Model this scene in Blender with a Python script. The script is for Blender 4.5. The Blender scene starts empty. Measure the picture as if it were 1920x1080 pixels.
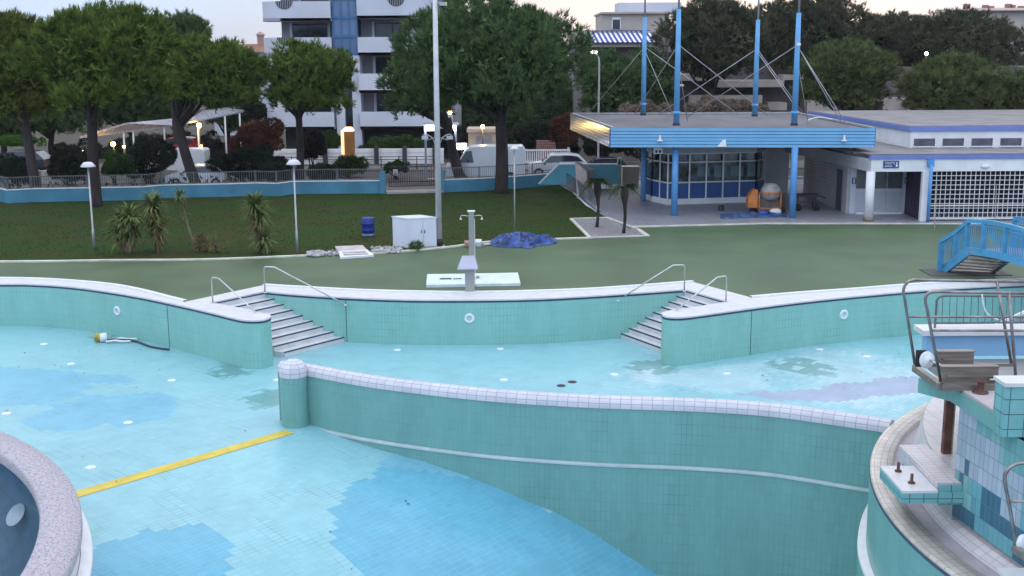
import bpy, math, random
import numpy as np
from mathutils import Vector, Matrix, noise
PI = math.pi
R = math.radians
random.seed(7)
S = bpy.context.scene
C = S.collection

# ------------------------------------------------------------------ camera
F, CH = 2200.0, 8.2
PITCH = math.atan((540 - 95) / F)
ROLL = R(0.3)
cam = bpy.data.objects.new('camera', bpy.data.cameras.new('camera'))
C.objects.link(cam)
cam.data.sensor_width = 36.0
cam.data.lens = 36.0 * F / 1920
cam.data.clip_start = 0.2
cam.data.clip_end = 3000
cam.matrix_world = (Matrix.Translation((0, 0, CH)) @ Matrix.Rotation(PI / 2 - PITCH, 4, 'X')
                    @ Matrix.Rotation(-ROLL, 4, 'Z'))
S.camera = cam
_cp, _sp, _c, _s = math.cos(PITCH), math.sin(PITCH), math.cos(ROLL), math.sin(ROLL)


def _ray(px, py):
    u, v = (px - 960) / F, (540 - py) / F
    u, v = u * _c + v * _s, -u * _s + v * _c
    return Vector((u, _cp + v * _sp, -_sp + v * _cp))


def W(px, py, z=0.0):
    """survey helper: the ground point seen at a photo pixel, on the level z"""
    d = _ray(px, py)
    return Vector((0, 0, CH)) + d * ((z - CH) / d.z)


def WY(px, py, Y):
    d = _ray(px, py)
    return Vector((0, 0, CH)) + d * (Y / d.y)


# ------------------------------------------------------------------ world, sun, exposure
SUN_EL, SUN_AZ = 4.0, 12.0          # low sun behind the trees, a little right of the view axis
w = bpy.data.worlds.new('World')
S.world = w
w.use_nodes = True
nt = w.node_tree
nt.nodes.clear()
N = nt.nodes.new
out = N('ShaderNodeOutputWorld')
bg = N('ShaderNodeBackground')
bg.inputs['Strength'].default_value = 0.15
sky = N('ShaderNodeTexSky')
sky.sky_type = 'NISHITA'
sky.sun_disc = False
sky.sun_elevation = R(SUN_EL)
sky.sun_rotation = R(SUN_AZ)
sky.altitude = 0
sky.air_density = 1.0
sky.dust_density = 1.5
sky.ozone_density = 2.0
tc = N('ShaderNodeTexCoord')
mp = N('ShaderNodeMapping')
mp.inputs['Scale'].default_value = (1.2, 1.2, 7.0)
nz = N('ShaderNodeTexNoise')
nz.inputs['Scale'].default_value = 2.2
nz.inputs['Detail'].default_value = 5
rp = N('ShaderNodeValToRGB')
rp.color_ramp.elements[0].position = 0.3
rp.color_ramp.elements[0].color = (0.945, 0.945, 0.945, 1)
rp.color_ramp.elements[1].position = 0.7
rp.color_ramp.elements[1].color = (0.975, 0.975, 0.975, 1)
sep = N('ShaderNodeSeparateXYZ')
veil = N('ShaderNodeValToRGB')                     # high thin cloud: dim lavender low down, brighter overhead
el = veil.color_ramp.elements
el[0].position, el[0].color = 0.0, (1.30, 1.50, 1.85, 1)
el[1].position, el[1].color = 1.0, (3.4, 3.55, 3.95, 1)
for pos, colr in ((0.06, (1.25, 1.64, 2.18, 1)), (0.16, (1.5, 1.72, 2.1, 1)), (0.42, (3.0, 3.2, 3.6, 1))):
    e_ = el.new(pos)
    e_.color = colr
mul = N('ShaderNodeMix')
mul.data_type = 'RGBA'
mul.blend_type = 'MULTIPLY'
mul.inputs['Factor'].default_value = 1.0
mr = N('ShaderNodeMapRange')
mr.inputs['To Min'].default_value = 0.86
mr.inputs['To Max'].default_value = 1.14
mx = N('ShaderNodeMix')
mx.data_type = 'RGBA'
L = nt.links.new
L(tc.outputs['Generated'], mp.inputs['Vector'])
L(mp.outputs['Vector'], nz.inputs['Vector'])
L(nz.outputs['Fac'], rp.inputs['Fac'])
L(nz.outputs['Fac'], mr.inputs['Value'])
mr.inputs['From Min'].default_value = 0.3
mr.inputs['From Max'].default_value = 0.7
L(tc.outputs['Generated'], sep.inputs['Vector'])
L(sep.outputs['Z'], veil.inputs['Fac'])
L(veil.outputs['Color'], mul.inputs['A'])
L(mr.outputs['Result'], mul.inputs['B'])
L(rp.outputs['Color'], mx.inputs['Factor'])
L(sky.outputs['Color'], mx.inputs['A'])
back = N('ShaderNodeMapRange')                   # sky behind the camera brightened and blued, added fill for surfaces facing it
back.inputs['From Min'].default_value = 0.1
back.inputs['From Max'].default_value = -0.9
back.inputs['To Min'].default_value = 0.0
back.inputs['To Max'].default_value = 1.0
bm = N('ShaderNodeMix')
bm.data_type = 'RGBA'
bm.blend_type = 'MULTIPLY'
bm.inputs['Factor'].default_value = 1.0
L(sep.outputs['Y'], back.inputs['Value'])
L(mul.outputs['Result'], bm.inputs['A'])
bt = N('ShaderNodeMix')
bt.data_type = 'RGBA'
bt.inputs['A'].default_value = (1, 1, 1, 1)
bt.inputs['B'].default_value = (1.14, 1.25, 1.36, 1)
L(back.outputs['Result'], bt.inputs['Factor'])
L(bt.outputs['Result'], bm.inputs['B'])
L(bm.outputs['Result'], mx.inputs['B'])
L(mx.outputs['Result'], bg.inputs['Color'])
L(bg.outputs['Background'], out.inputs['Surface'])

sun = bpy.data.objects.new('sun', bpy.data.lights.new('sun', 'SUN'))
C.objects.link(sun)
sun.data.energy = 0.5
sun.data.angle = R(12)
sun.data.color = (1.0, 0.82, 0.66)
_el, _az = R(SUN_EL), R(SUN_AZ)
_to = Vector((math.sin(_az) * math.cos(_el), math.cos(_az) * math.cos(_el), math.sin(_el)))
sun.rotation_euler = _to.to_track_quat('Z', 'Y').to_euler()
sun.location = _to * 200
S.view_settings.view_transform = 'Standard'
S.view_settings.look = 'None'
S.view_settings.gamma = 1.0
S.view_settings.exposure = 1.63
S.cycles.max_bounces = 6
S.cycles.diffuse_bounces = 3
S.cycles.glossy_bounces = 3
S.cycles.transparent_max_bounces = 6
S.cycles.sample_clamp_indirect = 4


# ------------------------------------------------------------------ materials
_mats = {}


def mat(name, col, rough=0.6, metal=0.0, var=0.10, scale=2.0, spec=0.4, bump=0.0, bscale=30, col2=None, detail=4,
        stretch=(1, 1, 1), lo=0.35, hi=0.65, emit=None, estr=0, coat=0):
    """principled surface whose colour wanders with noise (wear, dirt, weathering)"""
    if name in _mats:
        return _mats[name]
    m = bpy.data.materials.new(name)
    m.use_nodes = True
    n = m.node_tree
    b = n.nodes['Principled BSDF']
    b.inputs['Roughness'].default_value = rough
    b.inputs['Metallic'].default_value = metal
    b.inputs['Specular IOR Level'].default_value = spec
    b.inputs['Coat Weight'].default_value = coat
    t = n.nodes.new('ShaderNodeTexCoord')
    mp = n.nodes.new('ShaderNodeMapping')
    mp.inputs['Scale'].default_value = stretch
    z = n.nodes.new('ShaderNodeTexNoise')
    z.inputs['Scale'].default_value = scale
    z.inputs['Detail'].default_value = detail
    r = n.nodes.new('ShaderNodeValToRGB')
    c2 = col2 or tuple(max(0, c * (1 - 2 * var)) for c in col)
    r.color_ramp.elements[0].position, r.color_ramp.elements[1].position = lo, hi
    r.color_ramp.elements[0].color = (*c2, 1)
    r.color_ramp.elements[1].color = (*col, 1)
    n.links.new(t.outputs['Object'], mp.inputs['Vector'])
    n.links.new(mp.outputs['Vector'], z.inputs['Vector'])
    n.links.new(z.outputs['Fac'], r.inputs['Fac'])
    n.links.new(r.outputs['Color'], b.inputs['Base Color'])
    if bump:
        z2 = n.nodes.new('ShaderNodeTexNoise')
        z2.inputs['Scale'].default_value = bscale
        z2.inputs['Detail'].default_value = 3
        bp = n.nodes.new('ShaderNodeBump')
        bp.inputs['Strength'].default_value = bump
        bp.inputs['Distance'].default_value = 0.02
        n.links.new(t.outputs['Object'], z2.inputs['Vector'])
        n.links.new(z2.outputs['Fac'], bp.inputs['Height'])
        n.links.new(bp.outputs['Normal'], b.inputs['Normal'])
    if emit:
        b.inputs['Emission Color'].default_value = (*emit, 1)
        b.inputs['Emission Strength'].default_value = estr
    _mats[name] = m
    return m


def tilemat(name, col, col2, grout, tw=0.25, th=0.125, mortar=0.006, rough=0.35, offset=0.0, var=0.15, attr=False, stain=0.0,
            streak=False, grout2=None):
    """glazed tiles laid in metres on the UVs, with grout, tile to tile shifts and broad staining"""
    if name in _mats:
        return _mats[name]
    m = bpy.data.materials.new(name)
    m.use_nodes = True
    n = m.node_tree
    b = n.nodes['Principled BSDF']
    b.inputs['Roughness'].default_value = rough
    b.inputs['Specular IOR Level'].default_value = 0.4
    uv = n.nodes.new('ShaderNodeUVMap')
    uv.uv_map = 'UVMap'
    k = n.nodes.new('ShaderNodeTexBrick')
    k.offset = offset
    k.inputs['Scale'].default_value = 1.0
    k.inputs['Brick Width'].default_value = tw
    k.inputs['Row Height'].default_value = th
    k.inputs['Mortar Size'].default_value = mortar
    k.inputs['Mortar Smooth'].default_value = 0.2
    k.inputs['Bias'].default_value = 0.0
    k.inputs['Color1'].default_value = (*col, 1)
    k.inputs['Color2'].default_value = (*col2, 1)
    k.inputs['Mortar'].default_value = (*grout, 1)
    n.links.new(uv.outputs['UV'], k.inputs['Vector'])
    if attr:
        a = n.nodes.new('ShaderNodeAttribute')
        a.attribute_name = 'Col'
        n.links.new(a.outputs['Color'], k.inputs['Color1'])
        n.links.new(a.outputs['Color'], k.inputs['Color2'])
    t = n.nodes.new('ShaderNodeTexCoord')
    if grout2:
        zg = n.nodes.new('ShaderNodeTexNoise')
        zg.inputs['Scale'].default_value = 0.9
        zg.inputs['Detail'].default_value = 6
        rg = n.nodes.new('ShaderNodeValToRGB')
        rg.color_ramp.elements[0].position, rg.color_ramp.elements[1].position = 0.50, 0.68
        rg.color_ramp.elements[0].color = (*grout, 1)
        rg.color_ramp.elements[1].color = (*grout2, 1)
        n.links.new(t.outputs['Object'], zg.inputs['Vector'])
        n.links.new(zg.outputs['Fac'], rg.inputs['Fac'])
        n.links.new(rg.outputs['Color'], k.inputs['Mortar'])
    mpn = n.nodes.new('ShaderNodeMapping')
    mpn.inputs['Scale'].default_value = (1, 1, 0.25 if streak else 1)
    z = n.nodes.new('ShaderNodeTexNoise')
    z.inputs['Scale'].default_value = 1.3
    z.inputs['Detail'].default_value = 7
    z.inputs['Roughness'].default_value = 0.65
    r = n.nodes.new('ShaderNodeValToRGB')
    r.color_ramp.elements[0].position, r.color_ramp.elements[1].position = 0.25, 0.7
    v0 = 1 - var * 2
    r.color_ramp.elements[0].color = (v0, v0 * 1.01, v0, 1)
    r.color_ramp.elements[1].color = (1, 1, 1, 1)
    mul = n.nodes.new('ShaderNodeMix')
    mul.data_type = 'RGBA'
    mul.blend_type = 'MULTIPLY'
    mul.inputs['Factor'].default_value = 1
    n.links.new(t.outputs['Object'], mpn.inputs['Vector'])
    n.links.new(mpn.outputs['Vector'], z.inputs['Vector'])
    n.links.new(z.outputs['Fac'], r.inputs['Fac'])
    n.links.new(k.outputs['Color'], mul.inputs['A'])
    n.links.new(r.outputs['Color'], mul.inputs['B'])
    n.links.new(mul.outputs['Result'], b.inputs['Base Color'])
    bp = n.nodes.new('ShaderNodeBump')
    bp.inputs['Strength'].default_value = 0.25
    bp.inputs['Distance'].default_value = 0.004
    bp.invert = True
    n.links.new(k.outputs['Fac'], bp.inputs['Height'])
    n.links.new(bp.outputs['Normal'], b.inputs['Normal'])
    _mats[name] = m
    return m


def leafmat(name, a, b_, c=None, scale=0.5):
    if name in _mats:
        return _mats[name]
    m = bpy.data.materials.new(name)
    m.use_nodes = True
    n = m.node_tree
    b = n.nodes['Principled BSDF']
    b.inputs['Roughness'].default_value = 0.75
    b.inputs['Specular IOR Level'].default_value = 0.15
    t = n.nodes.new('ShaderNodeTexCoord')
    z = n.nodes.new('ShaderNodeTexNoise')
    z.inputs['Scale'].default_value = scale
    z.inputs['Detail'].default_value = 5
    r = n.nodes.new('ShaderNodeValToRGB')
    r.color_ramp.elements[0].position, r.color_ramp.elements[1].position = 0.33, 0.67
    r.color_ramp.elements[0].color = (*a, 1)
    r.color_ramp.elements[1].color = (*b_, 1)
    if c:
        e = r.color_ramp.elements.new(0.8)
        e.color = (*c, 1)
    n.links.new(t.outputs['Object'], z.inputs['Vector'])
    n.links.new(z.outputs['Fac'], r.inputs['Fac'])
    n.links.new(r.outputs['Color'], b.inputs['Base Color'])
    _mats[name] = m
    return m


def glowmat(name, col, strength):
    m = bpy.data.materials.new(name)
    m.use_nodes = True
    b = m.node_tree.nodes['Principled BSDF']
    b.inputs['Base Color'].default_value = (0.8, 0.8, 0.8, 1)
    b.inputs['Emission Color'].default_value = (*col, 1)
    b.inputs['Emission Strength'].default_value = strength
    return m


TEAL = tilemat('teal wall tiles', (0.18, 0.39, 0.365), (0.168, 0.37, 0.345), (0.145, 0.335, 0.315), mortar=0.005, var=0.10, tw=0.125, th=0.25, streak=True, grout2=(0.095, 0.24, 0.24))
TEAL_LIT = tilemat('lit teal wall tiles', (0.25, 0.51, 0.46), (0.235, 0.49, 0.44), (0.20, 0.44, 0.40), mortar=0.005, var=0.08, tw=0.125, th=0.25, streak=True, grout2=(0.11, 0.27, 0.26))  # wall tile brightened for the upper basin; its extra light is in the colour
TEALBIG = tilemat('teal square tiles', (0.19, 0.44, 0.45), (0.165, 0.405, 0.415), (0.05, 0.12, 0.13), tw=0.24, th=0.24, mortar=0.008, var=0.1)
FLOORT = tilemat('pool floor tiles', (0.4, 0.7, 0.76), (0.4, 0.7, 0.76), (0.20, 0.475, 0.56), attr=True, mortar=0.006, var=0.09, grout2=(0.085, 0.24, 0.31), rough=0.3)
MOSAIC = tilemat('mosaic tower tiles', (0.4, 0.7, 0.76), (0.4, 0.7, 0.76), (0.10, 0.22, 0.24), tw=0.14, th=0.28, attr=True, mortar=0.006, var=0.08)
CAPT = tilemat('white cap tiles', (0.62, 0.61, 0.67), (0.56, 0.55, 0.61), (0.34, 0.34, 0.40), tw=0.25, th=0.125, mortar=0.009, var=0.1)
WTILE = tilemat('white deck tiles', (0.62, 0.585, 0.605), (0.56, 0.53, 0.55), (0.40, 0.37, 0.39), tw=0.25, th=0.125, mortar=0.008, var=0.1)
BEIGET = tilemat('beige coping tiles', (0.60, 0.555, 0.50), (0.52, 0.48, 0.44), (0.30, 0.27, 0.25), tw=0.25, th=0.125, mortar=0.008, var=0.2)
COPE = mat('pale pool coping', (0.60, 0.595, 0.60), 0.55, var=0.05, scale=3, bump=0.1)
LIP = mat('white coping lip', (0.74, 0.735, 0.75), 0.5, var=0.05, scale=4)
STEPW = mat('white step tiles', (0.62, 0.62, 0.64), 0.45, var=0.06, scale=3)
NAVY = mat('navy trim tiles', (0.035, 0.055, 0.12), 0.35, var=0.15, scale=5)
YELLOW = mat('yellow lane tiles', (0.66, 0.50, 0.06), 0.5, var=0.12, scale=2.5, detail=6)
DECK = mat('green deck coating', (0.073, 0.120, 0.054), 0.55, var=0.14, scale=0.35, detail=8, spec=0.35, bump=0.08, bscale=60)
LAWN = mat('patchy lawn', (0.021, 0.049, 0.008), 0.95, scale=0.45, detail=9, col2=(0.034, 0.041, 0.011), spec=0.1, bump=0.35, bscale=14, lo=0.4, hi=0.6,
           stretch=(0.6, 1, 1))
GRASS = leafmat('grass blades', (0.038, 0.046, 0.012), (0.026, 0.056, 0.010), scale=0.4)
GRAVEL = mat('grey gravel', (0.30, 0.28, 0.30), 0.9, col2=(0.13, 0.12, 0.13), scale=14, detail=6, bump=0.8, bscale=18)
TERR = tilemat('terrace paving', (0.30, 0.30, 0.335), (0.27, 0.27, 0.305), (0.17, 0.17, 0.19), tw=0.5, th=0.5, mortar=0.012, var=0.15, rough=0.4)
KERB = mat('pale kerb stone', (0.62, 0.60, 0.52), 0.75, var=0.15, scale=2)
ASPH = mat('street asphalt', (0.075, 0.07, 0.072), 0.9, var=0.15, scale=0.8, detail=7)
PAVE = mat('street pavement', (0.15, 0.135, 0.13), 0.85, var=0.15, scale=0.9, detail=6)
EARTH = mat('bare earth', (0.07, 0.06, 0.045), 0.95, var=0.2, scale=0.3, detail=6)
BLUEP = mat('painted blue wall', (0.070, 0.245, 0.36), 0.6, var=0.14, scale=0.8, detail=7)
BLUEC = mat('sky blue cladding', (0.18, 0.43, 0.70), 0.45, var=0.05, scale=1.5)
BLUEM = mat('blue painted steel', (0.10, 0.30, 0.62), 0.4, var=0.08, scale=2)
BRIDGE = mat('cyan blue bridge paint', (0.085, 0.33, 0.56), 0.45, var=0.1, scale=3)
ALU = mat('brushed aluminium cladding', (0.42, 0.58, 0.68), 0.18, metal=1.0, var=0.08, scale=2)
STEEL = mat('stainless steel tube', (0.60, 0.60, 0.62), 0.28, metal=1.0, var=0.12, scale=3)
STEELD = mat('weathered steel tube', (0.33, 0.30, 0.30), 0.38, metal=0.9, var=0.2, scale=5)
BRONZE = mat('brown weathered metal', (0.29, 0.25, 0.225), 0.5, metal=0.55, var=0.15, scale=4, stretch=(0.5, 3, 3))
RUST = mat('rusty brown steel', (0.16, 0.07, 0.055), 0.8, var=0.25, scale=4, detail=6)
GALV = mat('galvanised steel', (0.44, 0.45, 0.47), 0.5, metal=0.4, var=0.12, scale=2)
WHITEP = mat('white paint', (0.78, 0.78, 0.80), 0.6, var=0.07, scale=1.2, detail=6)
WHITEW = mat('white render wall', (0.56, 0.58, 0.66), 0.8, var=0.06, scale=0.4, detail=7)
GREYW = mat('grey render wall', (0.28, 0.275, 0.32), 0.8, var=0.08, scale=0.5)
BEIGEW = mat('beige render wall', (0.50, 0.44, 0.39), 0.85, var=0.1, scale=0.4, detail=6)
PINKW = mat('pinkish concrete', (0.42, 0.355, 0.35), 0.85, var=0.12, scale=1.0, detail=6)
CONC = mat('grey concrete', (0.30, 0.295, 0.30), 0.85, var=0.14, scale=1.2, detail=7)
ROOFG = mat('grey roofing felt', (0.155, 0.145, 0.165), 0.8, var=0.18, scale=0.5, detail=7, stretch=(1, 0.3, 1))
ROOFP = mat('dusty pink roof sheet', (0.235, 0.215, 0.225), 0.75, var=0.15, scale=0.8, detail=6)
TROUGH = mat('grey lilac gutter', (0.40, 0.37, 0.41), 0.7, var=0.1, scale=2, detail=6)
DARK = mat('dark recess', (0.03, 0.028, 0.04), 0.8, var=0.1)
DARKMET = mat('dark metal', (0.035, 0.035, 0.042), 0.5, metal=0.3, var=0.15)
RAILM = mat('grey fence steel', (0.17, 0.175, 0.19), 0.5, metal=0.4, var=0.15)
GLASSD = mat('dark window glass', (0.03, 0.04, 0.06), 0.07, var=0.2, scale=0.6, spec=0.6)
GLASSB = mat('blue stair glazing', (0.12, 0.20, 0.36), 0.12, var=0.15, scale=0.5, spec=0.6)
GLASSK = mat('kiosk window glass', (0.13, 0.18, 0.21), 0.06, var=0.5, scale=1.2, spec=0.6, detail=3)
PANELB = mat('deep blue panel', (0.030, 0.095, 0.30), 0.4, var=0.08)
FRAMEB = mat('blue window frame', (0.06, 0.16, 0.33), 0.4, var=0.08)
BARK = mat('pine bark', (0.044, 0.034, 0.034), 0.95, var=0.25, scale=3, stretch=(1, 1, 0.3), bump=0.8, bscale=12)
STALK = mat('yucca stalk', (0.20, 0.17, 0.11), 0.9, var=0.2, scale=6)
NEEDLE_A = leafmat('pine needles mid', (0.026, 0.052, 0.012), (0.15, 0.215, 0.036), (0.20, 0.265, 0.05), scale=2.2)  # wide ramps in these needle colours paint lit tufts and shaded gaps
NEEDLE_B = leafmat('pine needles olive', (0.042, 0.062, 0.014), (0.145, 0.175, 0.028), (0.17, 0.19, 0.032), scale=2.2)
NEEDLE_C = leafmat('pine needles deep', (0.030, 0.060, 0.026), (0.11, 0.170, 0.055), (0.14, 0.195, 0.06), scale=2.0)
NEEDLE_D = leafmat('far pine needles', (0.045, 0.050, 0.034), (0.10, 0.105, 0.058), (0.125, 0.125, 0.062), scale=0.7)  # far needles lifted and browned; lens glare is put into the colour
NEEDLE_E = leafmat('pine needles grey olive', (0.046, 0.062, 0.026), (0.135, 0.165, 0.056), (0.16, 0.185, 0.062), scale=2.0)
LEAF_DK = leafmat('dark shrub leaves', (0.010, 0.017, 0.012), (0.028, 0.040, 0.024))
LEAF_GR = leafmat('green hedge leaves', (0.022, 0.045, 0.014), (0.060, 0.110, 0.026))
LEAF_BR = leafmat('bright hedge leaves', (0.030, 0.080, 0.012), (0.065, 0.150, 0.022))
LEAF_RD = leafmat('red brown leaves', (0.050, 0.020, 0.014), (0.125, 0.048, 0.026))
LEAF_PU = leafmat('purple leaves', (0.018, 0.012, 0.016), (0.045, 0.028, 0.034))
LEAF_DRY = leafmat('dry flower heads', (0.12, 0.085, 0.065), (0.28, 0.21, 0.17), scale=1.2)
LEAF_YU = leafmat('yucca leaves', (0.055, 0.085, 0.025), (0.15, 0.185, 0.06), scale=2)
LEAF_YD = leafmat('dry yucca leaves', (0.10, 0.075, 0.035), (0.20, 0.15, 0.07), scale=2)
LEAF_PA = leafmat('palm fronds', (0.030, 0.045, 0.024), (0.075, 0.095, 0.045), scale=1.5)
BARRELM = mat('blue plastic', (0.018, 0.035, 0.26), 0.4, var=0.12)
CABW = mat('white steel cabinet', (0.66, 0.69, 0.78), 0.5, var=0.06, scale=2, stretch=(1, 1, 0.2))
TARPM = mat('blue tarpaulin', (0.035, 0.10, 0.36), 0.35, col2=(0.015, 0.025, 0.075), scale=3.5, detail=6)
STONE = mat('pale stone', (0.48, 0.47, 0.48), 0.85, col2=(0.16, 0.155, 0.16), scale=3.5)
PINKST = mat('pinkish paving stone', (0.55, 0.48, 0.48), 0.85, var=0.15, scale=2.5)
ORANGE = mat('orange machine paint', (0.60, 0.21, 0.06), 0.55, var=0.2, scale=4)
CREAM = mat('grey cream drum', (0.40, 0.38, 0.36), 0.6, var=0.2, scale=4)
RUBBER = mat('black rubber', (0.018, 0.018, 0.02), 0.8, var=0.1)
SIGNB = mat('blue sign plate', (0.03, 0.075, 0.22), 0.4, var=0.05)
SIGNW = mat('sign white', (0.75, 0.77, 0.82), 0.5, var=0.03)
CARW = mat('white car paint', (0.62, 0.64, 0.68), 0.25, var=0.03, coat=0.5)
CARD = mat('dark car paint', (0.02, 0.025, 0.045), 0.22, var=0.05, coat=0.5)
CARR = mat('red car paint', (0.22, 0.012, 0.014), 0.25, var=0.05, coat=0.5)
TERRAZZO = mat('speckled terrazzo rim', (0.43, 0.40, 0.44), 0.8, col2=(0.22, 0.20, 0.24), scale=30, detail=5, lo=0.30, hi=0.55, bump=0.4, bscale=40,
               stretch=(1, 0.5, 1))
DRUMIN = tilemat('dark blue basin tiles', (0.042, 0.115, 0.185), (0.036, 0.10, 0.165), (0.02, 0.055, 0.09), tw=0.12, th=0.24, var=0.25)
LIGHTBL = mat('light blue painted wall', (0.24, 0.44, 0.66), 0.55, var=0.05, scale=1.5)
AWNB = mat('blue awning stripe', (0.045, 0.055, 0.27), 0.8, var=0.05)
AWNW = mat('white awning stripe', (0.72, 0.72, 0.78), 0.8, var=0.05)
PLASTIC_Y = mat('yellow plastic', (0.48, 0.36, 0.06), 0.5, var=0.25, scale=9)
PLASTIC_W = mat('white plastic', (0.74, 0.77, 0.80), 0.4, var=0.08, scale=6)
PLASTIC_R = mat('pinkish bucket plastic', (0.45, 0.25, 0.22), 0.5, var=0.1)
WARM = glowmat('warm sodium bulb', (1.0, 0.52, 0.10), 22)
WARM2 = glowmat('warm booth light', (1.0, 0.50, 0.06), 1.6)
WARM3 = glowmat('yellow lit panel', (1.0, 0.55, 0.05), 0.38)
COOL = glowmat('cool white tube', (0.86, 0.78, 1.0), 7)
REDL = glowmat('red tail lamp', (1.0, 0.08, 0.08), 2.5)


# ------------------------------------------------------------------ mesh builder
class MB:
    def __init__(s):
        s.v, s.f, s.sm, s.uv, s.col = [], [], [], {}, None

    def add(s, vs, fs, smooth=False, uvs=None):
        o = len(s.v)
        s.v.extend(tuple(p) for p in vs)
        for i, f in enumerate(fs):
            if uvs:
                s.uv[len(s.f)] = uvs[i]
            s.f.append([o + k for k in f])
            s.sm.append(smooth)
        return s

    def box(s, c, d, rz=0, taper=1.0):
        c = Vector(c)
        ca, sa = math.cos(rz), math.sin(rz)
        vs = []
        for z in (-1, 1):
            k = taper if z > 0 else 1
            for x, y in ((-1, -1), (1, -1), (1, 1), (-1, 1)):
                a, b = x * d[0] / 2 * k, y * d[1] / 2 * k
                vs.append((c.x + a * ca - b * sa, c.y + a * sa + b * ca, c.z + z * d[2] / 2))
        return s.add(vs, [(3, 2, 1, 0), (4, 5, 6, 7), (0, 1, 5, 4), (1, 2, 6, 5), (2, 3, 7, 6), (3, 0, 4, 7)])

    def bx(s, x0, x1, y0, y1, z0, z1):
        return s.box(((x0 + x1) / 2, (y0 + y1) / 2, (z0 + z1) / 2), (x1 - x0, y1 - y0, z1 - z0))

    def beam(s, p, q, wd, ht):
        p, q = Vector(p), Vector(q)
        d = (q - p).normalized()
        sd = d.cross(Vector((0, 0, 1)))
        sd = Vector((1, 0, 0)) if sd.length < 1e-3 else sd.normalized()
        up = sd.cross(d).normalized()
        vs = [e + sd * (a * wd / 2) + up * (b * ht / 2) for e in (p, q) for a, b in ((-1, -1), (1, -1), (1, 1), (-1, 1))]
        return s.add(vs, [(3, 2, 1, 0), (4, 5, 6, 7), (0, 1, 5, 4), (1, 2, 6, 5), (2, 3, 7, 6), (3, 0, 4, 7)])

    def tube(s, pts, r, n=8, cap=True, r1=None):
        pts = [Vector(p) for p in pts]
        m = len(pts)
        rs = r if isinstance(r, (list, tuple)) else [r + ((r1 if r1 is not None else r) - r) * i / max(1, m - 1) for i in range(m)]
        vs = []
        ref = None
        for i, p in enumerate(pts):
            d = (pts[min(i + 1, m - 1)] - pts[max(i - 1, 0)]).normalized()
            if ref is None:
                ref = Vector((0, 0, 1)) if abs(d.z) < 0.9 else Vector((1, 0, 0))
            a = d.cross(ref).normalized()
            b = a.cross(d).normalized()
            ref = b
            for k in range(n):
                t = 2 * PI * k / n
                vs.append(p + (a * math.cos(t) + b * math.sin(t)) * rs[i])
        fs = [(i * n + k, i * n + (k + 1) % n, (i + 1) * n + (k + 1) % n, (i + 1) * n + k) for i in range(m - 1) for k in range(n)]
        s.add(vs, fs, True)
        if cap:
            o = len(s.v) - m * n
            s.f.append([o + k for k in range(n)][::-1])
            s.sm.append(False)
            s.f.append([o + (m - 1) * n + k for k in range(n)])
            s.sm.append(False)
        return s

    def lathe(s, prof, c, n=20, a0=0, a1=2 * PI, smooth=True, uvs=True):
        c = Vector(c)
        full = abs(a1 - a0) > 6.28
        cols = n if full else n + 1
        vs = []
        for r, z in prof:
            for k in range(cols):
                t = a0 + (a1 - a0) * k / n
                vs.append((c.x + r * math.cos(t), c.y + r * math.sin(t), c.z + z))
        acc = [0]
        for i in range(1, len(prof)):
            acc.append(acc[-1] + math.hypot(prof[i][0] - prof[i - 1][0], prof[i][1] - prof[i - 1][1]))
        fs, us = [], []
        rm = max(p[0] for p in prof)
        for i in range(len(prof) - 1):
            for k in range(n):
                k2 = (k + 1) % cols
                fs.append((i * cols + k, i * cols + k2, (i + 1) * cols + k2, (i + 1) * cols + k))
                u0, u1 = (a1 - a0) * k / n * rm, (a1 - a0) * (k + 1) / n * rm
                us.append(((u0, acc[i]), (u1, acc[i]), (u1, acc[i + 1]), (u0, acc[i + 1])))
        return s.add(vs, fs, smooth, us if uvs else None)

    def prism(s, poly, z0, z1, sides=True, bottom=False):
        n = len(poly)
        # make counter-clockwise
        ar = sum(poly[i][0] * poly[(i + 1) % n][1] - poly[(i + 1) % n][0] * poly[i][1] for i in range(n))
        poly = list(poly) if ar > 0 else list(poly)[::-1]
        vs = [(p[0], p[1], z0) for p in poly] + [(p[0], p[1], z1) for p in poly]
        fs = [tuple(range(n, 2 * n))]
        if bottom:
            fs.append(tuple(range(n))[::-1])
        if sides:
            fs += [(i, (i + 1) % n, n + (i + 1) % n, n + i) for i in range(n)]
        return s.add(vs, fs)

    def ribbon(s, pts, z0, z1, flip=False, smooth=True):
        """vertical sheet along a plan line, uv in metres"""
        vs, fs, us = [], [], []
        acc = 0
        for i, p in enumerate(pts):
            vs += [(p[0], p[1], z0), (p[0], p[1], z1)]
        for i in range(len(pts) - 1):
            l = math.hypot(pts[i + 1][0] - pts[i][0], pts[i + 1][1] - pts[i][1])
            a, b, c, d = 2 * i, 2 * i + 2, 2 * i + 3, 2 * i + 1
            fs.append((a, b, c, d) if not flip else (d, c, b, a))
            u = ((acc, z0), (acc + l, z0), (acc + l, z1), (acc, z1))
            us.append(u if not flip else u[::-1])
            acc += l
        return s.add(vs, fs, smooth, us)

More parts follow.
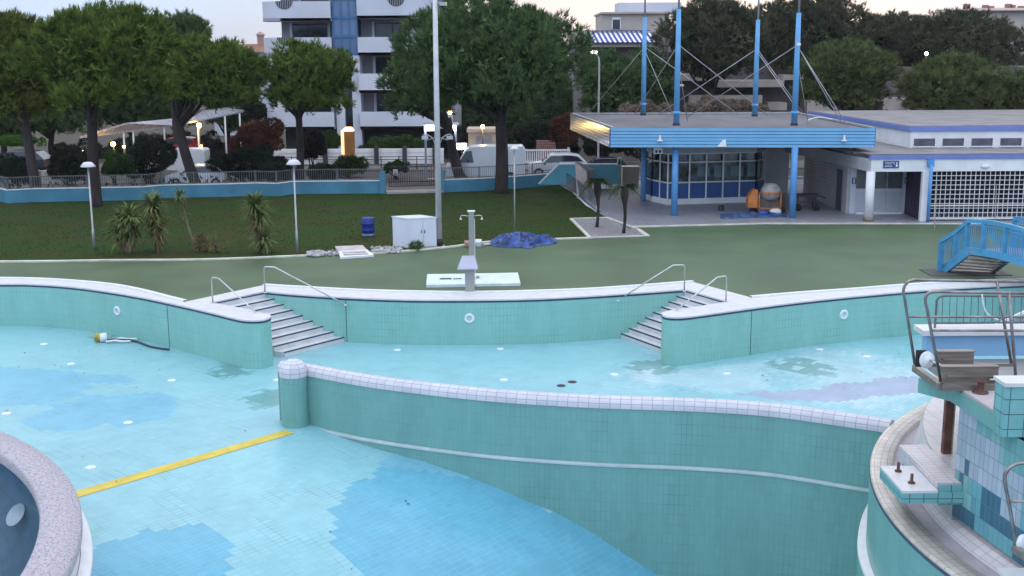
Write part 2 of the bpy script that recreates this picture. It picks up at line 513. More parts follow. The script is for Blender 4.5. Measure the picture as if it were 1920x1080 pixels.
    def sweep(s, rows, smooth=True, uv=True):
        """grid of points rows[i][j]; uv follow the lengths"""
        m, n = len(rows), len(rows[0])
        vs = [p for r in rows for p in r]
        al = [0]
        for i in range(1, m):
            al.append(al[-1] + (Vector(rows[i][n // 2]) - Vector(rows[i - 1][n // 2])).length)
        ac = [0]
        for j in range(1, n):
            ac.append(ac[-1] + (Vector(rows[0][j]) - Vector(rows[0][j - 1])).length)
        fs, us = [], []
        for i in range(m - 1):
            for j in range(n - 1):
                fs.append((i * n + j, (i + 1) * n + j, (i + 1) * n + j + 1, i * n + j + 1))
                us.append(((al[i], ac[j]), (al[i + 1], ac[j]), (al[i + 1], ac[j + 1]), (al[i], ac[j + 1])))
        return s.add(vs, fs, smooth, us if uv else None)

    def ball(s, c, r, nu=12, nv=8, sx=1, sy=1, sz=1):
        prof = [(max(1e-4, r * math.sin(PI * i / nv)), -r * math.cos(PI * i / nv)) for i in range(nv + 1)]
        o = len(s.v)
        s.lathe(prof, (0, 0, 0), nu, uvs=False)
        for i in range(o, len(s.v)):
            x, y, z = s.v[i]
            s.v[i] = (c[0] + x * sx, c[1] + y * sy, c[2] + z * sz)
        return s

    def build(s, name, m, parent=None, tris=None):
        me = bpy.data.meshes.new(name)
        me.from_pydata(s.v, [], s.f)
        me.polygons.foreach_set('use_smooth', s.sm)
        uvl = me.uv_layers.new(name='UVMap')
        buf = np.zeros(len(me.loops) * 2, dtype=np.float32)
        k = 0
        for i, f in enumerate(s.f):
            u = s.uv.get(i)
            if u is None:
                nrm = me.polygons[i].normal
                if abs(nrm.z) > 0.6:
                    u = [(s.v[j][0], s.v[j][1]) for j in f]
                else:
                    tx, ty = -nrm.y, nrm.x
                    l = math.hypot(tx, ty) or 1
                    u = [((s.v[j][0] * tx + s.v[j][1] * ty) / l, s.v[j][2]) for j in f]
            for a in u:
                buf[k] = a[0]
                buf[k + 1] = a[1]
                k += 2
        uvl.data.foreach_set('uv', buf)
        if s.col:
            ca = me.color_attributes.new('Col', 'FLOAT_COLOR', 'CORNER')
            cb = []
            for i, f in enumerate(s.f):
                cb += [*s.col[i], 1.0] * len(f)
            ca.data.foreach_set('color', cb)
        me.materials.append(m)
        return link(name, me, parent)


def link(name, me, parent=None):
    o = bpy.data.objects.new(name, me)
    C.objects.link(o)
    if parent:
        o.parent = parent
        o.matrix_parent_inverse = world_of(parent).inverted()
    return o


def world_of(o):
    m = Matrix.LocRotScale(o.location, o.rotation_euler, o.scale)
    if o.parent:
        return world_of(o.parent) @ o.matrix_parent_inverse @ m
    return m


def tag(o, label, cat, group=None):
    o['label'], o['category'] = label, cat
    if group:
        o['group'] = group
    return o


def thing(name, label, cat, loc=(0, 0, 0), group=None, rotz=0):
    o = bpy.data.objects.new(name, None)
    C.objects.link(o)
    o.location = loc
    o.rotation_euler = (0, 0, rotz)
    o.empty_display_size = 0.2
    return tag(o, label, cat, group)


def struct(o, kind='structure'):
    o['kind'] = kind
    return o


def dup(root, loc, label=None, rotz=0.0, scale=1.0):
    def cp(o, par):
        c = o.copy()
        C.objects.link(c)
        if par:
            c.parent = par
            c.matrix_parent_inverse = o.matrix_parent_inverse.copy()
        for ch in o.children:
            cp(ch, c)
        return c
    r = cp(root, None)
    r.location = loc
    r.rotation_euler = (0, 0, rotz)
    r.scale = (scale,) * 3
    if label:
        r['label'] = label
    return r


def spline(pts, n=8):
    """smooth plan line through points (Catmull-Rom)"""
    P = [Vector(p) for p in pts]
    P = [P[0] * 2 - P[1]] + P + [P[-1] * 2 - P[-2]]
    o = []
    for i in range(1, len(P) - 2):
        for k in range(n):
            t = k / n
            a, b, c, d = P[i - 1], P[i], P[i + 1], P[i + 2]
            o.append(0.5 * ((2 * b) + (c - a) * t + (2 * a - 5 * b + 4 * c - d) * t * t + (3 * b - a - 3 * c + d) * t ** 3))
    o.append(P[-2])
    return o


def Wl(pts, z=0.0):
    return [W(x, y, z) for x, y in pts]


def offset(line, d):
    o = []
    for i, p in enumerate(line):
        a, b = line[max(i - 1, 0)], line[min(i + 1, len(line) - 1)]
        t = Vector((b.x - a.x, b.y - a.y, 0)).normalized()
        o.append(Vector((p.x - t.y * d, p.y + t.x * d, p.z)))
    return o


def rib_thick(mb, line, z0, z1, th):
    """wall with a front, a back and a top"""
    b = offset(line, th)
    mb.ribbon(line, z0, z1)
    mb.ribbon(b, z0, z1, flip=True)
    mb.sweep([[(p.x, p.y, z1), (q.x, q.y, z1)] for p, q in zip(line, b)], False)
    for i in (0, -1):
        p, q = line[i], b[i]
        mb.add([(p.x, p.y, z0), (q.x, q.y, z0), (q.x, q.y, z1), (p.x, p.y, z1)], [(0, 1, 2, 3)])
    return mb


def tri_mesh(name, V, m, parent=None):
    """many loose leaf faces at once: V is (n,3,3)"""
    V = np.asarray(V, dtype=np.float32)
    n = len(V)
    me = bpy.data.meshes.new(name)
    me.vertices.add(n * 3)
    me.vertices.foreach_set('co', V.reshape(-1))
    me.loops.add(n * 3)
    me.loops.foreach_set('vertex_index', np.arange(n * 3, dtype=np.int32))
    me.polygons.add(n)
    me.polygons.foreach_set('loop_start', np.arange(0, n * 3, 3, dtype=np.int32))
    me.update(calc_edges=True)
    me.materials.append(m)
    return link(name, me, parent)


def unit(a):
    return a / np.maximum(np.linalg.norm(a, axis=-1, keepdims=True), 1e-6)


def tufts(rng, P, D, k, ln, wd, spread):
    """k thin blades fanned round direction D at every point P"""
    n = len(P)
    d = unit(D[:, None, :] + rng.normal(0, spread, (n, k, 3)))
    s = unit(np.cross(d, rng.normal(0, 1, (n, k, 3))))
    l = ln * rng.uniform(0.6, 1.25, (n, k, 1))
    b = P[:, None, :] + rng.normal(0, ln * 0.12, (n, k, 3))
    return np.stack([b - s * wd / 2, b + s * wd / 2, b + d * l], axis=2).reshape(-1, 3, 3)


def lobe_cloud(rng, lobes, n, core=0.25, under=-0.35):
    """points over the skin of overlapping lobes, with their outward directions"""
    c = np.array([l[:3] for l in lobes])
    r = np.array([l[3:6] for l in lobes])
    wgt = r[:, 0] * r[:, 1]
    idx = rng.choice(len(lobes), n * 3, p=wgt / wgt.sum())
    d = unit(rng.normal(0, 1, (n * 3, 3)))
    keep = d[:, 2] > under - rng.uniform(0, 0.5, n * 3)
    idx, d = idx[keep][:int(n * 1.5)], d[keep][:int(n * 1.5)]
    rad = 1 - rng.exponential(0.10, len(idx))[:, None]
    rad = np.clip(rad, core, 1.05)
    p = c[idx] + d * r[idx] * rad
    ins = np.zeros(len(p), bool)
    for j in range(len(lobes)):
        q = (p - c[j]) / r[j]
        ins |= (np.sum(q * q, axis=1) < 0.62) & (idx != j)
    p, d = p[~ins], d[~ins]
    return p[:n], unit(d)[:n]


def pine(name, label, cx, ytop, ybot, hw, Y, foot, m, seed, group='umbrella pines round the pool park', dens=1.0, flat=0.55, limb=True, trunk_r=0.28, gz=None,
         ox=0, blade=0.34):
    """stone pine: crown of needle tufts on lobes, forked trunk.  cx,ytop,ybot,hw: crown in the photo, Y: distance, foot: trunk foot px"""
    rng = np.random.default_rng(seed)
    top, bot = WY(cx, ytop, Y), WY(cx, ybot, Y)
    Rr = (WY(cx + hw, ytop, Y) - top).length
    z1, z0 = top.z, bot.z
    Hh = z1 - z0
    base = WY(foot[0], foot[1], Y)
    base.z = gz if gz is not None else -0.45
    cxw = top.x
    root = thing(name, label, 'tree', base, group)
    lobes = [(cxw, Y, z0 + Hh * 0.48, Rr * 0.70, Rr * 0.70, Hh * 0.44)]
    nl = 26
    for i in range(nl):
        a = i * 2.399 + rng.uniform(-0.3, 0.3)
        rr = math.sqrt((i + 0.5) / nl) * 0.80
        lr = Rr * rng.uniform(0.20, 0.36)
        dome = z0 + Hh * (0.28 + 0.60 * math.sqrt(max(0, 1 - rr * rr * 1.12)) ** 1.1)
        lobes.append((cxw + math.cos(a) * rr * Rr, Y + math.sin(a) * rr * Rr, dome - lr * 0.25 + rng.uniform(-.05, .03) * Hh, lr, lr, min(lr * flat * 1.35, Hh * 0.26)))
    for i in range(13):
        a = i * 2 * PI / 13 + rng.uniform(-.2, .2)
        rr = rng.uniform(0.50, 0.80)
        lr = Rr * rng.uniform(0.18, 0.28)
        lobes.append((cxw + math.cos(a) * rr * Rr, Y + math.sin(a) * rr * Rr, z0 + Hh * rng.uniform(.14, .40), lr, lr, min(lr * .8, Hh * .2)))
    area = Rr * Rr * 3.2 + Rr * Hh * 4
    n = int(np.clip(area * 38 * dens, 2200, 10500))
    kc = 9
    p, d = lobe_cloud(rng, lobes, max(200, n // kc))
    D = unit(d * 0.7 + np.array([0, 0, 0.9]))
    # every clump is a little upright brush of needle tufts
    sz = rng.uniform(0.7, 1.5, (len(p), 1, 1))
    off = rng.normal(0, 1, (len(p), kc, 3))
    off = off - (off @ D[:, :, None]) * D[:, None, :] * 0.5
    pp_ = (p[:, None, :] + off * 0.15 * sz + D[:, None, :] * rng.uniform(-.15, .2, (len(p), kc, 1)) * sz).reshape(-1, 3)
    DD = unit(D[:, None, :] + off * 0.22).reshape(-1, 3)
    T = tufts(rng, pp_, DD, 9, blade, 0.05, 0.36)
    # sparse darker inside twigs so the crown is not see-through
    q = rng.normal(0, 1, (int(n * 0.35), 3))
    q = unit(q) * rng.uniform(0.3, 0.9, (len(q), 1)) ** 0.5
    q = q * np.array([Rr * 0.8, Rr * 0.8, Hh * 0.42]) + np.array([cxw, Y, z0 + Hh * 0.5])
    T2 = tufts(rng, q, unit(rng.normal(0, 1, (len(q), 3))), 5, 0.5, 0.22, 0.8)
    tri_mesh('crown', np.concatenate([T, T2]), m, root)
    mb = MB()
    fork = Vector((base.x * 0.45 + cxw * 0.55 if abs(base.x - cxw) > 1.5 else (base.x + cxw * 0.15) / 1.15, Y, z0 + Hh * 0.05))
    if ox:
        fork.x = base.x + ox
    mid = base.lerp(fork, 0.5) + Vector((rng.uniform(-.2, .2), 0, 0))
    mb.tube(spline([base - Vector((0, 0, 0.15)), mid, fork], 5), [trunk_r * (1.25 if i == 0 else 1 - 0.28 * i / 10) for i in range(11)], 10)
    for i in range(9 if limb else 4):
        l = lobes[1 + (i * 5) % nl]
        e = Vector((l[0], l[1], l[2] - l[5] * 0.3))
        st = mid.lerp(fork, 0.55 + 0.45 * rng.uniform(0, 1))
        md = st.lerp(e, 0.5) + Vector((0, 0, -0.10 * (e - st).length))
        mb.tube(spline([st, md, e], 4), trunk_r * 0.42, 6, r1=0.04)
    mb.build('trunk', BARK, root)
    return root


def shrub(name, label, px0, px1, py0, py1, Y, m, seed, cat='shrub', group=None, n=1500, leaf=0.16, k=5, gz=-0.45, depth=None, stem=True, wd=0.07):
    rng = np.random.default_rng(seed)
    a, b = WY(px0, py0, Y), WY(px1, py0, Y)
    zt, zb = a.z, WY(px0, py1, Y).z
    cx, hw = (a.x + b.x) / 2, (b.x - a.x) / 2
    dp = depth or min(hw, 1.6)
    root = thing(name, label, cat, (cx, Y, min(gz, zb)), group)
    lobes = []
    hh = zt - zb
    nl = int(np.clip(9 + hw / max(0.3, hh) * 8, 10, 34))
    for i in range(nl):
        lr = min(hw * .8, hh / 2) * rng.uniform(0.22, 0.50)
        x = cx + (hw - lr * 0.8) * (2 * (i + rng.uniform(0, 1)) / nl - 1)
        f = abs(x - cx) / hw
        z = zb + lr * 0.5 + max(0, hh - 1.5 * lr) * rng.uniform(0.0, 1.0) * (1 - .45 * f * f)
        lobes.append((x, Y + rng.uniform(-.6, .6) * dp, z, lr * rng.uniform(.8, 1.2), lr, lr * rng.uniform(.8, 1.25)))
    lobes.append((cx, Y, zb + hh * .42, hw * 0.70, dp * 0.7, hh * 0.36))
    p, d = lobe_cloud(rng, lobes, n, under=-0.9)
    T = tufts(rng, p, d, k, leaf, wd, 0.7)
    tri_mesh('foliage', T, m, root)
    if stem:
        mb = MB()
        for i in range(4):
            l = lobes[i % nl]
            mb.tube([(cx + rng.uniform(-.15, .15) * hw, Y, gz), (l[0], l[1], l[2])], 0.05, 6, r1=0.015)
        mb.build('stem', BARK, root)
    return root


# ================================================================== SETTING
GY = -0.45                                  # street level behind the fence
mb = MB()
for x0, x1, y0, y1 in ((-900, -45, -60, 1500), (60, 900, -60, 1500), (-45, 60, 70, 1500), (-45, 60, -60, 4)):
    mb.add([(x0, y0, GY - .02), (x1, y0, GY - .02), (x1, y1, GY - .02), (x0, y1, GY - .02)], [(0, 1, 2, 3)])
struct(mb.build('ground', EARTH))

# ---- pool floor: one sheet of tiles, level to the yellow line, then falling away
P0 = W(550, 812, -1.5)
a_ = (W(550, 812, -1.5) - W(145, 933, -1.5)).normalized()
b_ = Vector((a_.y, -a_.x, 0))
prof_d = [0, 0.4, 1.85, 3.3, 4.4, 5.4, 6.46, 7.26, 7.9, 8.5, 10, 40]
prof_z = [-1.5, -1.55, -1.74, -1.90, -2.12, -2.45, -2.87, -3.35, -3.86, -4.3, -4.6, -4.6]
div_front = spline(Wl([(520, 683), (575, 690), (700, 712), (900, 735), (1100, 748), (1300, 755), (1450, 765), (1600, 785), (1668, 795), (1760, 812)], 0.05), 8)
_dx = np.array([p.x for p in div_front])
_dy = np.array([p.y for p in div_front])


def floor_z(x, y):
    d = (Vector((x, y, 0)) - P0).dot(b_)
    behind = y > np.interp(x, _dx, _dy) + 0.2 and x > _dx[0]
    if x > 8.3 and y > 24:
        behind = True
    if d <= 0 or behind:
        return -1.5
    return float(np.interp(d, prof_d, prof_z))


def blob(x, y, pts, k=0.9):
    """how deep a point lies in a patch of coloured tiles"""
    v = -9
    for cx, cy, rx, ry in pts:
        v = max(v, 1 - ((x - cx) / rx) ** 2 - ((y - cy) / ry) ** 2)
    return v + k * (noise.noise((x * 0.55, y * 0.55, 3.1))) + 0.35 * noise.noise((x * 1.7, y * 1.7, 9))


def patch(px0, px1, py0, py1, z=-1.5):
    c = W((px0 + px1) / 2, (py0 + py1) / 2, z)
    return (c.x, c.y, abs(W(px1, (py0 + py1) / 2, z).x - c.x), abs(W(px0, py0, z).y - c.y))


BLUE_P = [patch(-260, 215, 690, 770), patch(60, 330, 735, 800), patch(180, 420, 1045, 1190, -2.6), patch(700, 1080, 905, 1010, -2.9), patch(620, 1120, 960, 1150, -3.3), patch(1000, 1230, 945, 1090, -3.4), patch(1010, 1290, 930, 1110, -4.0)]
WHITE_P = [patch(1390, 1800, 655, 760), patch(1150, 1500, 680, 735)]
LILAC_P = [patch(1380, 1640, 729, 752), patch(1530, 1720, 717, 743), patch(1640, 1790, 706, 730)]
ALGAE = [patch(1440, 1560, 665, 710), patch(1170, 1300, 676, 700), patch(362, 470, 675, 708), patch(420, 560, 725, 775), patch(170, 290, 622, 645)]
AQUA_P = [patch(330, 520, 770, 880)]
mb = MB()
mb.col = []
rng = np.random.default_rng(3)
da, db = 0.25, 0.125
orig = P0
# clip: keep tiles that some view could see
for i in range(-100, 112):
    for j in range(-190, 150):
        q = orig + a_ * ((i + .5) * da) + b_ * ((j + .5) * db)
        x, y = q.x, q.y
        if not (-21 < x < 21 and 11 < y < 47):
            continue
        if abs(x) > y * 0.62 + 0.5:
            continue
        c0 = orig + a_ * (i * da) + b_ * (j * db)
        c1, c2, c3 = c0 + a_ * da, c0 + a_ * da + b_ * db, c0 + b_ * db
        zs = [floor_z(p.x, p.y) for p in (c0, c1, c2, c3)]
        aqua = np.array((0.258, 0.515, 0.572))
        col = aqua
        bl = blob(x, y, BLUE_P)
        wh = blob(x, y, WHITE_P, 0.7) + rng.normal(0, 0.12)
        li = blob(x, y, LILAC_P, 0.3)
        if wh > 0:
            k_ = min(1, wh / 0.75)
            k_ = round(k_ * 3) / 3
            col = aqua * (1 - k_) + np.array((0.43, 0.60, 0.66)) * k_
        if li > 0.1:
            col = np.array((0.34, 0.375, 0.52))
        if bl > 0.15 and wh < 0:
            col = np.array((0.125, 0.40, 0.55)) if y < 27.5 else np.array((0.182, 0.455, 0.60))  # deep-end blue tiles made darker; the pit's shade is in the colour
        al = blob(x, y, ALGAE, 1.3)
        if al > 0.2 and noise.noise((x * 2.3, y * 2.3, 5)) > -0.25:
            col = col * np.array((0.66, 0.76, 0.73)) if al < 0.5 else col * np.array((0.50, 0.60, 0.54))
        col = col * (1 + rng.normal(0, 0.022)) * (1 + 0.05 * noise.noise((x * .3, y * .3, 0)))
        u0, v0 = i * da, j * db
        mb.add([(c.x, c.y, z) for c, z in zip((c3, c2, c1, c0), zs[::-1])], [(0, 1, 2, 3)],
               uvs=[((u0, v0 + db), (u0 + da, v0 + db), (u0 + da, v0), (u0, v0))])
        mb.col.append(tuple(float(c) for c in np.clip(col, 0, 0.9)))
struct(mb.build('pool_floor', FLOORT))
# side / back closure of the pit well outside the picture
mb = MB()
y0 = W(145, 933, -1.496)
lm = spline(Wl([(-260, 1053), (145, 933), (350, 872), (552, 812)], -1.494), 4)
lw = offset(lm, 0.40)
mb.sweep([[p, Vector((q.x, q.y, -1.494))] for p, q in zip(lw, lm)], False)
lane = struct(mb.build('lane_marking', YELLOW))

# ---- green deck, lawn, terrace
left_back = spline(Wl([(-420, 533), (-200, 526), (0, 524.5), (100, 527), (200, 535), (260, 545), (320, 560), (352, 568)]), 6)
cen_back = spline(Wl([(497, 537), (560, 541), (700, 548), (880, 551), (1060, 547), (1180, 540), (1297, 531)]), 6)
right_back = spline(Wl([(1405, 560), (1500, 552), (1600, 545), (1700, 537), (1800, 531), (1920, 527), (2150, 522)]), 6)
kerb_l = Wl([(-700, 495), (0, 492.5), (200, 490), (400, 488), (575, 481), (700, 477), (790, 470), (860, 463), (920, 455), (1050, 449.5), (1110, 447.5)])
kerb_r = Wl([(1180, 427), (1440, 421), (1790, 421.5), (1920, 422), (2500, 424)])
bed = Wl([(1073, 411), (1110, 447.5), (1219, 444), (1203, 433), (1180, 430), (1140, 409)])
mb = MB()
deck_poly = left_back + cen_back + right_back + list(reversed(kerb_r)) + [W(1203, 433), W(1219, 444), W(1110, 447.5)] + list(reversed(kerb_l))
mb.prism([(p.x, p.y) for p in deck_poly], -0.3, 0.0, sides=False)
struct(mb.build('green_deck', DECK))

wall_px = [(-600, 384), (0, 378), (15, 381.5), (60, 379), (165, 377), (268, 375), (305, 371.5), (425, 369), (480, 367), (520, 368), (550, 364), (716, 362.5), (820, 359), (829, 361), (900, 358), (950, 355), (1000, 351), (1050, 346.5)]
wall_line = Wl(wall_px)
mb = MB()
lawn_edge = Wl([(1050, 346.5), (1075, 362), (1098, 385), (1140, 409), (1073, 411), (1110, 447.5)])
lp = list(kerb_l) + list(reversed(lawn_edge[:-1])) + list(reversed(wall_line[:-1]))
lp = [(p.x, p.y) for p in lp]
mb.prism(lp, -0.3, 0.0, sides=False)
struct(mb.build('lawn', LAWN))


def in_poly(x, y, poly):
    c = False
    n = len(poly)
    for i in range(n):
        (x1, y1), (x2, y2) = poly[i], poly[i - 1]
        if (y1 > y) != (y2 > y) and x < (x2 - x1) * (y - y1) / (y2 - y1) + x1:
            c = not c
    return c


rng = np.random.default_rng(11)
pts = []
while len(pts) < 12000:
    x, y = rng.uniform(-28, 5), rng.uniform(45, 70)
    if noise.noise((x * .5, y * .5, 0)) + noise.noise((x * 2, y * 2, 4)) * .6 > rng.uniform(-.7, .5) and in_poly(x, y, lp):
        pts.append((x, y, -0.01))
pts = np.array(pts)
g = tri_mesh('grass', tufts(rng, pts, np.tile(np.array([0, 0, 1.0]), (len(pts), 1)), 4, 0.055, 0.028, 0.6), GRASS)
struct(g, 'stuff')

mb = MB()
terr_poly = [W(1180, 428), W(1440, 421), W(1790, 421.5), W(1920, 422), W(2500, 424), Vector((60, 75, 0)), Vector((4, 75, 0)), W(1075, 345), W(1098, 380), W(1140, 409)]
mb.prism([(p.x, p.y) for p in terr_poly], -0.3, 0.02, sides=True)
struct(mb.build('terrace', TERR))
mb = MB()
mb.prism([(p.x, p.y) for p in bed], -0.3, 0.025, sides=True)
struct(mb.build('gravel_bed', GRAVEL))


def strip(line, wd, z0, z1):
    m = MB()
    o = offset(line, wd)
    m.sweep([[(p.x, p.y, z1), (q.x, q.y, z1)] for p, q in zip(line, o)], False)
    m.ribbon(line, z0, z1, smooth=False)
    m.ribbon(o, z0, z1, flip=True, smooth=False)
    return m


struct(strip(spline(kerb_l, 3), 0.22, -0.1, 0.055).build('kerb', KERB))
struct(strip(kerb_r, 0.2, -0.1, 0.06).build('kerb', KERB))
bk = strip([bed[0], bed[1]], -0.15, -0.1, 0.06)
for a, b in ((1, 2), (2, 3), (3, 5), (5, 0)):
    t = strip([bed[a], bed[b]], 0.22 if a == 2 else 0.14, -0.1, 0.061 + 0.002 * a)
    bk.add(t.v, t.f)
struct(bk.build('kerb', KERB))

# ---- street beyond the fence
mb = MB()
mb.bx(-140, 140, 76, 86, GY - .3, GY)
struct(mb.build('road', ASPH))
mb = MB()
mb.bx(-140, 140, 70.5, 75.9, GY - .3, GY + .12)
mb.bx(-140, 140, 86.1, 92, GY - .3, GY + .12)
struct(mb.build('pavement', PAVE))
mb = MB()
for k in range(-20, 24):
    mb.bx(k * 6, k * 6 + 3, 80.9, 81.05, GY - .01, GY + .005)
struct(mb.build('road_marking', WHITEP))

# ================================================================== POOL WALLS
ZC = 0.06


def ringlight(px, py, z, parent, nrm):
    """round flange light set in the wall"""
    p = W(px, py, z)
    return p


def wall_light(center, nrm, parent):
    nrm = Vector(nrm).normalized()
    t = Vector((-nrm.y, nrm.x, 0))
    up = Vector((0, 0, 1))
    m = MB()
    prof = [(0.085, 0.012), (0.09, 0.035), (0.16, 0.035), (0.175, 0.004)]
    vs, fs = [], []
    n = 20
    for r, h in prof:
        for k in range(n):
            a = 2 * PI * k / n
            vs.append(center + nrm * h + t * (r * math.cos(a)) + up * (r * math.sin(a)))
    for i in range(3):
        for k in range(n):
            fs.append((i * n + k, i * n + (k + 1) % n, (i + 1) * n + (k + 1) % n, (i + 1) * n + k))
    m.add(vs, fs, True)
    lt = m.build('wall_light', PLASTIC_W, parent)
    m = MB()
    m.add([center + nrm * 0.014 + t * (0.088 * math.cos(2 * PI * k / n)) + up * (0.088 * math.sin(2 * PI * k / n)) for k in range(n)], [tuple(range(n))])
    m.build('lens', mat('frosted lens', (0.42, 0.60, 0.66), 0.2, var=0.1), lt)


def pool_wall(label, front, top_poly, zb, lip_line=None, light=None, joints=()):
    """tiled wall below a pale coping, with a navy line under the edge"""
    root = thing('pool_wall', label, 'pool wall', (front[len(front) // 2].x, front[len(front) // 2].y, zb), 'walls of the shallow basin')
    m = MB()
    m.ribbon(front, zb, 0.0)
    m.build('tiled_wall', TEAL_LIT, root)
    m = MB()
    m.ribbon(offset(front, -0.012), -0.045, 0.012)
    m.sweep([[(p.x, p.y, 0.012), (q.x, q.y, 0.012)] for p, q in zip(offset(front, -0.012), offset(front, 0.05))], False)
    m.sweep([[(q.x, q.y, -0.045), (p.x, p.y, -0.045)] for p, q in zip(offset(front, -0.012), offset(front, 0.05))], False)
    m.build('trim_line', NAVY, root)
    m = MB()
    m.prism([(p[0], p[1]) for p in top_poly], 0.012, ZC)
    m.build('coping', COPE, root)
    if lip_line:
        m = strip(lip_line, -0.16, 0.0, ZC + 0.05)
        m.build('coping_lip', LIP, root)
    if light:
        wall_light(*light, root)
    for px, py in joints:
        q, n_ = on_line(px, py, front)
        m = MB()
        m.beam(Vector((q.x, q.y, -1.5)) + n_ * .003, Vector((q.x, q.y, -.05)) + n_ * .003, 0.017, 0.012)
        m.build('expansion_joint', mat('dark joint filler', (0.03, 0.07, 0.08), .8), root)
    return root


front_l = spline(Wl([(-420, 545), (-200, 537), (0, 535), (60, 535.5), (130, 540), (200, 549), (270, 561), (340, 576), (400, 590), (445, 601), (470, 604), (492, 603), (505, 599), (508, 595.5), (503, 592), (482, 588), (465, 583), (430, 576.5), (397, 570)]), 5)
stL0, stR0 = W(396, 570), W(497, 549)
lb = [Vector(p) for p in left_back]
top_l = lb + [W(497, 537), stR0, stL0] + list(reversed(front_l))
lp_, ln_ = W(220, 583, -0.0), None


def on_line(px, py, line):
    """point of a plan line hit by the sight line, with the outward normal"""
    d = _ray(px, py)
    best = None
    for i in range(len(line) - 1):
        p, q = line[i], line[i + 1]
        ex, ey = q.x - p.x, q.y - p.y
        det = d.x * -ey + ex * d.y
        if abs(det) < 1e-9:
            continue
        t = (p.x * -ey + ex * p.y) / det
        s_ = (d.x * p.y - d.y * p.x) / det
        if -0.001 <= s_ <= 1.001 and t > 0:
            if best is None or t < best[0]:
                best = (t, Vector((ey, -ex, 0)).normalized())
    t, n = best
    pt = Vector((0, 0, CH)) + d * t
    if n.dot(Vector((0, 0, CH)) - pt) < 0:
        n = -n
    return pt, n


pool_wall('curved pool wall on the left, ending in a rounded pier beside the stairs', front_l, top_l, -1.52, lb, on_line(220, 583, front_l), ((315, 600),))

front_c = spline(Wl([(497, 549.5), (560, 555), (650, 560.5), (760, 564.5), (880, 565), (1000, 563), (1100, 558), (1200, 551.5), (1283, 545.5)]), 6)
cb = [Vector(p) for p in cen_back]
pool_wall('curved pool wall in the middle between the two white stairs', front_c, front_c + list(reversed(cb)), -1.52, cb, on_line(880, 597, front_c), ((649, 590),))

front_r = spline(Wl([(1364, 568.5), (1312, 577), (1262, 584), (1244, 588.5), (1241, 592.5), (1250, 597), (1278, 598), (1320, 593), (1400, 582), (1500, 569), (1600, 558.5), (1700, 549.5), (1800, 542.5), (1920, 536.5), (2150, 528)]), 5)
rb = [Vector(p) for p in right_back]
top_r = [W(1283, 545.5), W(1297, 531)] + rb + list(reversed(front_r))
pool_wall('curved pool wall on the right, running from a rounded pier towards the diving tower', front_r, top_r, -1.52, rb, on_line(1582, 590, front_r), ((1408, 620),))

# ---- stairs


def stairs(label, R0, R8, L0, inset):
    root = thing('pool_stairs', label, 'stairs', (L0.x, L0.y, -1.5), 'white stairs into the basin')
    d = (Vector((R8.x, R8.y, 0)) - Vector((R0.x, R0.y, 0))) / 8
    l0, r0 = Vector((L0.x, L0.y, 0)), Vector((R0.x, R0.y, 0))
    ac = (r0 - l0).normalized()
    l0 = l0 - ac * inset          # bury the ends in the pier
    dn = d.normalized()
    for i in range(9):
        z = -0.1667 * i
        a, b = l0 + d * i, r0 + d * i
        m = MB()
        back = 0.06 if i else 0.3
        q = [a - d * 1.04 - dn * 0.0, b - d * 1.04, b, a] if i else [a - dn * .3, b - dn * .3, b, a]
        zt = z if i else 0.005
        m.prism([(p.x, p.y) for p in q], -1.52, zt)
        st = m.build('step', STEPW, root)
        m = MB()
        e0, e1 = a + dn * 0.012, b + dn * 0.012
        q = [a - dn * 0.055, b - dn * 0.055, e1, e0]
        m.prism([(p.x, p.y) for p in q], zt - 0.03, zt + 0.004, bottom=True)
        m.build('nosing', NAVY, st)
    return root


stairs('white pool stairs with dark nosings on the left, beside the left rounded pier', W(497.5, 549.5), W(653, 630, -1.333), W(396, 570), 0.5)
stairs('white pool stairs with dark nosings on the right, beside the right rounded pier', W(1283, 545.5), W(1156, 622, -1.333), W(1362, 568), 0.5)


def handrail(label, foot, top, bend, end, zf, zt, zend):
    f = W(*foot, zf)
    tp = Vector((f.x, f.y, zt))
    e = W(*end, zend)
    dr = Vector((e.x - f.x, e.y - f.y, 0)).normalized()
    b1 = tp + dr * 0.42 + Vector((0, 0, 0.0))
    path = [f, tp - Vector((0, 0, 0.10)), tp - Vector((0, 0, 0.03)) + dr * 0.02, tp + dr * 0.08, b1 - dr * 0.12, b1, b1.lerp(e, 0.06), e]
    m = MB()
    m.tube(path, 0.024, 10)
    root = thing('handrail', label, 'handrail', f, 'steel handrails of the pool stairs')
    m.build('rail', STEEL, root)
    m = MB()
    m.lathe([(0.001, 0.03), (0.06, 0.03), (0.065, 0.0)], f, 14)
    m.build('flange', STEEL, root)
    m = MB()
    m.lathe([(0.001, 0.02), (0.05, 0.02), (0.055, -0.02)], e, 14)
    m.build('flange', STEEL, root)


handrail('steel handrail on the left pier at the left stairs', (399, 569), 0, 0, (481, 587), ZC, 0.95, ZC + 0.01)
handrail('longer steel handrail of the left stairs, fixed to the middle pool wall', (497, 549), 0, 0, (648, 571.5), ZC, 0.98, -0.17)
handrail('longer steel handrail of the right stairs, fixed to the middle pool wall', (1283, 546), 0, 0, (1158, 563), ZC, 0.98, -0.17)
handrail('steel handrail on the right pier at the right stairs', (1361, 567), 0, 0, (1266, 583), ZC, 0.95, ZC + 0.01)

